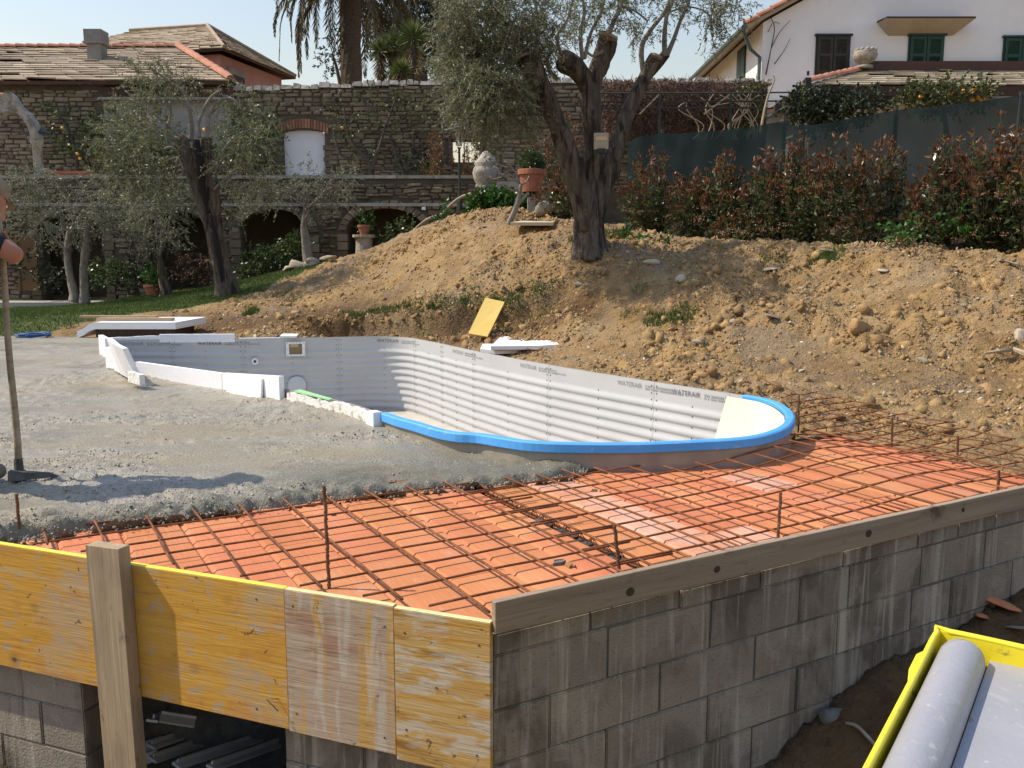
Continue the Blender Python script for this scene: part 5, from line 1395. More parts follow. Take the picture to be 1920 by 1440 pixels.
# upper wall, stepped towards the right
upper = thing("garden_wall", "tall dark rubble stone wall above the terrace, topped with pale coping", "stone wall", (-3, YU, ZT))
XA, XB = -17.0, at(1440, 150, YU).x
def wall_top(x):
    px = 960 + x / YU * FOC
    return at(900, np.interp(px, [0, 415, 420, 850, 1130, 1440], [152, 152, 163, 147, 147, 147]), YU).z
win = (at(847, 300, YU).x, at(900, 300, YU).x, at(870, 305, YU).z, at(870, 262, YU).z)
nic = (at(531, 300, YU).x, at(610, 300, YU).x, ZT, at(570, 250, YU).z, at(570, 243, YU).z)
ZB = -.5
def wall_seg(a, b, z0, z1): mb.hexa([(a, YU, z0), (b, YU, z0), (b, YU + .55, z0), (a, YU + .55, z0), (a, YU, z1), (b, YU, z1), (b, YU + .55, z1), (a, YU + .55, z1)])
mb = MB(); cuts = [XA, at(180, 0, YU).x, at(428, 0, YU).x, nic[0], nic[1], win[0], win[1], at(1130, 0, YU).x, XB]
for a, b in zip(cuts, cuts[1:]):
    zt = min(wall_top(a + .01), wall_top(b - .01)) - (.12 if a > -8 else -.06)
    if (a, b) == win[:2]: wall_seg(a, b, ZB, win[2]); wall_seg(a, b, win[3], zt)
    elif (a, b) == nic[:2]: wall_seg(a, b, nic[4], zt); wall_seg(a, b, ZB, ZT)
    else: wall_seg(a, b, ZB, zt)
mb.build("mortar", MAT['stone_mortar'], upper)
pl0, pl1 = at(184, 0, YU).x, at(425, 0, YU).x
def skip_u(a, b, c, d):
    if b > win[0] - .05 and a < win[1] + .05 and d > win[2] and c < win[3]: return True
    if b > nic[0] - .05 and a < nic[1] + .05 and c < nic[4] + .35: return True
    if b > pl0 and a < pl1 and d > ZT + 1.3: return True
    if d > wall_top((a + b) / 2) - .12: return True
    return False
lay_stones(r4, upper, stone_rows(r4, XA + 2, at(1190, 0, YU).x, ZT, 6.2, .055, .14, .13, .42, skip_u), YU, 200)
xx = at(432, 0, YU).x
while xx < XB:                          # coping stones
    L = r4.uniform(.16, .36); z = wall_top(xx) + r4.uniform(-.03, .02); mb = MB(); h = .13 + r4.uniform(-.03, .03)
    mb.hexa([(xx, YU - .08 + r4.uniform(-.03, .02), z - .13), (xx + L - .02, YU - .08, z - .13), (xx + L - .02, YU + .6, z - .13), (xx, YU + .6, z - .13), (xx + .02, YU - .04, z - .13 + h), (xx + L - .04, YU - .04, z - .13 + h + r4.uniform(-.03, .03)), (xx + L - .04, YU + .55, z - .12 + h), (xx + .02, YU + .55, z - .12 + h)])
    link("coping_stone", mb.mesh("coping_stone", rootloc(upper)), MAT['coping'], upper); xx += L
# plaster panel, ledge and brown boards under the left eaves
zl = at(300, 190, YU).z
mb = MB(); mb.box(((pl0 + pl1) / 2, YU - .02, (zl + ZT + 1.2) / 2), (pl1 - pl0, .1, zl - ZT - 1.2)); mb.build("plaster_panel", MAT['grey_plaster'], upper)
mb = MB(); mb.box(((pl0 + pl1) / 2, YU - .12, zl + .03), (pl1 - pl0 + .1, .34, .06)); mb.build("ledge", MAT['coping'], upper)
zq = at(300, 164, YU).z; x = pl0
while x < pl1:
    w = r4.uniform(.14, .22); mb = MB(); mb.box((x + w / 2, YU - .03 - r4.uniform(0, .015), (zl + .06 + zq) / 2), (w - .012, .05, zq - zl - .06)); link("upright_board", mb.mesh("upright_board", rootloc(upper)), MAT['dark_wood'], upper); x += w
# niche with white shutter under a brick arch
t = thing("niche_shutter", "white arched shutter closing a niche under a brick arch in the garden wall", "shutter", ((nic[0] + nic[1]) / 2, YU, ZT))
mb = MB(); cx = (nic[0] + nic[1]) / 2; hw = (nic[1] - nic[0]) / 2 - .01
ring_ = [Vector((nic[0] + .01, 0, ZT)), Vector((nic[1] - .01, 0, ZT))] + [Vector((cx + hw * math.cos(a), 0, nic[3] + .12 * math.sin(a) - .02)) for a in np.linspace(0, math.pi, 11)]
mb.prism(ring_, (0, YU + .14, 0), (0, YU + .2, 0)); mb.build("shutter_panel", MAT['niche_white'], t)
for k in range(17):
    u0, u1 = -1 + 2 * k / 17, -1 + 2 * (k + 1) / 17; mb = MB()
    def Q(u, e): return Vector((cx + u * (hw + .12) * (1 + .1 * e), 0, nic[4] - .12 + .16 * (1 - u * u) + e))
    mb.prism([Q(u0 + .012, 0), Q(u1 - .012, 0), Q(u1 - .012, .24), Q(u0 + .012, .24)], (0, YU - .05, 0), (0, YU + .14, 0)); link("brick", mb.mesh("brick", rootloc(t)), MAT['brick'], t)
mb = MB()
for s in (-1, 1):
    for k in range(8): mb.box((cx + s * (hw + .1), YU - .01, ZT + .1 + k * .15), (.2 + .06 * (k % 2), .08, .13))
mb.build("jamb_stones", MAT['stone_p'], t, kind="stuff")
# stone-built opening that shows the sky
t = thing("window_frame", "small dark framed opening in the garden wall with bright sky behind", "window", (win[0], YU, win[2]))
mb = MB(); w_ = win[1] - win[0]; h_ = win[3] - win[2]; c_ = (win[0] + win[1]) / 2
mb.box((win[0] - .04, YU + .0, (win[2] + win[3]) / 2), (.08, .2, h_ + .16)); mb.box((win[1] + .04, YU, (win[2] + win[3]) / 2), (.08, .2, h_ + .16)); mb.box((c_, YU - .005, win[3] + .045), (w_ + .3, .2, .09)); mb.box((c_, YU - .005, win[2] - .03), (w_ + .2, .2, .06)); mb.build("timber_frame", MAT['dark_wood'], t)
mb = MB(); mb.box((at(868, 0, YU).x, YU + .05, (win[2] + win[3]) / 2), (.03, .03, h_)); mb.build("mullion", MAT['dark_wood'], t)

# ================================================================== BUILDINGS
def roof_slates(parent, A, B, C_, D, rows, lw, n_parts, m=None, name="slate", th=.035):
    """A-B eave, D-C ridge; slates laid in rows with a lap"""
    A, B, C_, D = map(Vector, (A, B, C_, D)); items = []; nrm = (B - A).cross(D - A).normalized(); nrm = nrm if nrm.z > 0 else -nrm
    for r in range(rows):
        t0, t1 = r / rows, (r + 1) / rows + .012
        a0, b0 = A.lerp(D, t0), B.lerp(C_, t0); a1, b1 = A.lerp(D, t1), B.lerp(C_, t1); L = (b0 - a0).length; s = r4.uniform(-.4, 0)
        while s < L:
            w = lw * r4.uniform(.6, 1.4); e0, e1 = max(0, s) / L, min(L, s + w) / L
            if e1 - e0 > .004:
                lift = r4.uniform(.0, .035) + (.05 if r4.random() < .05 else 0)
                items.append((a0.lerp(b0, e0 + .0015) + nrm * (.03 + lift), a0.lerp(b0, e1 - .0015) + nrm * (.03 + lift * r4.random()), a1.lerp(b1, e1 - .0015) + nrm * .012, a1.lerp(b1, e0 + .0015) + nrm * .012))
            s += w
    r4.shuffle(items)
    def add(mb, q): mb.hexa([p - nrm * th for p in q] + list(q))
    for q in items[:n_parts]:
        mb = MB(); add(mb, q); link(name, mb.mesh(name, rootloc(parent)), m or MAT['slate'], parent)
    if items[n_parts:]:
        mb = MB()
        for q in items[n_parts:]: add(mb, q)
        mm_ = (m or MAT['slate']); mb.build("slates", mm_, parent, kind="stuff")
    mb = MB(); mb.hexa([A - nrm * .1, B - nrm * .1, C_ - nrm * .1, D - nrm * .1, A - nrm * .015, B - nrm * .015, C_ - nrm * .015, D - nrm * .015]); mb.build("roof_deck", MAT['dark_wood'], parent)
def ridge_tiles(parent, a, b, n, r=.11, name="ridge_tile"):
    a, b = Vector(a), Vector(b); d = (b - a) / n; dn = d.normalized()
    for k in range(n):
        p, q = a + d * k, a + d * (k + 1.06); mb = MB(); side = dn.cross(Vector((0, 0, 1))).normalized(); up = side.cross(dn)
        ra, rb_ = r * 1.08, r * .92
        for (e, rr_) in ((p, ra), (q, rb_)):
            for i in range(7):
                t = math.pi * i / 6; mb.v.append(tuple(e + side * math.cos(t) * rr_ + up * math.sin(t) * rr_ * .9 + up * (.02 if e is p else 0)))
            for i in range(7):
                t = math.pi * (6 - i) / 6; mb.v.append(tuple(e + side * math.cos(t) * (rr_ - .018) + up * math.sin(t) * (rr_ * .9 - .018) + up * (.02 if e is p else 0)))
        for i in range(14): mb.f.append((i, (i + 1) % 14, 14 + (i + 1) % 14, 14 + i))
        mb.f.append(tuple(range(13, -1, -1))); mb.f.append(tuple(range(14, 28)))
        link(name, mb.mesh(name, rootloc(parent)), MAT['terracotta'], parent)
def hull_box(mb, x0, x1, y0, y1, z0, z1): mb.hexa([(x0, y0, z0), (x1, y0, z0), (x1, y1, z0), (x0, y1, z0), (x0, y0, z1), (x1, y0, z1), (x1, y1, z1), (x0, y1, z1)])
# low house with the stone slate roof
ez = at(200, 151, YU - .25).z; eL = at(-120, 151, YU - .25).x; eR = at(432, 151, YU - .25).x
rY = 28.0; rz = at(200, 90, rY).z; rR = at(335, 92, rY).x; rL = at(-150, 90, rY).x
house = thing("slate_house", "low house with grey brown stone slate roof behind the garden wall", "house", (-10, 27, ZT))
mb = MB(); hull_box(mb, eL, eR - .1, YU + .5, 31, ZT - 2, ez + .05); mb.build("wall", MAT['stone_mortar'], house)
roof_slates(house, (eL, YU - .25, ez), (eR, YU - .25, ez), (rR, rY, rz), (rL, rY, rz), 15, .62, 300)
roof_slates(house, (eR, YU - .2, ez), (eR, 31.5, ez), (rR, rY + .02, rz), (rR, rY - .02, rz), 12, .6, 0)
ridge_tiles(house, (rL, rY, rz + .02), (rR, rY, rz + .02), 24); ridge_tiles(house, (rR, rY, rz + .04), (eR, YU - .25, ez + .05), 11, .12, "hip_tile")
cxy = at(183, 110, 26.6); chim = (cxy.x, 26.6)
mb = MB(); z0 = at(183, 119, 26.6).z - .5; z1 = at(183, 84, 26.6).z; z2 = at(183, 58, 26.6).z
mb.box((chim[0], 26.6, (z0 + z1) / 2), (.40, .42, z1 - z0)); mb.box((chim[0], 26.6, z1 + .02), (.56, .56, .05))
ch = mb.build("chimney", MAT['grey_plaster'], house); mb = MB(); mb.box((chim[0], 26.6, (z1 + .045 + z2) / 2), (.50, .5, z2 - z1 - .045)); mb.build("chimney_pot", M_("grey chimney block", [(.3, (.19, .18, .165)), (.7, (.27, .26, .24))], scale=6, rough=.9), ch)
# pink house
pk = thing("pink_house", "pink rendered house with hipped stone roof rising behind the low slate roof", "house", (-12, 37, 3))
Pc = at(420, 90, 34.0); zE = Pc.z; dr = (at(555, 140, 39.4) - Pc); dr.z = 0; Lr = dr.length; dr.normalize(); dl = Vector((-dr.y, dr.x, 0))
if dl.x > 0: dl = -dl
Ll = 9.0; E0, E1, E2, E3 = Pc, Pc + dr * Lr, Pc + dr * Lr + dl * Ll, Pc + dl * Ll
ins_ = lambda P, a, b: P + dr * a + dl * b
mb = MB(); q = [ins_(E0, .45, .45), ins_(E1, -.45, .45), ins_(E2, -.45, -.45), ins_(E3, .45, -.45)]
mb.hexa([Vector((p.x, p.y, 2)) for p in q] + [Vector((p.x, p.y, zE - .1)) for p in q]); mb.build("wall", MAT['pink'], pk)
apz = zE + 1.55; ap0 = E0 + dr * (Lr / 2) + dl * 2.4; ap1 = E0 + dr * (Lr / 2) + dl * (Ll - 3); ap0.z = ap1.z = apz
roof_slates(pk, E3, E0, ap0, ap1, 16, .6, 0); roof_slates(pk, E0, E1, ap0 + dr * .02, ap0 - dr * .02, 14, .6, 0)
roof_slates(pk, E1, E2, ap1, ap0, 8, .9, 0)
mb = MB(); 
for a, b in ((E0, ap0), (ap0, ap1), (E1, ap0)): mb.tube([a + Vector((0, 0, .06)), b + Vector((0, 0, .08))], .07, 6)
mb.build("ridge_bead", MAT['slate'], pk)
wc = E0 + dr * 1.45 + dl * .43; wz = zE - 1.1
fr_ = Matrix.Translation((wc.x, wc.y, wz)) @ Matrix.Rotation(math.atan2(dr.y, dr.x), 4, 'Z')
mb = MB(); mb.box((0, 0, 0), (1.15, .12, 1.3)); me = mb.mesh("window"); me.materials.append(MAT['grey_plaster']); wo = place("window", me, fr_, pk)
mb = MB(); mb.box((.1, -.07, -.1), (.8, .03, 1.0)); me = mb.mesh("pane"); me.materials.append(MAT['iron']); place("pane", me, fr_, wo)

# white house on the right
wh = thing("white_house", "large white rendered house with dark green shutters at the upper right", "house", (12, 29, 2))
HY = 26.0; hx = at(1425, 200, HY).x; hz = at(1425, 42, HY).z; gx_ = hx + 9.5; sl = .54
hb = at(1425, 42, 33.5)
mb = MB(); ap = hz + (gx_ - hx) * sl
fpoly = [Vector((hx, 0, 1.2)), Vector((hx + 19, 0, 1.2)), Vector((hx + 19, 0, hz)), Vector((gx_, 0, ap)), Vector((hx, 0, hz))]
mb.prism(fpoly, (0, HY, 0), (0, HY + 9, 0)); mb.build("wall", MAT['white_wall'], wh)
mb = MB()
for (xa, za, xb, zb_) in ((hx - .55, hz - .22, gx_, ap + .08), (hx + 19.5, hz - .2, gx_, ap + .08)):
    mb.hexa([(xa, HY - .22, za + .0), (xb, HY - .22, zb_), (xb, HY + 9.2, zb_), (xa, HY + 9.2, za), (xa, HY - .22, za + .1), (xb, HY - .22, zb_ + .1), (xb, HY + 9.2, zb_ + .1), (xa, HY + 9.2, za + .1)])
rf_ = mb.build("roof", MAT['beige'], wh)
ridge_tiles(wh, (hx - .55, HY - .2, hz - .12), (hx + 4.2, HY - .2, hz - .12 + 4.75 * sl), 13, .12, "verge_tile")
mb = MB(); mb.tube([(hx - .6, HY - .3, hz - .2), (hx - .6, HY + 9, hz - .2)], .085, 8); mb.tube([(hx - .6, HY - .15, hz - .25), (hx - .35, HY - .1, hz - .75), (hx - .08, HY - .06, hz - .95), (hx - .08, HY - .06, hz - 3.2)], .05, 6); mb.build("gutter", MAT['gutter'], wh)
def shutters(name, x0, x1, z0, z1, y, m, parent, rail=14):
    mb = MB(); w = (x1 - x0) / 2
    fr_o = None
    mb.box(((x0 + x1) / 2, y + .03, (z0 + z1) / 2), (x1 - x0 + .06, .06, z1 - z0 + .04)); mb.box(((x0 + x1) / 2, y - .02, z1 + .035), (x1 - x0 + .14, .1, .05))
    wn = mb.build("window", m, parent)
    for s in (0, 1):
        mb = MB(); a, b = x0 + s * w + .01, x0 + (s + 1) * w - .01
        for xx in (a + .04, b - .04): mb.box((xx, y - .02, (z0 + z1) / 2), (.08, .05, z1 - z0))
        for zz in (z0 + .05, (z0 + z1) / 2, z1 - .05): mb.box(((a + b) / 2, y - .018, zz), (b - a - .16, .045, .09))
        n = rail
        for k in range(n):
            zz = z0 + .12 + (z1 - z0 - .24) * (k + .5) / n; mb.box(((a + b) / 2, y - .012, zz), (b - a - .16, .012, (z1 - z0) / n * .95), M=Matrix.Rotation(R(35), 4, 'X'))
        mb.build("shutter", m, wn)
for (pa, pb, pt, pbm, m) in ((1533, 1590, 68, 138, MAT['shutter_brown']), (1707, 1766, 68, 128, MAT['shutter_green']), (1885, 1945, 71, 128, MAT['shutter_green'])):
    a, b = at(pa, pt, HY - .05), at(pb, pbm, HY - .05); shutters("w", a.x, b.x, b.z - (.15 if pbm < 130 else 0), a.z, HY - .04, m, wh)
mb = MB(); a, b = at(1405, 96, 28.6), at(1420, 140, 27.6)
mb.box((hx - .03, 28.2, (a.z + b.z) / 2), (.06, .9, a.z - b.z)); mb.box((hx - .05, 28.2, (a.z + b.z) / 2), (.03, .05, a.z - b.z)); mb.build("side_shutter", MAT['shutter_green'], wh)
a, b = at(1662, 36, HY - .6), at(1829, 36, HY - .6); zc = a.z
mb = MB(); zt_, zl_ = zc + .02, zc - .3
q = [Vector((a.x, HY - .62, zt_)), Vector((b.x, HY - .62, zt_)), Vector((b.x + .02, HY + .02, zt_ + .03)), Vector((a.x - .02, HY + .02, zt_ + .03))]
mb.hexa([Vector((a.x + .32, HY + .01, zl_)), Vector((b.x - .32, HY + .01, zl_)), Vector((b.x - .32, HY + .03, zl_)), Vector((a.x + .32, HY + .03, zl_))] + [p for p in q])
mb.build("canopy", MAT['beige'], wh); mb = MB(); mb.hexa([p + Vector((0, 0, .002)) for p in q] + [p + Vector((0, 0, .05)) for p in q]); mb.build("canopy_slab", MAT['dark_wood'], wh)
# porch with hipped slate roof
pY = 22.5; pL = at(1512, 160, pY); pz = pL.z; pr_ = at(1618, 132, HY - .2)
pt_ = thing("porch", "porch with low slate roof and dark beams built against the white house", "porch", (10, 24, 2))
xr = at(2060, 160, pY).x
roof_slates(pt_, (pL.x, pY, pz), (xr, pY, pz), (xr, HY - .1, pr_.z), (pr_.x, HY - .1, pr_.z), 8, .55, 120, M_("pale roof slates", [(.3, (.30, .25, .175)), (.7, (.40, .34, .25))], scale=3, coord='obj', rough=.9, rand=.2, bump=.3))
mb = MB(); mb.hexa([(pL.x, pY, pz - .06), (pr_.x, HY - .1, pr_.z - .06), (pr_.x, HY - .05, pr_.z - .06), (pL.x, HY - .05, pz - .06), (pL.x, pY, pz), (pr_.x, HY - .1, pr_.z), (pr_.x, HY - .05, pr_.z), (pL.x, HY - .05, pz)]); mb.build("hip_side", MAT['slate'], pt_)
ridge_tiles(pt_, (pr_.x, HY - .15, pr_.z + .03), (pL.x, pY, pz + .06), 9, .12, "hip_tile")
mb = MB(); mb.box(((pr_.x + xr) / 2, HY - .12, pr_.z + .12), (xr - pr_.x, .2, .26)); mb.build("ridge_beam", M_("brown flashing", [(0, (.075, .035, .022)), (1, (.11, .055, .035))], scale=4, rough=.7), pt_)
mb = MB(); mb.box(((pL.x + xr) / 2, pY + .05, pz - .14), (xr - pL.x, .12, .2)); mb.box((pL.x + .03, (pY + HY) / 2, pz - .13), (.1, HY - pY - .2, .18)); mb.build("eave_beam", MAT['dark_wood'], pt_)
mb = MB(); mb.box((pL.x + .02, pY - .02, pz + .02), (.14, .14, .3)); mb.box((pL.x + .02, pY - .02, pz + .28), (.05, .05, .1)); mb.build("corner_bracket", MAT['iron'], pt_)
mb = MB(); mb.box((pL.x - .05 + .02, pY, (pz + 1.6) / 2), (.09, .09, pz - 1.6)); mb.build("post", MAT['iron'], pt_)
mb = MB(); mb.tube([(pL.x - .05, pY + .1, pz - .3), (pL.x - .05, HY - .1, pz - .3)], .05, 6); mb.build("porch_gutter", MAT['gutter'], pt_)
mb = MB(); hull_box(mb, pL.x + .5, xr, pY + 1.2, HY - .02, 1.4, pz - .25); mb.build("porch_wall", MAT['white_wall'], pt_)
# railing between hedge and porch
rl = thing("railing", "three thin dark metal rails between the vine pergola and the porch", "railing", at(1470, 190, 22.6))
for (y0_, xe) in ((174, 1500), (190, 1480), (204, 1450)):
    mb = MB(); mb.tube([at(1425, y0_, 22.8), at(xe, y0_ - 1, 22.8)], .02, 5); mb.build("rail", MAT['iron'], rl)
mb = MB(); mb.tube([at(1430, 168, 22.8), at(1430, 235, 22.8)], .025, 5); mb.build("rail_post", MAT['iron'], rl)
# stone urn on the porch ridge
up_ = at(1621, 128, 25.4); mb = MB(); s = 15.4 / 1000
mb.lathe([(.22, 0), (.22, .06), (.12, .09), (.12, .13), (.24, .17), (.30, .26), (.33, .34), (.30, .40), (.31, .43), (.26, .46), (.1, .44)], (up_.x, up_.y, up_.z), 16, True)
rr5 = random.Random(4)
for k in range(11):
    a = 6.28 * k / 11; V_, F_ = IV, IF
    base = len(mb.v); sc = .065
    for v in IV: mb.v.append((up_.x + .25 * math.cos(a) + v[0] * sc, up_.y + .25 * math.sin(a) + v[1] * sc, up_.z + .47 + v[2] * sc))
    for f in IF: mb.f.append(tuple(int(base + i) for i in f))
single("stone_urn", mb, MAT['carved'], "squat carved stone fruit bowl standing on the porch roof", "urn", up_, smooth=True)
# loggia arch at the far left
lg = thing("stone_arch", "carved stone arch on a pale column at the far left of the terrace", "arch", at(30, 335, 21.4))
LY = 21.4; cxl = at(6, 0, LY).x; cr_ = at(49, 0, LY).x
mb = MB(); zc0 = ZT + .0; zc1 = at(49, 262, LY).z; mb.lathe([(.15, 0), (.15, .08), (.11, .12), (.105, zc1 - zc0 - .12), (.13, zc1 - zc0 - .1), (.16, zc1 - zc0)], (cr_, LY, zc0), 14); mb.build("column", MAT['carved'], lg, smooth=True)
mb = MB(); mb.lathe([(.13, 0), (.13, .06), (.1, .1), (.095, zc1 - zc0 - .12), (.15, zc1 - zc0)], (2 * cxl - cr_, LY, zc0), 14); mb.build("column", MAT['carved'], lg, smooth=True)
for k in range(11):
    t0, t1 = math.pi * k / 11, math.pi * (k + 1) / 11; rx = cr_ - cxl; rz_ = at(6, 205, LY).z - zc1; mb = MB()
    P = lambda t, e: Vector((cxl + (rx + e) * math.cos(t), 0, zc1 + (rz_ + e) * math.sin(t)))
    mb.prism([P(t0, -.06), P(t1, -.06), P(t1, .09), P(t0, .09)], (0, LY - .16, 0), (0, LY + .16, 0)); link("arch_stone", mb.mesh("arch_stone", rootloc(lg)), MAT['carved'], lg)
mb = MB(); sp_ = [at(px, py, LY) for px, py in ((-30, 190), (0, 188), (12, 175), (22, 174), (30, 182), (38, 195), (46, 205), (53, 222), (58, 232), (50, 232), (40, 212), (25, 200), (0, 203), (-30, 203))]
mb.prism([Vector((p.x, 0, p.z)) for p in sp_], (0, LY - .1, 0), (0, LY + .1, 0)); mb.build("scrolled_gable", MAT['carved'], lg)
ridge_tiles(lg, (cxl - 2.2, LY, at(0, 182, LY).z), (cxl - .05, LY, at(0, 182, LY).z), 6, .1)
# planter, lamps, pots
a, b = at(93, 322, 21.1), at(170, 338, 21.1)
mb = MB(); mb.hexa([(a.x + .04, 20.95, b.z), (b.x - .04, 20.95, b.z), (b.x - .04, 21.25, b.z), (a.x + .04, 21.25, b.z), (a.x, 20.9, a.z), (b.x, 20.9, a.z), (b.x, 21.3, a.z), (a.x, 21.3, a.z)]); mb.box(((a.x + b.x) / 2, 20.9, a.z - .03), (b.x - a.x + .02, .04, .05))
single("planter", mb, MAT['pot'], "long orange terracotta planter on the terrace edge at the left", "planter", ((a.x + b.x) / 2, 21.1, b.z))
def lantern(px, top, base_px, Yd, label):
    p = at(px, top, Yd); g = at(px, base_px, Yd); s = .26 * Yd / 20; t = thing("lantern_post", label, "lantern", g); H_ = p.z - g.z
    mb = MB(); mb.lathe([(.07, 0), (.06, .2), (.03, .3), (.025, H_ - .62), (.05, H_ - .58)], g, 8); mb.build("pole", MAT['iron'], t)
    mb = MB(); mb.lathe([(.30, H_ - .22), (.06, H_ - .06), (.03, H_ + .02), (.02, H_ + .05)], g, 10); mb.lathe([(.30, H_ - .25), (.30, H_ - .22)], g, 10); mb.build("lamp_cap", MAT['iron'], t)
    mb = MB(); mb.lathe([(.05, H_ - .55), (.10, H_ - .25)], g, 8); mb.build("lamp_glass", MAT['glass'], t)
    mb = MB()
    for k in range(4):
        q = k * math.pi / 2 + .4; mb.tube([g + Vector((.05 * math.cos(q), .05 * math.sin(q), H_ - .56)), g + Vector((.12 * math.cos(q), .12 * math.sin(q), H_ - .24))], .01, 4)
    mb.build("lamp_cage", MAT['iron'], t)
lantern(77, 232, 338, 21.6, "dark iron garden lantern in front of the stone wall at the far left"); lantern(862, 225, 395, 19.9, "tall dark iron lantern post in front of the bright wall opening")
def flowerpot(px, top, bot, w, Yd, label, m=MAT['pot'], z=None):
    a, b = at(px, top, Yd), at(px, bot, Yd); H_ = a.z - b.z; r = w / 2 / FOC * Yd; mb = MB()
    mb.lathe([(r * .66, 0), (r * .88, H_ * .74), (r * .90, H_ * .75), (r, H_ * .77), (r, H_ * .98), (r * .97, H_), (r * .86, H_), (r * .82, H_ * .9), (.02, H_ * .88)], b, 20)
    return single("flowerpot", mb, m, label, "flowerpot", b, smooth=False)
flowerpot(997, 318, 360, 52, 17.2, "big terracotta pot holding a clipped box ball near the big olive"); flowerpot(683, 422, 440, 25, 19.6, "small terracotta pot on the stone pedestal before an arch"); flowerpot(288, 534, 552, 34, 18.6, "terracotta pot with a leafy plant on the lawn edge")
b = at(683, 475, 19.6); H_ = at(683, 440, 19.6).z - b.z
mb = MB(); mb.lathe([(.20, -.1), (.18, H_ * .5), (.19, H_ * .8), (.25, H_ * .86), (.25, H_)], b, 16); single("pedestal", mb, MAT['carved'], "round stone pedestal carrying a small flowerpot before an arch", "pedestal", b)
# stone figure urn at the stair head
b = at(912, 372, 18.2); s = 1.0
mb = MB(); mb.lathe([(.24, -.1), (.24, .06), (.15, .12), (.13, .2), (.24, .34), (.28, .5), (.25, .60), (.22, .64), (.25, .68), (.20, .74), (.14, .82), (.08, .90), (.03, .93)], b, 16)
rr5 = random.Random(9)
for k in range(16):
    a = rr5.uniform(0, 6.28); base = len(mb.v); sc = rr5.uniform(.04, .08); zz = rr5.uniform(.15, .85)
    for v in IV: mb.v.append((b.x + .18 * math.cos(a) + v[0] * sc, b.y + .18 * math.sin(a) + v[1] * sc, b.z + zz + v[2] * sc))
    for f in IF: mb.f.append(tuple(int(base + i) for i in f))
single("carved_urn", mb, MAT['carved'], "tall carved stone urn beside the ivy at the end of the terrace wall", "urn", b, smooth=True)
# sloping stair rail
pts = [at(px, py, yy) for px, py, yy in ((888, 362, 18.6), (868, 368, 18.7), (852, 378, 18.8), (840, 390, 18.9), (828, 402, 19.0), (815, 406, 19.1), (800, 412, 19.2), (785, 424, 19.3), (770, 436, 19.4), (758, 443, 19.4), (742, 447, 19.5), (725, 458, 19.5), (712, 468, 19.5))]
mb = MB(); mb.tube(catmull(pts, step=.12), .03, 6); single("handrail", mb, M_("pale weathered handrail", [(.3, (.22, .19, .13)), (.7, (.33, .29, .21))], scale=9, rough=.8), "wavy pale handrail descending along the terrace wall to the right arch", "handrail", pts[0], smooth=True)
mb = MB(); p = at(1012, 388, 15.6); mb.box(p, (.42, .35, .3)); single("concrete_step", mb, MAT['path'], "grey concrete step at the top of the mound beside the ivy", "step", p)
mb = MB(); p = at(150, 568, 19.6); mb.box((p.x, p.y, gh(p.x, p.y) + .03), (5.2, .8, .1)); single("stone_border", mb, MAT['path'], "pale stone border along the flower bed at the back of the lawn", "border", p)
# iron pergola frame before the vine hedge
pg = thing("pergola_frame", "thin dark iron pergola frame in front of the brown vine hedge", "pergola", at(1300, 255, 21.5))
for px in (1237, 1370): 
    mb = MB(); mb.tube([at(px, 173, 21.5), at(px, 262, 21.5)], .03, 6); mb.build("upright", MAT['iron'], pg)
for px, dx in ((1237, -38), (1370, -50)):
    mb = MB(); mb.tube([at(px, 176, 21.5), at(px + dx, 214, 21.5)], .022, 5); mb.build("strut", MAT['handle'], pg)
for yy in (175, 191, 203):
    mb = MB(); mb.tube([at(1120, yy, 21.5), at(1430, yy - 1, 21.5)], .022, 5); mb.build("rail", MAT['iron'], pg)

# ================================================================== GREEN NET FENCE
net = thing("net_fence", "dark green shade net fence sloping behind the photinia hedge", "net fence", (4.6, 14.6, 1.4))
top_px = [(1176, 268, 17.1), (1200, 256, 16.8), (1240, 250, 16.5), (1270, 251, 16.25), (1300, 248, 16.0), (1390, 240, 15.3), (1470, 228, 14.75), (1488, 236, 14.65), (1540, 232, 14.3), (1610, 219, 13.9), (1680, 207, 13.5), (1800, 194, 12.85), (1920, 178, 12.25), (2060, 160, 11.6)]
tops = catmull([at(*p) for p in top_px], step=.08); mb = MB(); nz = 12
for i, p in enumerate(tops):
    gz_ = gh(p.x, p.y) - .05
    for k in range(nz + 1):
        t = k / nz; w = .035 * math.sin(i * .23 + t * 2) * t * (1 - t) * 2 + .012 * math.sin(i * .9 + t * 5); mb.v.append((p.x + w * .7, p.y + w * .7, p.z * (1 - t) + gz_ * t))
for i in range(len(tops) - 1):
    for k in range(nz): mb.f.append((i * (nz + 1) + k, i * (nz + 1) + k + 1, (i + 1) * (nz + 1) + k + 1, (i + 1) * (nz + 1) + k))
nm = M_("dark green shade net", [(.3, (.009, .0165, .0175)), (.7, (.015, .025, .026))], scale=3, rough=.95, spec=.05, bump=.3, bscale=60, trans=.10, layers=[((.024, .038, .038), 2, .58, .75, .6, (1, 1, .4))])
mb.build("net", nm, net, smooth=True, recalc=False)
for (px, py, Yd) in ((1240, 246, 16.5), (1470, 222, 14.75), (1680, 203, 13.5), (1915, 176, 12.25)):
    p = at(px, py, Yd); mb = MB(); mb.tube([(p.x + .03, p.y + .05, gh(p.x, p.y) - .1), (p.x + .03, p.y + .05, p.z + .04)], .03, 6); mb.build("fence_post", MAT['iron'], net)
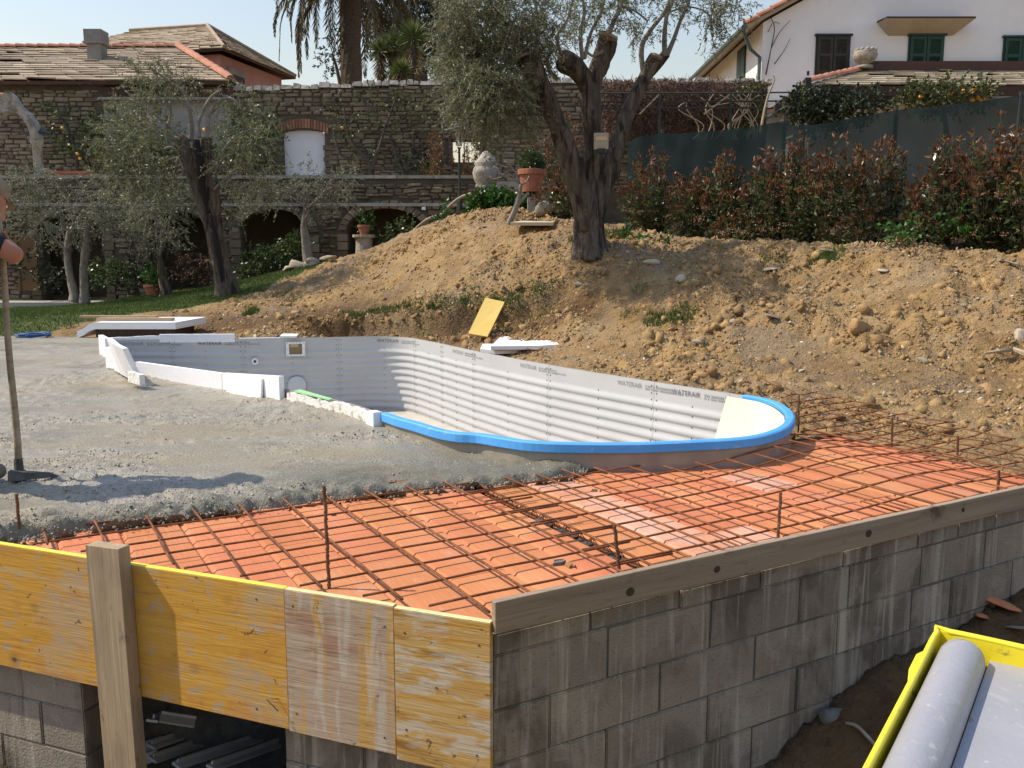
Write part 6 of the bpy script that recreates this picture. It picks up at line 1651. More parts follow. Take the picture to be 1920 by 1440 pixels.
# ================================================================== PLANTS
def unit(a): return a / np.maximum(np.linalg.norm(a, axis=-1, keepdims=True), 1e-9)
def leaf_quads(P, D, L, W, g):
    """leaves at P pointing along D"""
    n = len(P); s = unit(np.cross(D, g.normal(size=(n, 3)))); m = P + D * (L * .45)[:, None]
    nrm = np.cross(D, s)
    V = np.stack([P, m + s * W[:, None] + nrm * (W * .25)[:, None], P + D * L[:, None], m - s * W[:, None] + nrm * (W * .25)[:, None]], 1)
    return V.reshape(-1, 3)
def quads(V): return np.arange(len(V)).reshape(-1, 4)
def thin(P0, P1, r, g):
    """three sided sticks"""
    d = unit(P1 - P0); a = unit(np.cross(d, g.normal(size=d.shape))); b = np.cross(d, a); o = []
    for P, rr_ in ((P0, r), (P1, r * .5)):
        for k in range(3): o.append(P + a * (math.cos(2.094 * k) * rr_)[..., None] if False else P + a * (np.cos(2.094 * k) * rr_)[:, None] + b * (np.sin(2.094 * k) * rr_)[:, None])
    V = np.stack(o, 1); n = len(P0); base = np.arange(n)[:, None] * 6
    F = np.concatenate([base + np.array([[k, (k + 1) % 3, 3 + (k + 1) % 3, 3 + k]]) for k in range(3)], 0)
    return V.reshape(-1, 3), F
def sprays(blobs, per, tw, ll, lw, g, droop=.3, out=.8, squash=.9, up=0.0):
    """blobs: (centre, radius, twigs); returns leaf verts, twig verts, twig faces"""
    LV, T0, T1 = [], [], []
    for (c, r, n) in blobs:
        c = np.array(c); q = unit(g.normal(size=(n, 3))) * (r * g.uniform(.05, 1, n) ** .6)[:, None]; q[:, 2] *= squash
        p = c + q; d = unit(out * unit(q) + .8 * g.normal(size=(n, 3)) * .6 + np.array([0, 0, up - droop * .4])); L = tw * g.uniform(.6, 1.3, n)
        ts = np.linspace(.1, 1, per); cur = p[:, None, :] + d[:, None, :] * (L[:, None] * ts)[..., None]; cur[..., 2] -= droop * (L[:, None] * ts ** 2) * .5
        ld = unit(d[:, None, :] * .6 + g.normal(size=(n, per, 3)) * .6 + np.array([0, 0, -.15 * droop]))
        k = n * per; LV.append(leaf_quads(cur.reshape(-1, 3), ld.reshape(-1, 3), ll * g.uniform(.6, 1.25, k), lw * g.uniform(.7, 1.2, k), g))
        T0.append(p); T1.append(cur[:, -1])
    T0, T1 = np.concatenate(T0), np.concatenate(T1); tv, tf = thin(T0, T1, np.full(len(T0), .0035 if tw < .5 else .008), g)
    return np.concatenate(LV), tv, tf
def add_np(name, V, F, m, parent, **k):
    if name == 'twigs': k.setdefault('kind', 'stuff')
    return link(name, np_mesh(name, V - np.array(rootloc(parent)), F), m, parent, **k)
def trunk_tube(mb, pts, rad, n=14, seed=0, lob=.11, step=.08):
    r_ = random.Random(seed); P = catmull(pts, step=step); m = len(P)
    cum = [0.0]
    for a, b in zip(pts, pts[1:]): cum.append(cum[-1] + (Vector(b) - Vector(a)).length)
    tot = 0; rr = []; acc = 0
    for i, p in enumerate(P):
        if i: acc += (P[i] - P[i - 1]).length
        rr.append(float(np.interp(acc / max(1e-6, sum((P[j] - P[j - 1]).length for j in range(1, m))) * cum[-1], cum, rad)))
    base = len(mb.v); ref = None; ph = [r_.uniform(0, 6) for _ in range(5)]; tw = r_.uniform(-.12, .12)
    for i, p in enumerate(P):
        d = (P[min(i + 1, m - 1)] - P[max(i - 1, 0)]).normalized()
        if ref is None: ref = d.cross(Vector((.3, .9, .2))).normalized()
        ref = (ref - d * ref.dot(d)).normalized(); b = d.cross(ref)
        for k in range(n):
            a = 6.28318 * k / n + tw * i
            f = 1 + lob * math.sin(3 * a + ph[0] + .05 * i) + lob * .7 * math.sin(5 * a + ph[1] - .11 * i) + lob * .5 * math.sin(i * .45 + ph[2] + 2 * a) + r_.uniform(-.04, .04)
            mb.v.append(tuple(p + (ref * math.cos(a) + b * math.sin(a)) * rr[i] * f))
    for i in range(m - 1):
        for k in range(n):
            k2 = (k + 1) % n; mb.f.append((base + i * n + k, base + i * n + k2, base + (i + 1) * n + k2, base + (i + 1) * n + k))
    mb.f.append(tuple(base + k for k in reversed(range(n)))); mb.f.append(tuple(base + (m - 1) * n + k for k in range(n)))
def limb(mb, L, Y, seed, n=14, dy=None):
    """limb as (px, py, half width px) at distance Y, dy: drift in depth"""
    pts = [at(x, y, Y + (dy * i / max(1, len(L) - 1) if dy else 0)) for i, (x, y, w) in enumerate(L)]
    trunk_tube(mb, pts, [w / FOC * Y for _, _, w in L], n, seed, .13 if n > 8 else .04)
    return pts
def tree_parts(t, mb_t, m_t, LV, leafm, TV=None, TF=None, twm=None, trunk_name="trunk"):
    mb_t.build(trunk_name, m_t, t, smooth=True, recalc=False)
    if TV is not None: add_np("twigs", TV, TF, twm or MAT['twig'], t)
    add_np("crown", LV, quads(LV), leafm, t)
def blob_px(L, Y, k, dens=1.0, yj=.5):
    o = []; g = random.Random(k)
    for (x, y, r, n) in L: o.append((tuple(at(x, y, Y + g.uniform(-yj, yj))), r / FOC * Y, max(1, int(n * dens))))
    return o
# --- the big pollarded olive
BY = 12.5; p0 = at(1108, 468, BY); p0.z = gh(p0.x, p0.y)
big = thing("olive_tree", "big pollarded olive tree with thick sawn limbs standing on the mound", "tree", p0)
mb = MB()
limb(mb, [(1110, 488, 37), (1109, 466, 32), (1107, 440, 28), (1104, 405, 27), (1100, 372, 26)], BY + .1, 1)
limb(mb, [(1106, 430, 14), (1094, 385, 19), (1079, 330, 19), (1063, 282, 18), (1045, 232, 17), (1028, 190, 18), (1010, 152, 17), (996, 120, 19), (984, 106, 18)], BY, 2, dy=-.5)
limb(mb, [(1112, 420, 13), (1110, 360, 17), (1112, 310, 16), (1112, 262, 15), (1108, 215, 17), (1106, 180, 17), (1107, 158, 15)], BY, 3, dy=.1)
limb(mb, [(1108, 186, 14), (1096, 150, 15), (1080, 128, 17), (1062, 116, 18), (1056, 114, 17)], BY + .1, 4, dy=-.2)
limb(mb, [(1104, 190, 12), (1112, 150, 14), (1124, 118, 16), (1133, 92, 18), (1140, 70, 18)], BY + .1, 5, dy=.2)
limb(mb, [(1114, 425, 13), (1128, 360, 17), (1144, 310, 17), (1158, 270, 15), (1172, 226, 13), (1190, 186, 13), (1208, 152, 13), (1220, 126, 13), (1230, 106, 11)], BY, 6, dy=.5)
limb(mb, [(1212, 146, 9), (1232, 122, 9), (1250, 100, 8)], BY + .5, 7)
limb(mb, [(1080, 332, 9), (1094, 300, 8), (1108, 285, 7)], BY - .15, 8, 8)
mb.build("trunk", MAT['bark'], big, smooth=True, recalc=False)
sawn = M_("sawn olive wood", [(.3, (.20, .165, .12)), (.7, (.33, .28, .21))], scale=10, rough=.9)
for (x, y, r, dx, dyy) in ((1056, 113, 17, -1, .2), (1141, 68, 18, .3, 1), (1231, 105, 11, .4, 1), (983, 105, 18, -.4, 1)):
    c = at(x, y, BY + (.3 if x > 1200 else 0) + (-.5 if x < 1000 else 0)); d = Vector((dx, 0, dyy)).normalized(); mb = MB(); mb.tube([c - d * .02, c + d * .012], r / FOC * BY * .95, 12); mb.build("sawn_end", sawn, big)
shoots = [[(1092, 112, 4), (1088, 62, 3.5), (1096, 22, 3), (1086, -25, 2.5)], [(1140, 70, 5), (1150, 42, 4.5), (1164, 12, 4), (1172, -30, 3.5)], [(1096, 110, 3.5), (1108, 62, 3), (1128, 22, 2.6), (1135, -20, 2)], [(1058, 112, 4), (1046, 84, 3.4), (1046, 62, 3), (1062, 40, 2.6), (1076, -10, 2.4)],
          [(1046, 150, 4), (1030, 132, 4), (1026, 110, 3.4), (1036, 95, 3)], [(1208, 142, 5.5), (1203, 112, 5), (1204, 84, 4.5), (1220, 56, 4), (1238, 34, 3.5), (1252, 8, 3), (1262, -30, 2.5)], [(1247, 106, 5), (1246, 70, 4.4), (1250, 30, 3.8), (1262, 0, 3), (1266, -30, 3)], [(1250, 104, 5), (1264, 72, 4), (1276, 38, 3.4), (1290, 8, 3), (1300, -30, 2)],
          [(1000, 120, 4), (1010, 60, 4), (1004, 10, 3), (1000, -30, 3)], [(990, 110, 4), (960, 60, 3.5), (930, 20, 3), (910, -20, 2.5)], [(985, 112, 4), (950, 120, 3.4), (915, 150, 2.8), (890, 190, 2)], [(1130, 95, 3), (1110, 105, 2.6), (1098, 90, 2.2), (1112, 75, 2)],
          [(1238, 34, 2), (1262, 20, 1.8), (1300, 14, 1.5), (1330, 30, 1.3), (1338, 70, 1)], [(1164, 12, 2.4), (1190, 20, 2), (1215, 40, 1.6)], [(1340, -20, 2), (1338, 10, 1.6), (1332, 50, 1.2), (1340, 90, .9)], [(1386, -20, 2), (1380, 8, 1.4), (1372, 40, 1)]]
mb = MB()
for i, s in enumerate(shoots): limb(mb, s, BY + (.45 if s[0][0] > 1190 else (-.45 if s[0][0] < 1010 else .05)), 30 + i, 7)
mb.build("shoots", MAT['twig'], big, smooth=True, recalc=False)
g = np.random.default_rng(5)
bl = blob_px([(880, 20, 62, 150), (900, 70, 70, 190), (930, 120, 74, 210), (880, 150, 62, 150), (950, 190, 66, 170), (905, 215, 54, 120), (990, 60, 60, 130), (1000, 110, 46, 80), (960, 10, 70, 170), (930, -30, 90, 160), (875, 195, 40, 60), (850, 60, 40, 60), (985, 200, 40, 60), (930, 160, 60, 150), (870, 110, 50, 110)], BY - .4, 1, 1.25, .5) \
   + blob_px([(1060, 20, 40, 46), (1048, 70, 30, 22), (1100, 10, 44, 46), (1150, 5, 40, 40), (1180, 30, 26, 16), (1215, 50, 22, 12), (1190, 70, 18, 8), (1250, 5, 36, 26), (1300, 0, 34, 26), (1336, 30, 24, 34), (1340, 72, 18, 18), (1378, 4, 24, 22), (1085, -40, 70, 60), (1200, -40, 80, 60), (1330, -30, 50, 46), (1020, 95, 26, 24), (1120, 60, 20, 12)], BY + .2, 2, 1.15, .4)
LV, TV, TF = sprays(bl, 13, .27, .068, .0085, g, .5, .5)
add_np("twigs", TV, TF, MAT['twig'], big); add_np("crown", LV, quads(LV), MAT['olive_leaf'], big)
# lamp box strapped to the olive
c = at(1127, 265, BY - .28); mb = MB(); mb.box(c, (.19, .10, .21)); t = thing("box_light", "small beige box strapped between the limbs of the big olive", "box", c)
mb.build("housing", M_("beige box", [(0, (.34, .29, .20)), (1, (.40, .35, .25))], rough=.6), t); mb = MB(); mb.box(c + Vector((0, -.054, .03)), (.15, .008, .05)); mb.build("paper_label", M_("tan paper", [(0, (.55, .40, .22)), (1, (.6, .45, .27))], rough=.8), t)
mb = MB(); mb.box(c + Vector((0, -.03, -.13)), (.10, .1, .06)); mb.build("bracket", MAT['iron'], t)
# --- the left olive
LYY = 16.5; p0 = at(425, 553, LYY); p0.z = gh(p0.x, p0.y)
ol = thing("olive_tree", "leaning hollow olive tree with pale curling branches on the lawn at the left", "tree", p0); mb = MB()
limb(mb, [(428, 566, 27), (425, 550, 22), (417, 515, 17), (410, 478, 15), (402, 440, 15), (390, 400, 16), (378, 365, 16), (366, 335, 14), (354, 300, 13), (345, 272, 12), (338, 258, 11)], LYY, 11)
limb(mb, [(412, 480, 12), (402, 430, 14), (396, 380, 15), (391, 330, 13), (388, 290, 11), (388, 258, 10)], LYY + .05, 12)
mb.build("trunk", MAT['bark'], ol, smooth=True, recalc=False)
mb = MB(); 
for L in ([(368, 262, 6), (371, 290, 9), (375, 325, 9), (383, 370, 5), (390, 400, 2)], [(394, 400, 3), (402, 440, 6), (408, 470, 6), (414, 510, 4), (417, 535, 2)]):
    limb(mb, L, LYY - .17, 13, 8)
mb.build("hollow", M_("painted hollow shade", [(0, (.012, .010, .009)), (1, (.025, .02, .017))], rough=.95), ol, smooth=True, recalc=False)  # near-black tubes on the bark imitate the shade inside the trunk's hollow
br = [[(350, 262, 6), (330, 258, 5), (318, 262, 4), (312, 245, 3.4), (318, 225, 3), (320, 205, 2.5), (318, 190, 2)], [(312, 245, 3), (306, 222, 2.5), (310, 215, 2)], [(358, 265, 5), (358, 225, 4.4), (350, 190, 4), (342, 170, 3), (300, 140, 2), (270, 115, 1.4)], [(374, 258, 4), (372, 232, 3.6), (382, 205, 3.2), (398, 180, 2.8), (416, 168, 2)],
      [(388, 260, 4.4), (392, 215, 4), (404, 196, 3.4), (424, 184, 3), (442, 190, 2.6), (452, 205, 2)], [(392, 215, 2.6), (408, 200, 2.2), (416, 188, 1.8)], [(344, 330, 4), (342, 300, 3.6), (332, 282, 3.2), (318, 276, 2.8), (306, 282, 2.4)], [(346, 320, 3), (334, 296, 2.6), (330, 312, 2.2)], [(300, 270, 2.4), (290, 240, 2.2), (272, 230, 1.8), (258, 236, 1.5)],
      [(390, 330, 3), (420, 280, 2.4), (450, 250, 1.8), (490, 240, 1.2)], [(350, 290, 3), (310, 300, 2.4), (270, 290, 2), (230, 300, 1.4)], [(360, 280, 3), (320, 240, 2.4), (270, 200, 2), (235, 170, 1.4)], [(395, 360, 2.6), (430, 330, 2), (470, 310, 1.5)]]
mb = MB()
for i, s in enumerate(br): limb(mb, s, LYY + random.Random(i).uniform(-.2, .2), 50 + i, 6)
mb.build("branches", MAT['twig'], ol, smooth=True, recalc=False)
g = np.random.default_rng(6)
bl = blob_px([(262, 195, 46, 46), (300, 158, 44, 46), (270, 125, 34, 30), (232, 240, 52, 66), (212, 272, 48, 60), (282, 258, 46, 46), (338, 150, 30, 22), (440, 236, 42, 50), (480, 262, 36, 36), (432, 296, 42, 50), (505, 222, 24, 16), (250, 308, 52, 70), (302, 338, 44, 54), (422, 182, 22, 12), (330, 380, 36, 36), (470, 330, 34, 34), (220, 330, 44, 46), (360, 170, 24, 16), (450, 180, 22, 10), (440, 400, 30, 24), (490, 360, 30, 26), (270, 370, 40, 40)], LYY, 3, 1.0, .7)
bl = [(c, r, int(n * 1.5)) for c, r, n in bl]
LV, TV, TF = sprays(bl, 12, .26, .070, .0105, g, .4, .6)
add_np("twigs", TV, TF, MAT['twig'], ol); add_np("crown", LV, quads(LV), MAT['olive_leaf'], ol)
# --- small olives by the arcade
def small_olive(label, trunks, crown, Yd, seed, curls=16):
    x, y, w = trunks[0][0]; p0 = at(x, y, Yd); p0.z = gh(p0.x, p0.y); t = thing("olive_tree", label, "tree", p0); mb = MB()
    for i, L in enumerate(trunks):
        q = at(L[0][0], L[0][1], Yd); limb(mb, [(L[0][0], L[0][1] + 14, L[0][2] * 1.2)] + L, Yd + .03 * i, seed + i, 9)
    mb.build("trunk", MAT['twig'] if seed % 2 else MAT['bark'], t, smooth=True, recalc=False)
    r_ = random.Random(seed); mb = MB(); ends = [L[-1] for L in trunks] + [L[-2] for L in trunks]
    for i in range(curls // 2 + 3):
        e = r_.choice(ends); c = r_.choice(sorted(crown, key=lambda q: abs(q[0] - e[0]))[:4]); ax, ay = e[0] + (c[0] - e[0]) * r_.uniform(.4, .9), e[1] + (c[1] - e[1]) * r_.uniform(.4, .9) - 6
        mx_, my_ = (e[0] + ax) / 2 + r_.uniform(-14, 14), min(e[1], ay) - r_.uniform(-8, 20)
        limb(mb, [(e[0], e[1], 2.2), ((e[0] + ax) / 2 + r_.uniform(-10, 10), (e[1] + ay) / 2 - r_.uniform(0, 8), 1.6), (ax, ay, 1.1), (ax + r_.uniform(-12, 12), ay + r_.uniform(-14, 14), .7)], Yd + r_.uniform(-.3, .3), seed * 3 + i, 5)
    mb.build("branches", MAT['twig'], t, smooth=True, recalc=False)
    g = np.random.default_rng(seed); LV, TV, TF = sprays(blob_px(crown, Yd, seed, 2.0, .5), 11, .22, .060, .0105, g, .3, .7)
    add_np("twigs", TV, TF, MAT['twig'], t); add_np("crown", LV, quads(LV), MAT['olive_leaf2'], t)
small_olive("small silvery olive with two pale stems at the far left of the lawn", [[(158, 556, 9), (156, 510, 7), (160, 470, 7), (163, 430, 5)], [(140, 552, 8), (130, 510, 7), (126, 470, 6), (132, 425, 5)]], [(60, 340, 46, 44), (100, 368, 54, 60), (160, 398, 54, 60), (40, 398, 46, 44), (190, 360, 44, 40), (120, 440, 44, 40), (200, 420, 36, 34), (80, 420, 40, 36), (25, 355, 36, 30)], 18.0, 71, 22)
small_olive("small silvery olive between the twin stemmed one and the leaning olive", [[(312, 546, 10), (304, 515, 8), (300, 480, 6), (302, 450, 5)]], [(290, 400, 50, 54), (335, 372, 40, 36), (250, 418, 42, 40), (312, 440, 42, 40), (275, 450, 34, 28), (245, 375, 36, 30)], 18.4, 72, 16)
small_olive("small olive with pale twigs in front of the two stone arches", [[(578, 500, 10), (574, 455, 8), (570, 420, 6), (576, 390, 5)]], [(570, 340, 40, 40), (622, 350, 36, 34), (530, 360, 36, 34), (600, 380, 34, 30), (655, 332, 22, 16), (505, 345, 26, 20), (640, 370, 26, 18), (470, 375, 28, 20)], 18.8, 73, 18)
# --- bare branch on the mound
t = thing("bare_sapling", "leafless crooked sapling leaning on the mound left of the terracotta pot", "tree", at(948, 438, 14.4)); mb = MB()
limb(mb, [(947, 442, 6), (956, 415, 5.5), (968, 388, 5), (974, 362, 4.4), (976, 346, 4)], 14.4, 81, 8); limb(mb, [(968, 388, 4), (980, 372, 3.6), (992, 362, 3)], 14.4, 82, 7)
mb.build("trunk", MAT['twig'], t, smooth=True, recalc=False); mb = MB()
for i, s in enumerate(([(976, 348, 2.4), (964, 336, 2), (944, 330, 1.8), (932, 318, 1.6), (924, 312, 1.2)], [(974, 358, 2.2), (955, 355, 1.8), (940, 346, 1.6), (930, 350, 1.3)], [(976, 350, 2), (966, 322, 1.6), (956, 310, 1.4), (946, 302, 1)], [(976, 348, 2.2), (988, 340, 1.8), (992, 330, 1.4)], [(966, 336, 1.4), (950, 322, 1.2), (938, 334, 1)], [(944, 330, 1.3), (926, 336, 1), (918, 330, .8)], [(958, 312, 1.2), (940, 312, 1), (922, 300, .8)])): limb(mb, s, 14.4, 90 + i, 5)
mb.build("branches", MAT['twig'], t, smooth=True, recalc=False)

# --- photinia hedge
def photinia(px, Yd, top_py, width, label, seed, dens=1.0, redf=.30, base_py=None):
    g = np.random.default_rng(seed); dens *= 1.55; c = at(px, 460, Yd); c.z = gh(c.x, c.y); Ht = (at(px, top_py, Yd).z - c.z) * 1.10
    t = thing("photinia_shrub", label, "shrub", c, "photinia shrubs of the hedge")
    ns = int(34 * dens * width / .55); gs, rs, s0, s1, fl = [], [], [], [], []
    for i in range(ns):
        a = g.uniform(0, 6.28); rb_ = .12 * g.uniform(); rt_ = width * g.uniform(.05, 1) ** .7; h = Ht * (1 - .45 * (rt_ / width) ** 2) * g.uniform(.62, 1.0)
        b = np.array(c) + np.array([math.cos(a) * rb_, math.sin(a) * rb_, 0]); e = np.array(c) + np.array([math.cos(a) * rt_, math.sin(a) * rt_, h]); mid = (b + e) / 2 + np.array([math.cos(a) * rt_ * .3, math.sin(a) * rt_ * .3, .05 * h])
        q = np.linspace(0, 1, 9)[:, None]; C_ = (1 - q) ** 2 * b + 2 * q * (1 - q) * mid + q * q * e; s0.append(C_[:-1]); s1.append(C_[1:])
        m = int(h / .026); tt = np.sort(g.uniform(.10, 1, m)); q = tt[:, None]; P = (1 - q) ** 2 * b + 2 * q * (1 - q) * mid + q * q * e + g.normal(size=(m, 3)) * .035
        d = unit(unit(e - b)[None] * .7 + unit(g.normal(size=(m, 3))) * .9); L = .098 * g.uniform(.6, 1.25, m); d[:, 2] -= .35 * g.uniform(0, 1, m) * (tt < .7); d = unit(d)
        red = (tt > 1 - redf * .7 * g.uniform(.2, 1.3)) | (g.uniform(0, 1, m) < .06)
        gs.append(leaf_quads(P[~red], d[~red], L[~red], L[~red] * .19, g)); rs.append(leaf_quads(P[red], d[red], L[red] * 1.05, L[red] * .16, g))
        k = 8; fd_ = unit(unit(e - b)[None] + g.normal(size=(k, 3)) * .55); rs.append(leaf_quads(np.repeat(e[None], k, 0), fd_, .09 * g.uniform(.7, 1.1, k), np.full(k, .013), g))
    sv, sf = thin(np.concatenate(s0), np.concatenate(s1), np.full(8 * ns, .006), g); add_np("stems", sv, sf, MAT['darkbark'], t)
    V = np.concatenate(gs); add_np("foliage", V, quads(V), MAT['photinia'], t); V = np.concatenate(rs); add_np("red_shoots", V, quads(V), MAT['photinia_red'], t, kind="stuff")
    k = int(12 * width / .5); P = []
    for i in range(k):
        a = g.uniform(3.3, 6.1); r_ = width * g.uniform(.6, 1.0); h = Ht * g.uniform(.12, .55); p = np.array(c) + np.array([math.cos(a) * r_, math.sin(a) * r_ * .8, h]); n = 34
        P.append(leaf_quads(p + g.normal(size=(n, 3)) * np.array([.045, .045, .02]), unit(g.normal(size=(n, 3)) + np.array([0, 0, .6])), np.full(n, .022), np.full(n, .010), g))
    V = np.concatenate(P); add_np("flower_heads", V, quads(V), MAT['flowerhead'], t, kind="stuff")
    return t
ph = [(1222, 15.5, 292, .62, "broad brownish photinia shrub just right of the big olive trunk"), (1300, 15.0, 330, .45, "low photinia shrub second from the olive trunk"), (1352, 14.7, 298, .46, "photinia shrub under the first dip of the green net"), (1432, 14.2, 290, .50, "dense dark photinia shrub in the middle of the hedge's left half"),
      (1500, 13.8, 268, .52, "tall red topped photinia shrub right of the net's post"), (1572, 13.3, 262, .50, "photinia shrub with long red sprays in the middle of the hedge"), (1648, 12.9, 272, .42, "red tipped photinia shrub left of the gap in the hedge"), (1712, 12.5, 350, .20, "single thin photinia stem standing in the gap of the hedge"),
      (1772, 12.1, 262, .46, "photinia shrub right of the gap with loose red sprays"), (1850, 11.75, 236, .52, "tall leafy photinia shrub near the right end of the hedge"), (1925, 11.4, 225, .52, "tallest photinia shrub at the right edge of the picture"), (1395, 14.3, 400, .5, "low photinia bush with buff flower heads in front of the hedge"), (1745, 12.1, 385, .5, "low photinia bush with pinkish flower heads below the gap"), (1620, 12.7, 395, .45, "low dark photinia bush at the foot of the hedge's middle")]
for i, (px, Yd, tp, w, lb) in enumerate(ph): photinia(px, Yd, tp, w, lb, 300 + i, 1.2, .30 if tp < 340 else .12)
photinia(1055, 15.2, 330, .5, "brownish photinia bush behind the terracotta pot left of the big olive", 330, 1.2, .35)
photinia(1050, 19.5, 215, .9, "light pink tipped photinia shrub behind the left limb of the big olive", 331, .8, .4)

# --- leafy volumes
def bush(name, label, cat, blobs, m, seed, per=10, tw=.2, ll=.06, lw=.018, droop=.2, stems=None, fruit=None, group=None, base=None, stem_m=None, up=.2):
    g = np.random.default_rng(seed); c = Vector(base) if base is not None else Vector(blobs[0][0]); t = thing(name, label, cat, c, group)
    LV, TV, TF = sprays(blobs, per, tw, ll, lw, g, droop, .7, .9, up); add_np("foliage", LV, quads(LV), m, t); add_np("twigs", TV, TF, stem_m or MAT['darkbark'], t)
    if stems:
        mb = MB()
        for i, (L, Yd) in enumerate(stems): limb(mb, L, Yd, seed + i, 6)
        mb.build("stems", stem_m or MAT['darkbark'], t, smooth=True, recalc=False)
    if fruit:
        for (x, y, Yd, r, fm) in fruit:
            p = at(x, y, Yd); V = IV2 * r + np.array(p); add_np("fruit", V, IF2, fm, t)
    return t
IV2, IF2 = ico(2)
wy = YU - .25
bush("wall_climber", "espaliered climber with dark forked stems on the garden wall right of the white shutter", "climber", blob_px([(650, 230, 44, 30), (700, 210, 46, 34), (760, 220, 46, 34), (680, 270, 44, 24), (800, 240, 36, 20), (740, 270, 40, 22), (640, 200, 36, 18), (720, 180, 40, 18), (790, 200, 34, 14)], wy, 4, 1.0, .1), MAT['climber'], 401, 8, .35, .085, .024,
     stems=[([(695, 330, 5), (690, 300, 4), (665, 275, 3), (650, 240, 2), (645, 200, 1.4)], wy), ([(695, 320, 4), (710, 280, 3.4), (722, 240, 2.6), (740, 190, 1.6)], wy), ([(760, 330, 4), (740, 285, 3.4), (730, 250, 2.4)], wy), ([(760, 325, 3.4), (775, 280, 3), (770, 220, 2)], wy), ([(690, 300, 3), (640, 290, 2.4), (625, 240, 1.5)], wy)], fruit=[(641, 240, wy - .1, .045, MAT['lemon'])])
bush("citrus_espalier", "dark citrus espalier with a few yellow fruits on the wall at the far left", "climber", blob_px([(120, 240, 36, 26), (150, 262, 34, 24), (180, 240, 34, 26), (130, 290, 34, 20), (110, 205, 26, 12), (170, 300, 30, 16)], wy, 5, 1, .1), MAT['citrus'], 402, 8, .3, .09, .03,
     stems=[([(140, 330, 4), (145, 290, 3.4), (130, 250, 2.6), (112, 215, 1.6)], wy), ([(145, 300, 3), (165, 265, 2.4), (180, 230, 1.5)], wy)], fruit=[(117, 240, wy - .2, .045, MAT['lemon']), (145, 288, wy - .2, .045, MAT['lemon']), (150, 297, wy - .2, .045, MAT['lemon']), (186, 240, wy - .2, .045, MAT['lemon'])])
bush("citrus_tree", "dense dark citrus bush with orange fruits behind the leaning olive", "tree", blob_px([(225, 240, 44, 60), (255, 275, 44, 60), (290, 250, 40, 50), (230, 300, 44, 50), (310, 290, 40, 40)], 23.6, 6, 1, .3), MAT['citrus'], 403, 9, .3, .10, .032, fruit=[(290, 221, 22.9, .045, MAT['lemon']), (349, 258, 22.9, .045, MAT['lemon']), (383, 243, 22.9, .045, MAT['lemon']), (397, 286, 22.9, .045, MAT['lemon'])], stems=[([(260, 340, 6), (258, 290, 4), (255, 250, 3)], 23.6)])
bush("citrus_tree", "leafy citrus bush against the garden wall left of the white shutter", "tree", blob_px([(440, 250, 44, 56), (470, 285, 42, 52), (430, 310, 38, 40), (495, 255, 30, 30), (480, 215, 34, 26), (500, 310, 26, 24)], 23.9, 7, 1, .25), MAT['citrus'], 404, 9, .3, .09, .028, stems=[([(455, 340, 6), (455, 290, 4), (460, 240, 2)], 23.9)])
bush("climber", "sparse climber with bare stems beside the sky window", "climber", blob_px([(815, 290, 30, 30), (790, 310, 26, 22), (770, 315, 24, 20)], 23.9, 8, 1, .2), MAT['darkleaf'], 405, 9, .25, .09, .026)
g_ = np.random.default_rng(77)
photinia(820, 22.6, 262, .62, "red leaved photinia bush on the terrace left of the lantern post", 332, 1.0, .5)["group"] = "photinia shrubs on the terrace"
photinia(890, 23.2, 262, .45, "slim red leaved photinia in front of the bright wall opening", 333, .7, .6)["group"] = "photinia shrubs on the terrace"
c = at(997, 302, 17.2)
bush("box_ball", "clipped box ball growing in the big terracotta pot", "shrub", [(tuple(c), .24, 420), (tuple(c + Vector((0, 0, -.1))), .24, 240)], MAT['citrus'], 406, 9, .09, .03, .009, 0.0)
bush("ivy_hedge", "bright green ivy hedge below the stone urn on the mound's top", "hedge", blob_px([(900, 378, 22, 90), (930, 374, 22, 110), (960, 376, 22, 110), (990, 380, 22, 100), (1010, 384, 20, 70), (895, 398, 18, 60), (930, 396, 18, 60), (970, 396, 18, 60)], 17.4, 9, 1, .2), MAT['ivy'], 407, 7, .12, .075, .030, .4)
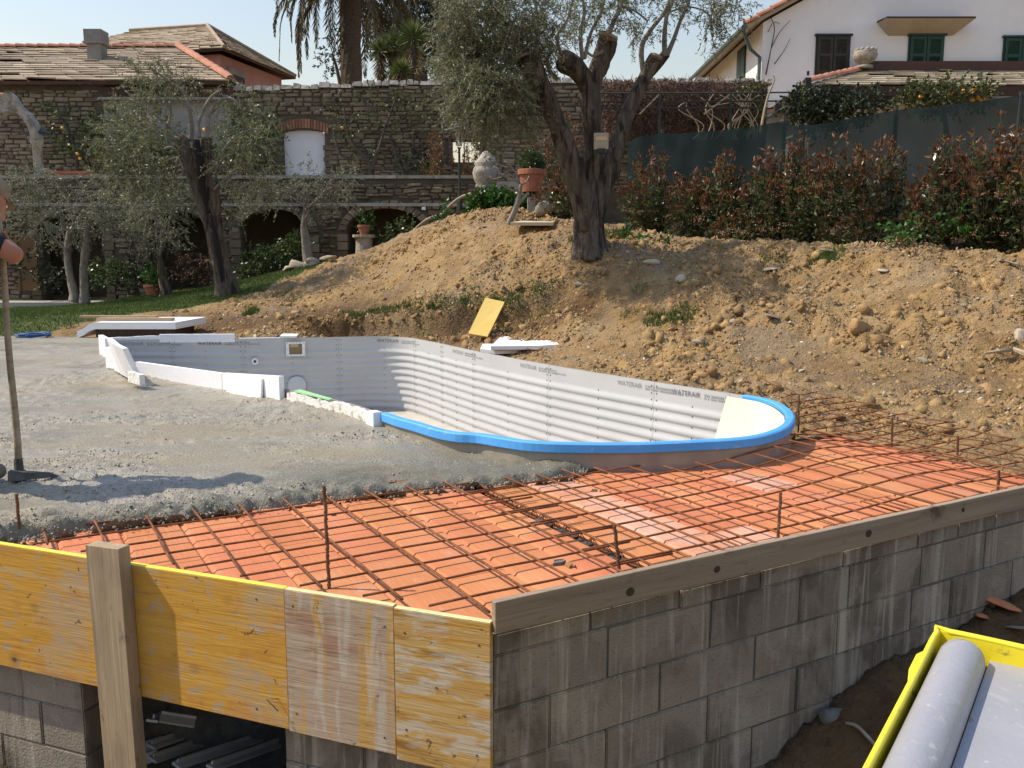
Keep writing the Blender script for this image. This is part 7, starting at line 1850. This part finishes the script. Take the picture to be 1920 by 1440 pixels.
for i, (L, Yd, m, lb, nm) in enumerate((([(480, 490, 26, 36), (510, 478, 24, 34), (465, 505, 18, 20)], 19.5, MAT['citrus'], "leafy green bush at the lawn edge under the left arch", "garden_shrub"), ([(545, 468, 26, 36), (560, 450, 22, 28), (530, 485, 18, 20)], 19.6, MAT['citrus'], "dark leafy bush just left of the rock pile", "garden_shrub"),
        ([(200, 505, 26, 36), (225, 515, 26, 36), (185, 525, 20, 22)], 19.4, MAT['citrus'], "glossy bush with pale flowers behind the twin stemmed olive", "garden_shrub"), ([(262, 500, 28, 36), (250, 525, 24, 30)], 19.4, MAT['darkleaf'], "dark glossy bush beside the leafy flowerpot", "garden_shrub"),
        ([(745, 440, 26, 26), (730, 460, 24, 24), (765, 430, 20, 16)], 19.6, MAT['citrus'], "loose green shrub growing inside the right arch", "garden_shrub"), ([(288, 522, 16, 24), (288, 510, 12, 12)], 18.6, MAT['ivy'], "fresh green plant growing in the lawn edge flowerpot", "potted_plant"),
        ([(683, 415, 11, 20)], 19.6, MAT['ivy'], "small green plant in the pot on the pedestal", "potted_plant"), ([(350, 500, 30, 26), (400, 495, 28, 22), (370, 520, 24, 18)], 19.6, MAT['brown_leaf'], "reddish brown twiggy shrub behind the leaning olive's foot", "garden_shrub"),
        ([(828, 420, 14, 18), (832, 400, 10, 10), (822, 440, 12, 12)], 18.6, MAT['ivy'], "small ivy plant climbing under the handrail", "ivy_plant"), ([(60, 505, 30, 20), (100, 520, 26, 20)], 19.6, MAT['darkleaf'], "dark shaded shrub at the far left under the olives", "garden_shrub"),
        ([(1095, 470, 16, 14), (1180, 452, 20, 20), (1240, 452, 18, 16)], 13.4, MAT['ivy'], "low green weeds at the foot of the hedge beside the big olive", "weed_patch"), ([(1690, 430, 18, 18), (1790, 415, 22, 20)], 11.8, MAT['ivy'], "fresh green weeds between the low photinia bushes", "weed_patch"))):
    bush(nm, lb, "plant" if nm != "garden_shrub" else "shrub", blob_px(L, Yd, 20 + i, 1.5, .2), m, 420 + i, 8, .18, .075, .022, .2)
# vine hedge, porch bush, orange tree
g = np.random.default_rng(88); t = thing("vine_hedge", "wide brown leafless vine hedge below the pale wall coping", "hedge", at(1290, 255, 23.2))
def box_px(xa, ya, xb, yb, Y0, Y1, n): 
    x = g.uniform(xa, xb, n); y = ya + (yb - ya) * g.uniform(0, 1, n) ** 1.1; Yq = g.uniform(Y0, Y1, n); return np.array([tuple(at(a, b, c)) for a, b, c in zip(x, y, Yq)])
P = box_px(1130, 152, 1432, 262, 22.6, 24.1, 15000); d = unit(g.normal(size=(15000, 3)) + np.array([0, 0, -.5])); V = leaf_quads(P, d, .22 * g.uniform(.4, 1.2, 15000), np.full(15000, .011), g); add_np("stems", V, quads(V), MAT['brown_leaf'], t)
P = box_px(1380, 156, 1436, 260, 22.4, 23.4, 900); d = unit(g.normal(size=(900, 3))); V = leaf_quads(P, d, np.full(900, .09), np.full(900, .025), g); add_np("foliage", V, quads(V), MAT['climber'], t)
mb = MB(); rv = random.Random(6)
for i in range(16):
    x = rv.uniform(1280, 1430); limb(mb, [(x, 262, 1.3), (x + rv.uniform(-20, 20), 235, 1.1), (x + rv.uniform(-30, 30), 205, .9), (x + rv.uniform(-36, 36), 180 + rv.uniform(-10, 14), .6)], 22.4, 500 + i, 5)
limb(mb, [(1426, 250, 3), (1432, 215, 2.6), (1440, 180, 2), (1452, 150, 1.4), (1448, 140, 1)], 22.3, 540, 5)
mb.build("branches", MAT['handle'], t, smooth=True, recalc=False)
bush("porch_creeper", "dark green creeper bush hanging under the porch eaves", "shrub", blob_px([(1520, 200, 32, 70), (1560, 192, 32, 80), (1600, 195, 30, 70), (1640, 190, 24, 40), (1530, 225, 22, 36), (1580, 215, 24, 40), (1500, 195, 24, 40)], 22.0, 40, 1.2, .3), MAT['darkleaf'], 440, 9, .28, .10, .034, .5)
bush("creeper", "light green creeper at the porch post beside the railing", "climber", blob_px([(1500, 195, 14, 30), (1497, 215, 12, 24), (1503, 175, 10, 14)], 22.2, 41, 1, .1), MAT['climber'], 441, 8, .2, .09, .03, .5)
bush("orange_tree", "bushy orange tree with ripe fruits showing above the green net", "tree", blob_px([(1720, 178, 24, 50), (1760, 174, 26, 60), (1800, 178, 26, 60), (1840, 172, 22, 50), (1735, 195, 20, 36), (1780, 192, 22, 36), (1700, 185, 14, 20)], 20.5, 42, 1.2, .3), MAT['climber'], 442, 9, .25, .09, .028, .3, fruit=[(1806, 172, 20.28, .06, MAT['orange']), (1811, 176, 20.28, .056, MAT['orange']), (1823, 170, 20.28, .06, MAT['orange']), (1828, 166, 20.28, .056, MAT['orange']), (1823, 188, 20.28, .062, MAT['orange']), (1832, 184, 20.28, .06, MAT['orange']), (1838, 188, 20.28, .06, MAT['orange']), (1846, 184, 20.28, .056, MAT['orange']), (1783, 175, 20.28, .06, MAT['orange']), (1727, 181, 20.28, .05, MAT['orange'])], stems=[([(1775, 260, 5), (1772, 220, 4), (1770, 190, 3)], 20.5)])
# bare creeper stems on the villa wall
t = thing("bare_creeper", "thin bare creeper stems climbing the left corner of the white house", "climber", at(1440, 230, 25.9)); mb = MB()
for i, s in enumerate(([(1436, 140, 1.4), (1446, 90, 1.1), (1452, 52, .8), (1444, 30, .6)], [(1446, 90, .9), (1462, 60, .7), (1482, 38, .5)], [(1452, 120, 1), (1470, 95, .8), (1482, 72, .5)], [(1440, 60, .7), (1450, 42, .6), (1462, 44, .5)])): limb(mb, s, 25.92, 560 + i, 4)
mb.build("stems", MAT['darkbark'], t, recalc=False)
# palm
PY_ = 34.0; pc = at(655, -62, PY_); pb = at(659, 175, PY_)
pal = thing("palm_tree", "tall date palm with drooping dry fronds cut off by the top edge", "palm", pb); mb = MB()
trunk_tube(mb, [pb - Vector((0, 0, 2)), pb, (pb + pc) / 2, pc], [.46, .40, .36, .42], 14, 5, .05, .25); mb.build("trunk", MAT['palmbark'], pal, smooth=False, recalc=False)
g = np.random.default_rng(9); FV = []; mb = MB()
for i in range(64):
    a = g.uniform(0, 6.28); e = R(g.uniform(-30, 55)) if i < 52 else R(g.uniform(-80, -55)); L = g.uniform(4.0, 5.0) if i < 52 else g.uniform(2.4, 3.3); n = 24; p = np.array(pc) + np.array([0, 0, g.uniform(-.4, .4)]); pts = [p.copy()]; el = e
    for k in range(n):
        el -= R(4.6) * (.35 + 1.3 * k / n) if el > R(-86) else 0
        p = p + np.array([math.cos(a) * math.cos(el), math.sin(a) * math.cos(el), math.sin(el)]) * (L / n); pts.append(p.copy())
    pts = np.array(pts); mb.tube([Vector(q) for q in pts[::3]], [.045 * (1 - .8 * k / 8) for k in range(len(pts[::3]))], 4)
    t_ = np.linspace(.1, .999, 74); Q = np.stack([np.interp(t_, np.linspace(0, 1, len(pts)), pts[:, k]) for k in range(3)], -1); T = unit(np.gradient(Q, axis=0)); S = unit(np.cross(T, np.array([0, 0, 1.0]) + 1e-3))
    for s in (-1, 1):
        d = unit(T * .75 + S * s * (.55 + .2 * g.normal(size=(74, 1))) + np.array([0, 0, -.35])); ln = .50 * np.sin(np.pi * (.12 + .86 * t_)) ** .6; FV.append(leaf_quads(Q, d, ln, np.full(74, .022), g))
mb.build("frond_ribs", MAT['palm_leaf'], pal, recalc=False); V = np.concatenate(FV); add_np("fronds", V, quads(V), MAT['palm_leaf'], pal)
def yucca(px, py, base_py, Yd, r, label, seed):
    g = np.random.default_rng(seed); c = at(px, py, Yd); b = at(px, base_py, Yd); t = thing("yucca", label, "yucca", b); mb = MB(); mb.tube([b - Vector((0, 0, 1)), b, c], [.14, .13, .1], 8); mb.build("trunk", MAT['darkbark'], t)
    n = 240; d = unit(g.normal(size=(n, 3)) + np.array([0, 0, .35])); V = leaf_quads(np.repeat(np.array(c)[None], n, 0) + d * .05, d, r * g.uniform(.7, 1.1, n), np.full(n, .022), g); add_np("leaves", V, quads(V), MAT['yucca'], t)
    n = 220; z = g.uniform(0, 1, n); P = np.array(c)[None] * (1 - z[:, None]) + np.array(b)[None] * z[:, None]; d = unit(g.normal(size=(n, 3)) * np.array([.5, .5, .2]) + np.array([0, 0, -1])); V = leaf_quads(P + d * np.array([.1, .1, 0]), d, r * .8 * g.uniform(.6, 1.1, n), np.full(n, .02), g); add_np("dead_leaves", V, quads(V), MAT['yucca_dead'], t)
yucca(775, 72, 142, 30, .66, "tallest yucca with a spiky green head above the garden wall", 601); yucca(738, 84, 144, 30.4, .55, "middle yucca between the two others above the garden wall", 602); yucca(714, 95, 142, 30.2, .50, "leftmost yucca next to the palm trunk above the garden wall", 603); yucca(752, 132, 148, 29.6, .45, "low yucca rosette on top of the garden wall", 604)
def backtree(label, blobs, Yd, seed, m=MAT['darkleaf'], name="evergreen_tree", ll=.22, lw=.035, per=10, tw=.7, trunk=None):
    c = at(blobs[0][0], 170, Yd); t = thing(name, label, "tree", c); g = np.random.default_rng(seed); LV, TV, TF = sprays(blob_px(blobs, Yd, seed, 1.0, 1.2), per, tw, ll, lw, g, .3, .8); add_np("crown", LV, quads(LV), m, t); add_np("twigs", TV, TF, MAT['darkbark'], t)
    mb = MB(); L = trunk or [(blobs[0][0], 200, 14), (blobs[0][0], 60, 8)]; limb(mb, L, Yd, seed, 8); mb.build("trunk", MAT['darkbark'], t, smooth=True, recalc=False)
backtree("dark evergreen tree filling the gap between palm and big olive", [(790, 20, 50, 190), (830, 60, 46, 160), (760, 20, 40, 120), (720, 20, 40, 100), (800, -30, 60, 160), (830, 110, 36, 90), (780, 90, 40, 110), (850, 20, 40, 120), (740, 60, 34, 80)], 40, 701)
backtree("thin dark tree peeping out left of the palm trunk", [(622, 100, 16, 16), (612, 125, 13, 12), (630, 70, 12, 8)], 38, 702, ll=.16, tw=.5, trunk=[(640, 170, 4), (632, 130, 3), (622, 100, 2)])
backtree("olive foliage leaning over the wall coping beside the big olive", [(815, 125, 20, 34), (840, 135, 22, 34), (862, 145, 16, 20), (800, 108, 10, 8)], 26.5, 703, MAT['olive_leaf'], "olive_tree", .075, .012, 11, .35, [(838, 165, 4), (832, 140, 3), (822, 120, 2)])

# ================================================================== WORKER WITH RAKE
def skinned(name, chains, m, parent, levels=2, smooth=True):
    """chains: lists of ((x,y,z), radius); the first points with the same key are joined"""
    V, E, Rr, key = [], [], [], {}
    for ch in chains:
        prev = None
        for (p, r) in ch:
            k = tuple(round(c, 4) for c in p)
            if k not in key: key[k] = len(V); V.append(p); Rr.append(r)
            i = key[k]
            if prev is not None and prev != i: E.append((prev, i))
            prev = i
    me = bpy.data.meshes.new(name); me.from_pydata(V, E, []); o = bpy.data.objects.new(name, me); C.objects.link(o)
    mod = o.modifiers.new("skin", 'SKIN'); mod.use_smooth_shade = True
    for i, sv in enumerate(me.skin_vertices[0].data): sv.radius = (Rr[i] if hasattr(Rr[i], '__len__') else (Rr[i], Rr[i])); sv.use_root = (i == 0)
    s = o.modifiers.new("sub", 'SUBSURF'); s.levels = s.render_levels = levels
    bpy.context.view_layer.update(); me2 = bpy.data.meshes.new_from_object(o.evaluated_get(bpy.context.evaluated_depsgraph_get())); bpy.data.objects.remove(o)
    rl = rootloc(parent); me2.transform(Matrix.Translation(-rl)); me2.materials.clear()
    me2.polygons.foreach_set("use_smooth", [True] * len(me2.polygons)); return link(name, me2, m, parent)
WX, WY, WZ = -2.965, 4.55, .07
def W(x, y, z): return (WX + x, WY + y, WZ + z)
wk = thing("person", "worker in khaki cap, navy shirt and dusty trousers raking the concrete at the left edge", "person", W(0, 0, 0))
pel, ch_, nk, hd = W(0, -.06, .84), W(.02, .10, 1.14), W(.08, .20, 1.31), W(.125, .26, 1.40)
shR, shL = W(.22, .14, 1.29), W(-.19, .16, 1.27); elR, elL = W(.375, .15, 1.175), W(-.28, .30, 1.10); haR, haL = W(.22, .30, 1.27), W(.10, .30, 1.22)
hipR, hipL = W(.10, -.05, .80), W(-.10, -.05, .80); knR, knL = W(.15, .05, .45), W(-.16, .10, .45); anR, anL = W(.19, -.08, .09), W(-.2, .02, .09)
body = skinned("body", [[(pel, .13), (W(0, .02, 1.0), .125), (ch_, .14), (nk, .058), (hd, .07)], [(ch_, .14), (shR, .062), (elR, .050), (haR, .032)], [(ch_, .14), (shL, .062), (elL, .050), (haL, .032)],
                          [(pel, .13), (hipR, .095), (knR, .062), (anR, .045)], [(pel, .13), (hipL, .095), (knL, .062), (anL, .045)]], MAT['skin'], wk)
# head with face
hv = MB(); hc = Vector(W(.155, .285, 1.475))
def hp(a, b): return a
q = []
hm = bmesh.new(); bmesh.ops.create_uvsphere(hm, u_segments=20, v_segments=14, radius=.1)
for v in hm.verts:
    x, y, z = v.co; s = 1.0
    v.co = Vector((x * .80, y * 1.0, z * 1.18))
    if z < -.02: v.co.x *= 1 + z * 2.2; v.co.y += .012 * (-z / .1)
    if y > .08 and abs(x) < .03 and -.045 < z < .02: v.co.y += .028
    if y > .07 and abs(abs(x) - .035) < .022 and .0 < z < .035: v.co.y -= .010
    if y > .07 and abs(x) < .035 and -.07 < z < -.045: v.co.y += .006
    if abs(x) > .085 and abs(y) < .03 and abs(z) < .04: v.co.x *= 1.16
HM = Matrix.Translation(hc) @ Matrix.Rotation(R(-22), 4, 'X') @ Matrix.Rotation(R(-10), 4, 'Z')
me = bpy.data.meshes.new("head"); hm.to_mesh(me); hm.free(); me.materials.append(MAT['skin']); me.polygons.foreach_set("use_smooth", [True] * len(me.polygons)); head = place("head", me, HM, wk)
for s in (-1, 1):
    V = IV2 * .011 + np.array([s * .034, .088, .014]); e = np_mesh("eye", V, IF2); e.materials.append(MAT['white_plastic']); place("eye", e, HM, head)
    V = IV2 * .005 + np.array([s * .034, .096, .014]); e = np_mesh("pupil", V, IF2); e.materials.append(MAT['dark']); place("pupil", e, HM, head)
mb = MB(); mb.box((0, .098, -.052), (.045, .008, .008)); me = mb.mesh("mouth"); me.materials.append(M_("lips", [(0, (.33, .12, .1)), (1, (.36, .14, .12))])); place("mouth", me, HM, head)
mb = MB(); mb.lathe([(.094, .03), (.106, .05), (.104, .09), (.085, .125), (.05, .14), (.002, .143)], (0, 0, 0), 18, False, .88, 1.08)
n0 = len(mb.v)
for k in range(9):
    a = R(30 + 15 * k); mb.v += [(.093 * math.cos(a), .114 * math.sin(a) * 1.0, .045), (.098 * math.cos(a), .10 * math.sin(a) + .075 * math.sin(a) ** 2, .030)]
for k in range(8): mb.f.append((n0 + 2 * k, n0 + 2 * k + 1, n0 + 2 * k + 3, n0 + 2 * k + 2))
me = mb.mesh("cap", smooth=True); me.materials.append(MAT['cap']); place("cap", me, HM, wk)
mb = MB(); mb.lathe([(.088, -.055), (.094, .0), (.097, .045)], (0, -.012, 0), 16, False, .86, .98); me = mb.mesh("hair", smooth=True); me.materials.append(M_("dark hair", [(0, (.02, .015, .012)), (1, (.04, .03, .024))], rough=.8)); 
bm = bmesh.new(); bm.from_mesh(me); bmesh.ops.delete(bm, geom=[v for v in bm.verts if v.co.y > .02 and v.co.z < .03], context='VERTS'); bm.to_mesh(me); bm.free(); place("hair", me, HM, wk)
def L_(a, b, t): return tuple(a[i] + (b[i] - a[i]) * t for i in range(3))
skinned("shirt", [[(W(0, -.09, .76), .150), (W(0, -.05, .88), .152), (W(0, .02, 1.02), .148), (ch_, .158), (L_(ch_, nk, .75), .085)], [(ch_, .158), (shR, .082), (L_(shR, elR, .72), .068)], [(ch_, .158), (shL, .082), (L_(shL, elL, .62), .068)]], MAT['navy'], wk)
skinned("trousers", [[(W(0, .0, 1.02), .132), (pel, .143), (hipR, .112), (knR, .082), (L_(knR, anR, .85), .072)], [(pel, .145), (hipL, .112), (knL, .082), (L_(knL, anL, .85), .072)]], MAT['khaki'], wk)
for an, tx in ((anR, .03), (anL, -.03)):
    skinned("boot", [[((an[0], an[1], an[2] + .10), .062), ((an[0], an[1] - .01, an[2] + .02), .058), ((an[0], an[1] - .03, an[2] - .035), .050)], [((an[0], an[1] - .01, an[2] + .02), .058), ((an[0] + tx * .5, an[1] + .09, an[2] - .03), .050), ((an[0] + tx, an[1] + .19, an[2] - .045), .042)]], MAT['boot'], wk)
# rake
hb_ = atz(36, 884, .10); ht = at(4, 486, hb_.y + .10); ax = (ht - hb_).normalized(); top = hb_ + ax * 1.42
t = thing("concrete_rake", "long wooden handled concrete rake with dark flat blade held by the worker", "rake", hb_)
mb = MB(); mb.tube([hb_.lerp(top, k / 10) + Vector((.004 * math.sin(k), 0, 0)) for k in range(11)], [.019 - .004 * k / 10 for k in range(11)], 10); mb.build("handle", MAT['handle'], t, smooth=True)
mb = MB(); mb.tube([hb_ - ax * .05, hb_ + ax * .07], [.028, .022], 10); b2 = atz(112, 887, .085); b1 = atz(18, 893, .085)
d = (b2 - b1).normalized(); s_ = Vector((-d.y, d.x, 0))
mb.hexa([b1 - s_ * .05 + Vector((0, 0, -.02)), b2 + Vector((0, 0, -.02)), b2 + s_ * .02 + Vector((0, 0, -.02)), b1 + s_ * .05 + Vector((0, 0, -.02)), b1 - s_ * .03 + Vector((0, 0, .030)), b2 - d * .05 + Vector((0, 0, .006)), b2 - d * .05 + s_ * .012 + Vector((0, 0, .006)), b1 + s_ * .03 + Vector((0, 0, .030))]); mb.build("blade", MAT['tool_steel'], t)
# hands closed on the handle, five fingers each
def hand(wrist, zh, side):
    g_ = hb_ + ax * zh; w_ = Vector(wrist); pd = (g_ - w_).normalized(); sd = ax.copy(); nn_ = pd.cross(sd).normalized(); palm = w_.lerp(g_, .72); chains = [[(tuple(w_), .030), (tuple(w_.lerp(g_, .45)), .036), (tuple(palm), .034)]]
    for k in range(4):
        o = sd * (.030 - .02 * k); r_ = .0095; Lf = (.9, 1.0, .95, .78)[k]
        a = palm + o + pd * .02; b = g_ + o + nn_ * .032 * Lf; c = g_ + o + pd * .030 * Lf + nn_ * .012; e = g_ + o + pd * .024 - nn_ * .020 * Lf
        chains.append([(tuple(palm), .034), (tuple(a + nn_ * .012), .012), (tuple(b), r_), (tuple(c), r_), (tuple(e), r_ * .85)])
    chains.append([(tuple(w_.lerp(g_, .45)), .036), (tuple(w_.lerp(g_, .62) - nn_ * .022 + sd * .02), .013), (tuple(g_ - nn_ * .026 + sd * .034), .011), (tuple(g_ - nn_ * .018 + sd * .044 + pd * .016), .009)])
    skinned("hand", chains, MAT['skin'], wk, 1)
hand(haR, (Vector(haR) - hb_).dot(ax), 1); hand(haL, (Vector(haL) - hb_).dot(ax), -1)

# ================================================================== YELLOW AND GREY SKIP IN THE FOREGROUND
TZ = .50; k0, k1, k2 = atz(1757, 1178, TZ), atz(1620, 1440, TZ), atz(1920, 1216, TZ)
e1 = (k1 - k0).normalized(); e2 = (k2 - k0); e2 = (e2 - e1 * e2.dot(e1)).normalized()
def sk_(a, b, z=0.0): return k0 + e1 * a + e2 * b + Vector((0, 0, z))
t = thing("skip_bucket", "grey metal skip tray with yellow rim and thick grey roll in the lower right corner", "skip", sk_(.5, .4, -1.1))
LA, LB = 1.25, .95; th = .008
mb = MB()
for (a0, a1, b0, b1) in ((0, LA, 0, th), (0, th, th, LB), (0, LA, LB, LB + th)):
    mb.hexa([sk_(a0, b0, -.22), sk_(a1, b0, -.22), sk_(a1, b1, -.22), sk_(a0, b1, -.22), sk_(a0, b0, -.001), sk_(a1, b0, -.001), sk_(a1, b1, -.001), sk_(a0, b1, -.001)])
mb.build("side_wall", MAT['yellow_paint'], t)
mb = MB()
mb.tube(catmull([sk_(LA, .004), sk_(.3, .004), sk_(.025, .004), sk_(.004, .025), sk_(.004, .3), sk_(.004, LB)], step=.02), .0062, 8)
mb.tube([sk_(.14, -.001, 0), sk_(.16, -.005, -.001), sk_(.23, -.005, -.002), sk_(.28, .001, -.001)], [.004, .0065, .006, .004], 7)
mb.build("rim", MAT['yellow_rim'], t, smooth=True)
mb = MB(); R0 = .043
path = catmull([sk_(.062, .056, -.032), sk_(.12, .056, -.032), sk_(.5, .056, -.032), sk_(LA, .056, -.032)], step=.04); rad = [R0 * math.sqrt(max(0.02, 1 - max(0, (.055 - i * .04)) ** 2 / .055 ** 2)) for i in range(len(path))]
front = [sk_(.062 - R0 * math.sin(q), .056, -.032) for q in (1.5, 1.2, .9, .6, .3)]; fr_r = [R0 * math.cos(q) for q in (1.5, 1.2, .9, .6, .3)]
mb.tube(front + path, fr_r + [R0] * len(path), 22); mb.build("grey_roll", MAT['grey_paint'], t, smooth=True)
mb = MB(); P = lambda a, b, z: sk_(a, b, z); n = 12
mb.hexa([P(th, .10, -.10), P(LA, .10, -.10), P(LA, LB, -.09), P(th, LB, -.09), P(th, .10, -.040), P(LA, .10, -.040), P(LA, LB, -.036), P(th, LB, -.036)])
mb.build("grey_floor", MAT['grey_paint'], t)
mb = MB(); mb.hexa([sk_(.15, .12, -.9), sk_(LA - .1, .12, -.9), sk_(LA - .1, LB - .1, -.9), sk_(.15, LB - .1, -.9), sk_(.02, .02, -.2), sk_(LA, .02, -.2), sk_(LA, LB, -.2), sk_(.02, LB, -.2)]); mb.build("hopper_body", MAT['yellow_paint'], t)
mb = MB()
for a, b in ((.2, .2), (LA - .2, .2), (.2, LB - .2), (LA - .2, LB - .2)): 
    g0 = sk_(a, b); mb.tube([g0 + Vector((0, 0, -.85)), Vector((g0.x, g0.y, gh(g0.x, g0.y) - .02))], .03, 6)
mb.build("leg_frame", MAT['iron'], t)
# rubble in the trench
for i, (px, py, Yd, s, lb, m) in enumerate(((1880, 1145, 4.3, .10, "broken red clay tile fragment in the trench at the right", MAT['tile']), (1840, 1165, 4.2, .07, "smaller red clay shard beside the broken tile in the trench", MAT['tile']), (1905, 1185, 4.0, .08, "grey rubble lump in the trench at the right edge", MAT['rock']))):
    stone_at(px, py, Yd, s, lb, (1.3, .8, .45), (.2, .3, i), i, m)
p = at(1610, 1385, 3.6)
for tt in np.linspace(2.6, 5, 200):
    q_ = at(1610, 1385, tt)
    if q_.z <= gh(q_.x, q_.y) + .02: p = q_; break
mb = MB(); mb.tube(catmull([p + Vector((-.03, .07, .03)), p + Vector((0, .03, .04)), p + Vector((.03, -.03, .02)), p + Vector((.05, -.08, 0))], step=.02), .008, 6); single("root_piece", mb, MAT['handle'], "thin pale root sticking out of the trench floor", "root", p, smooth=True)
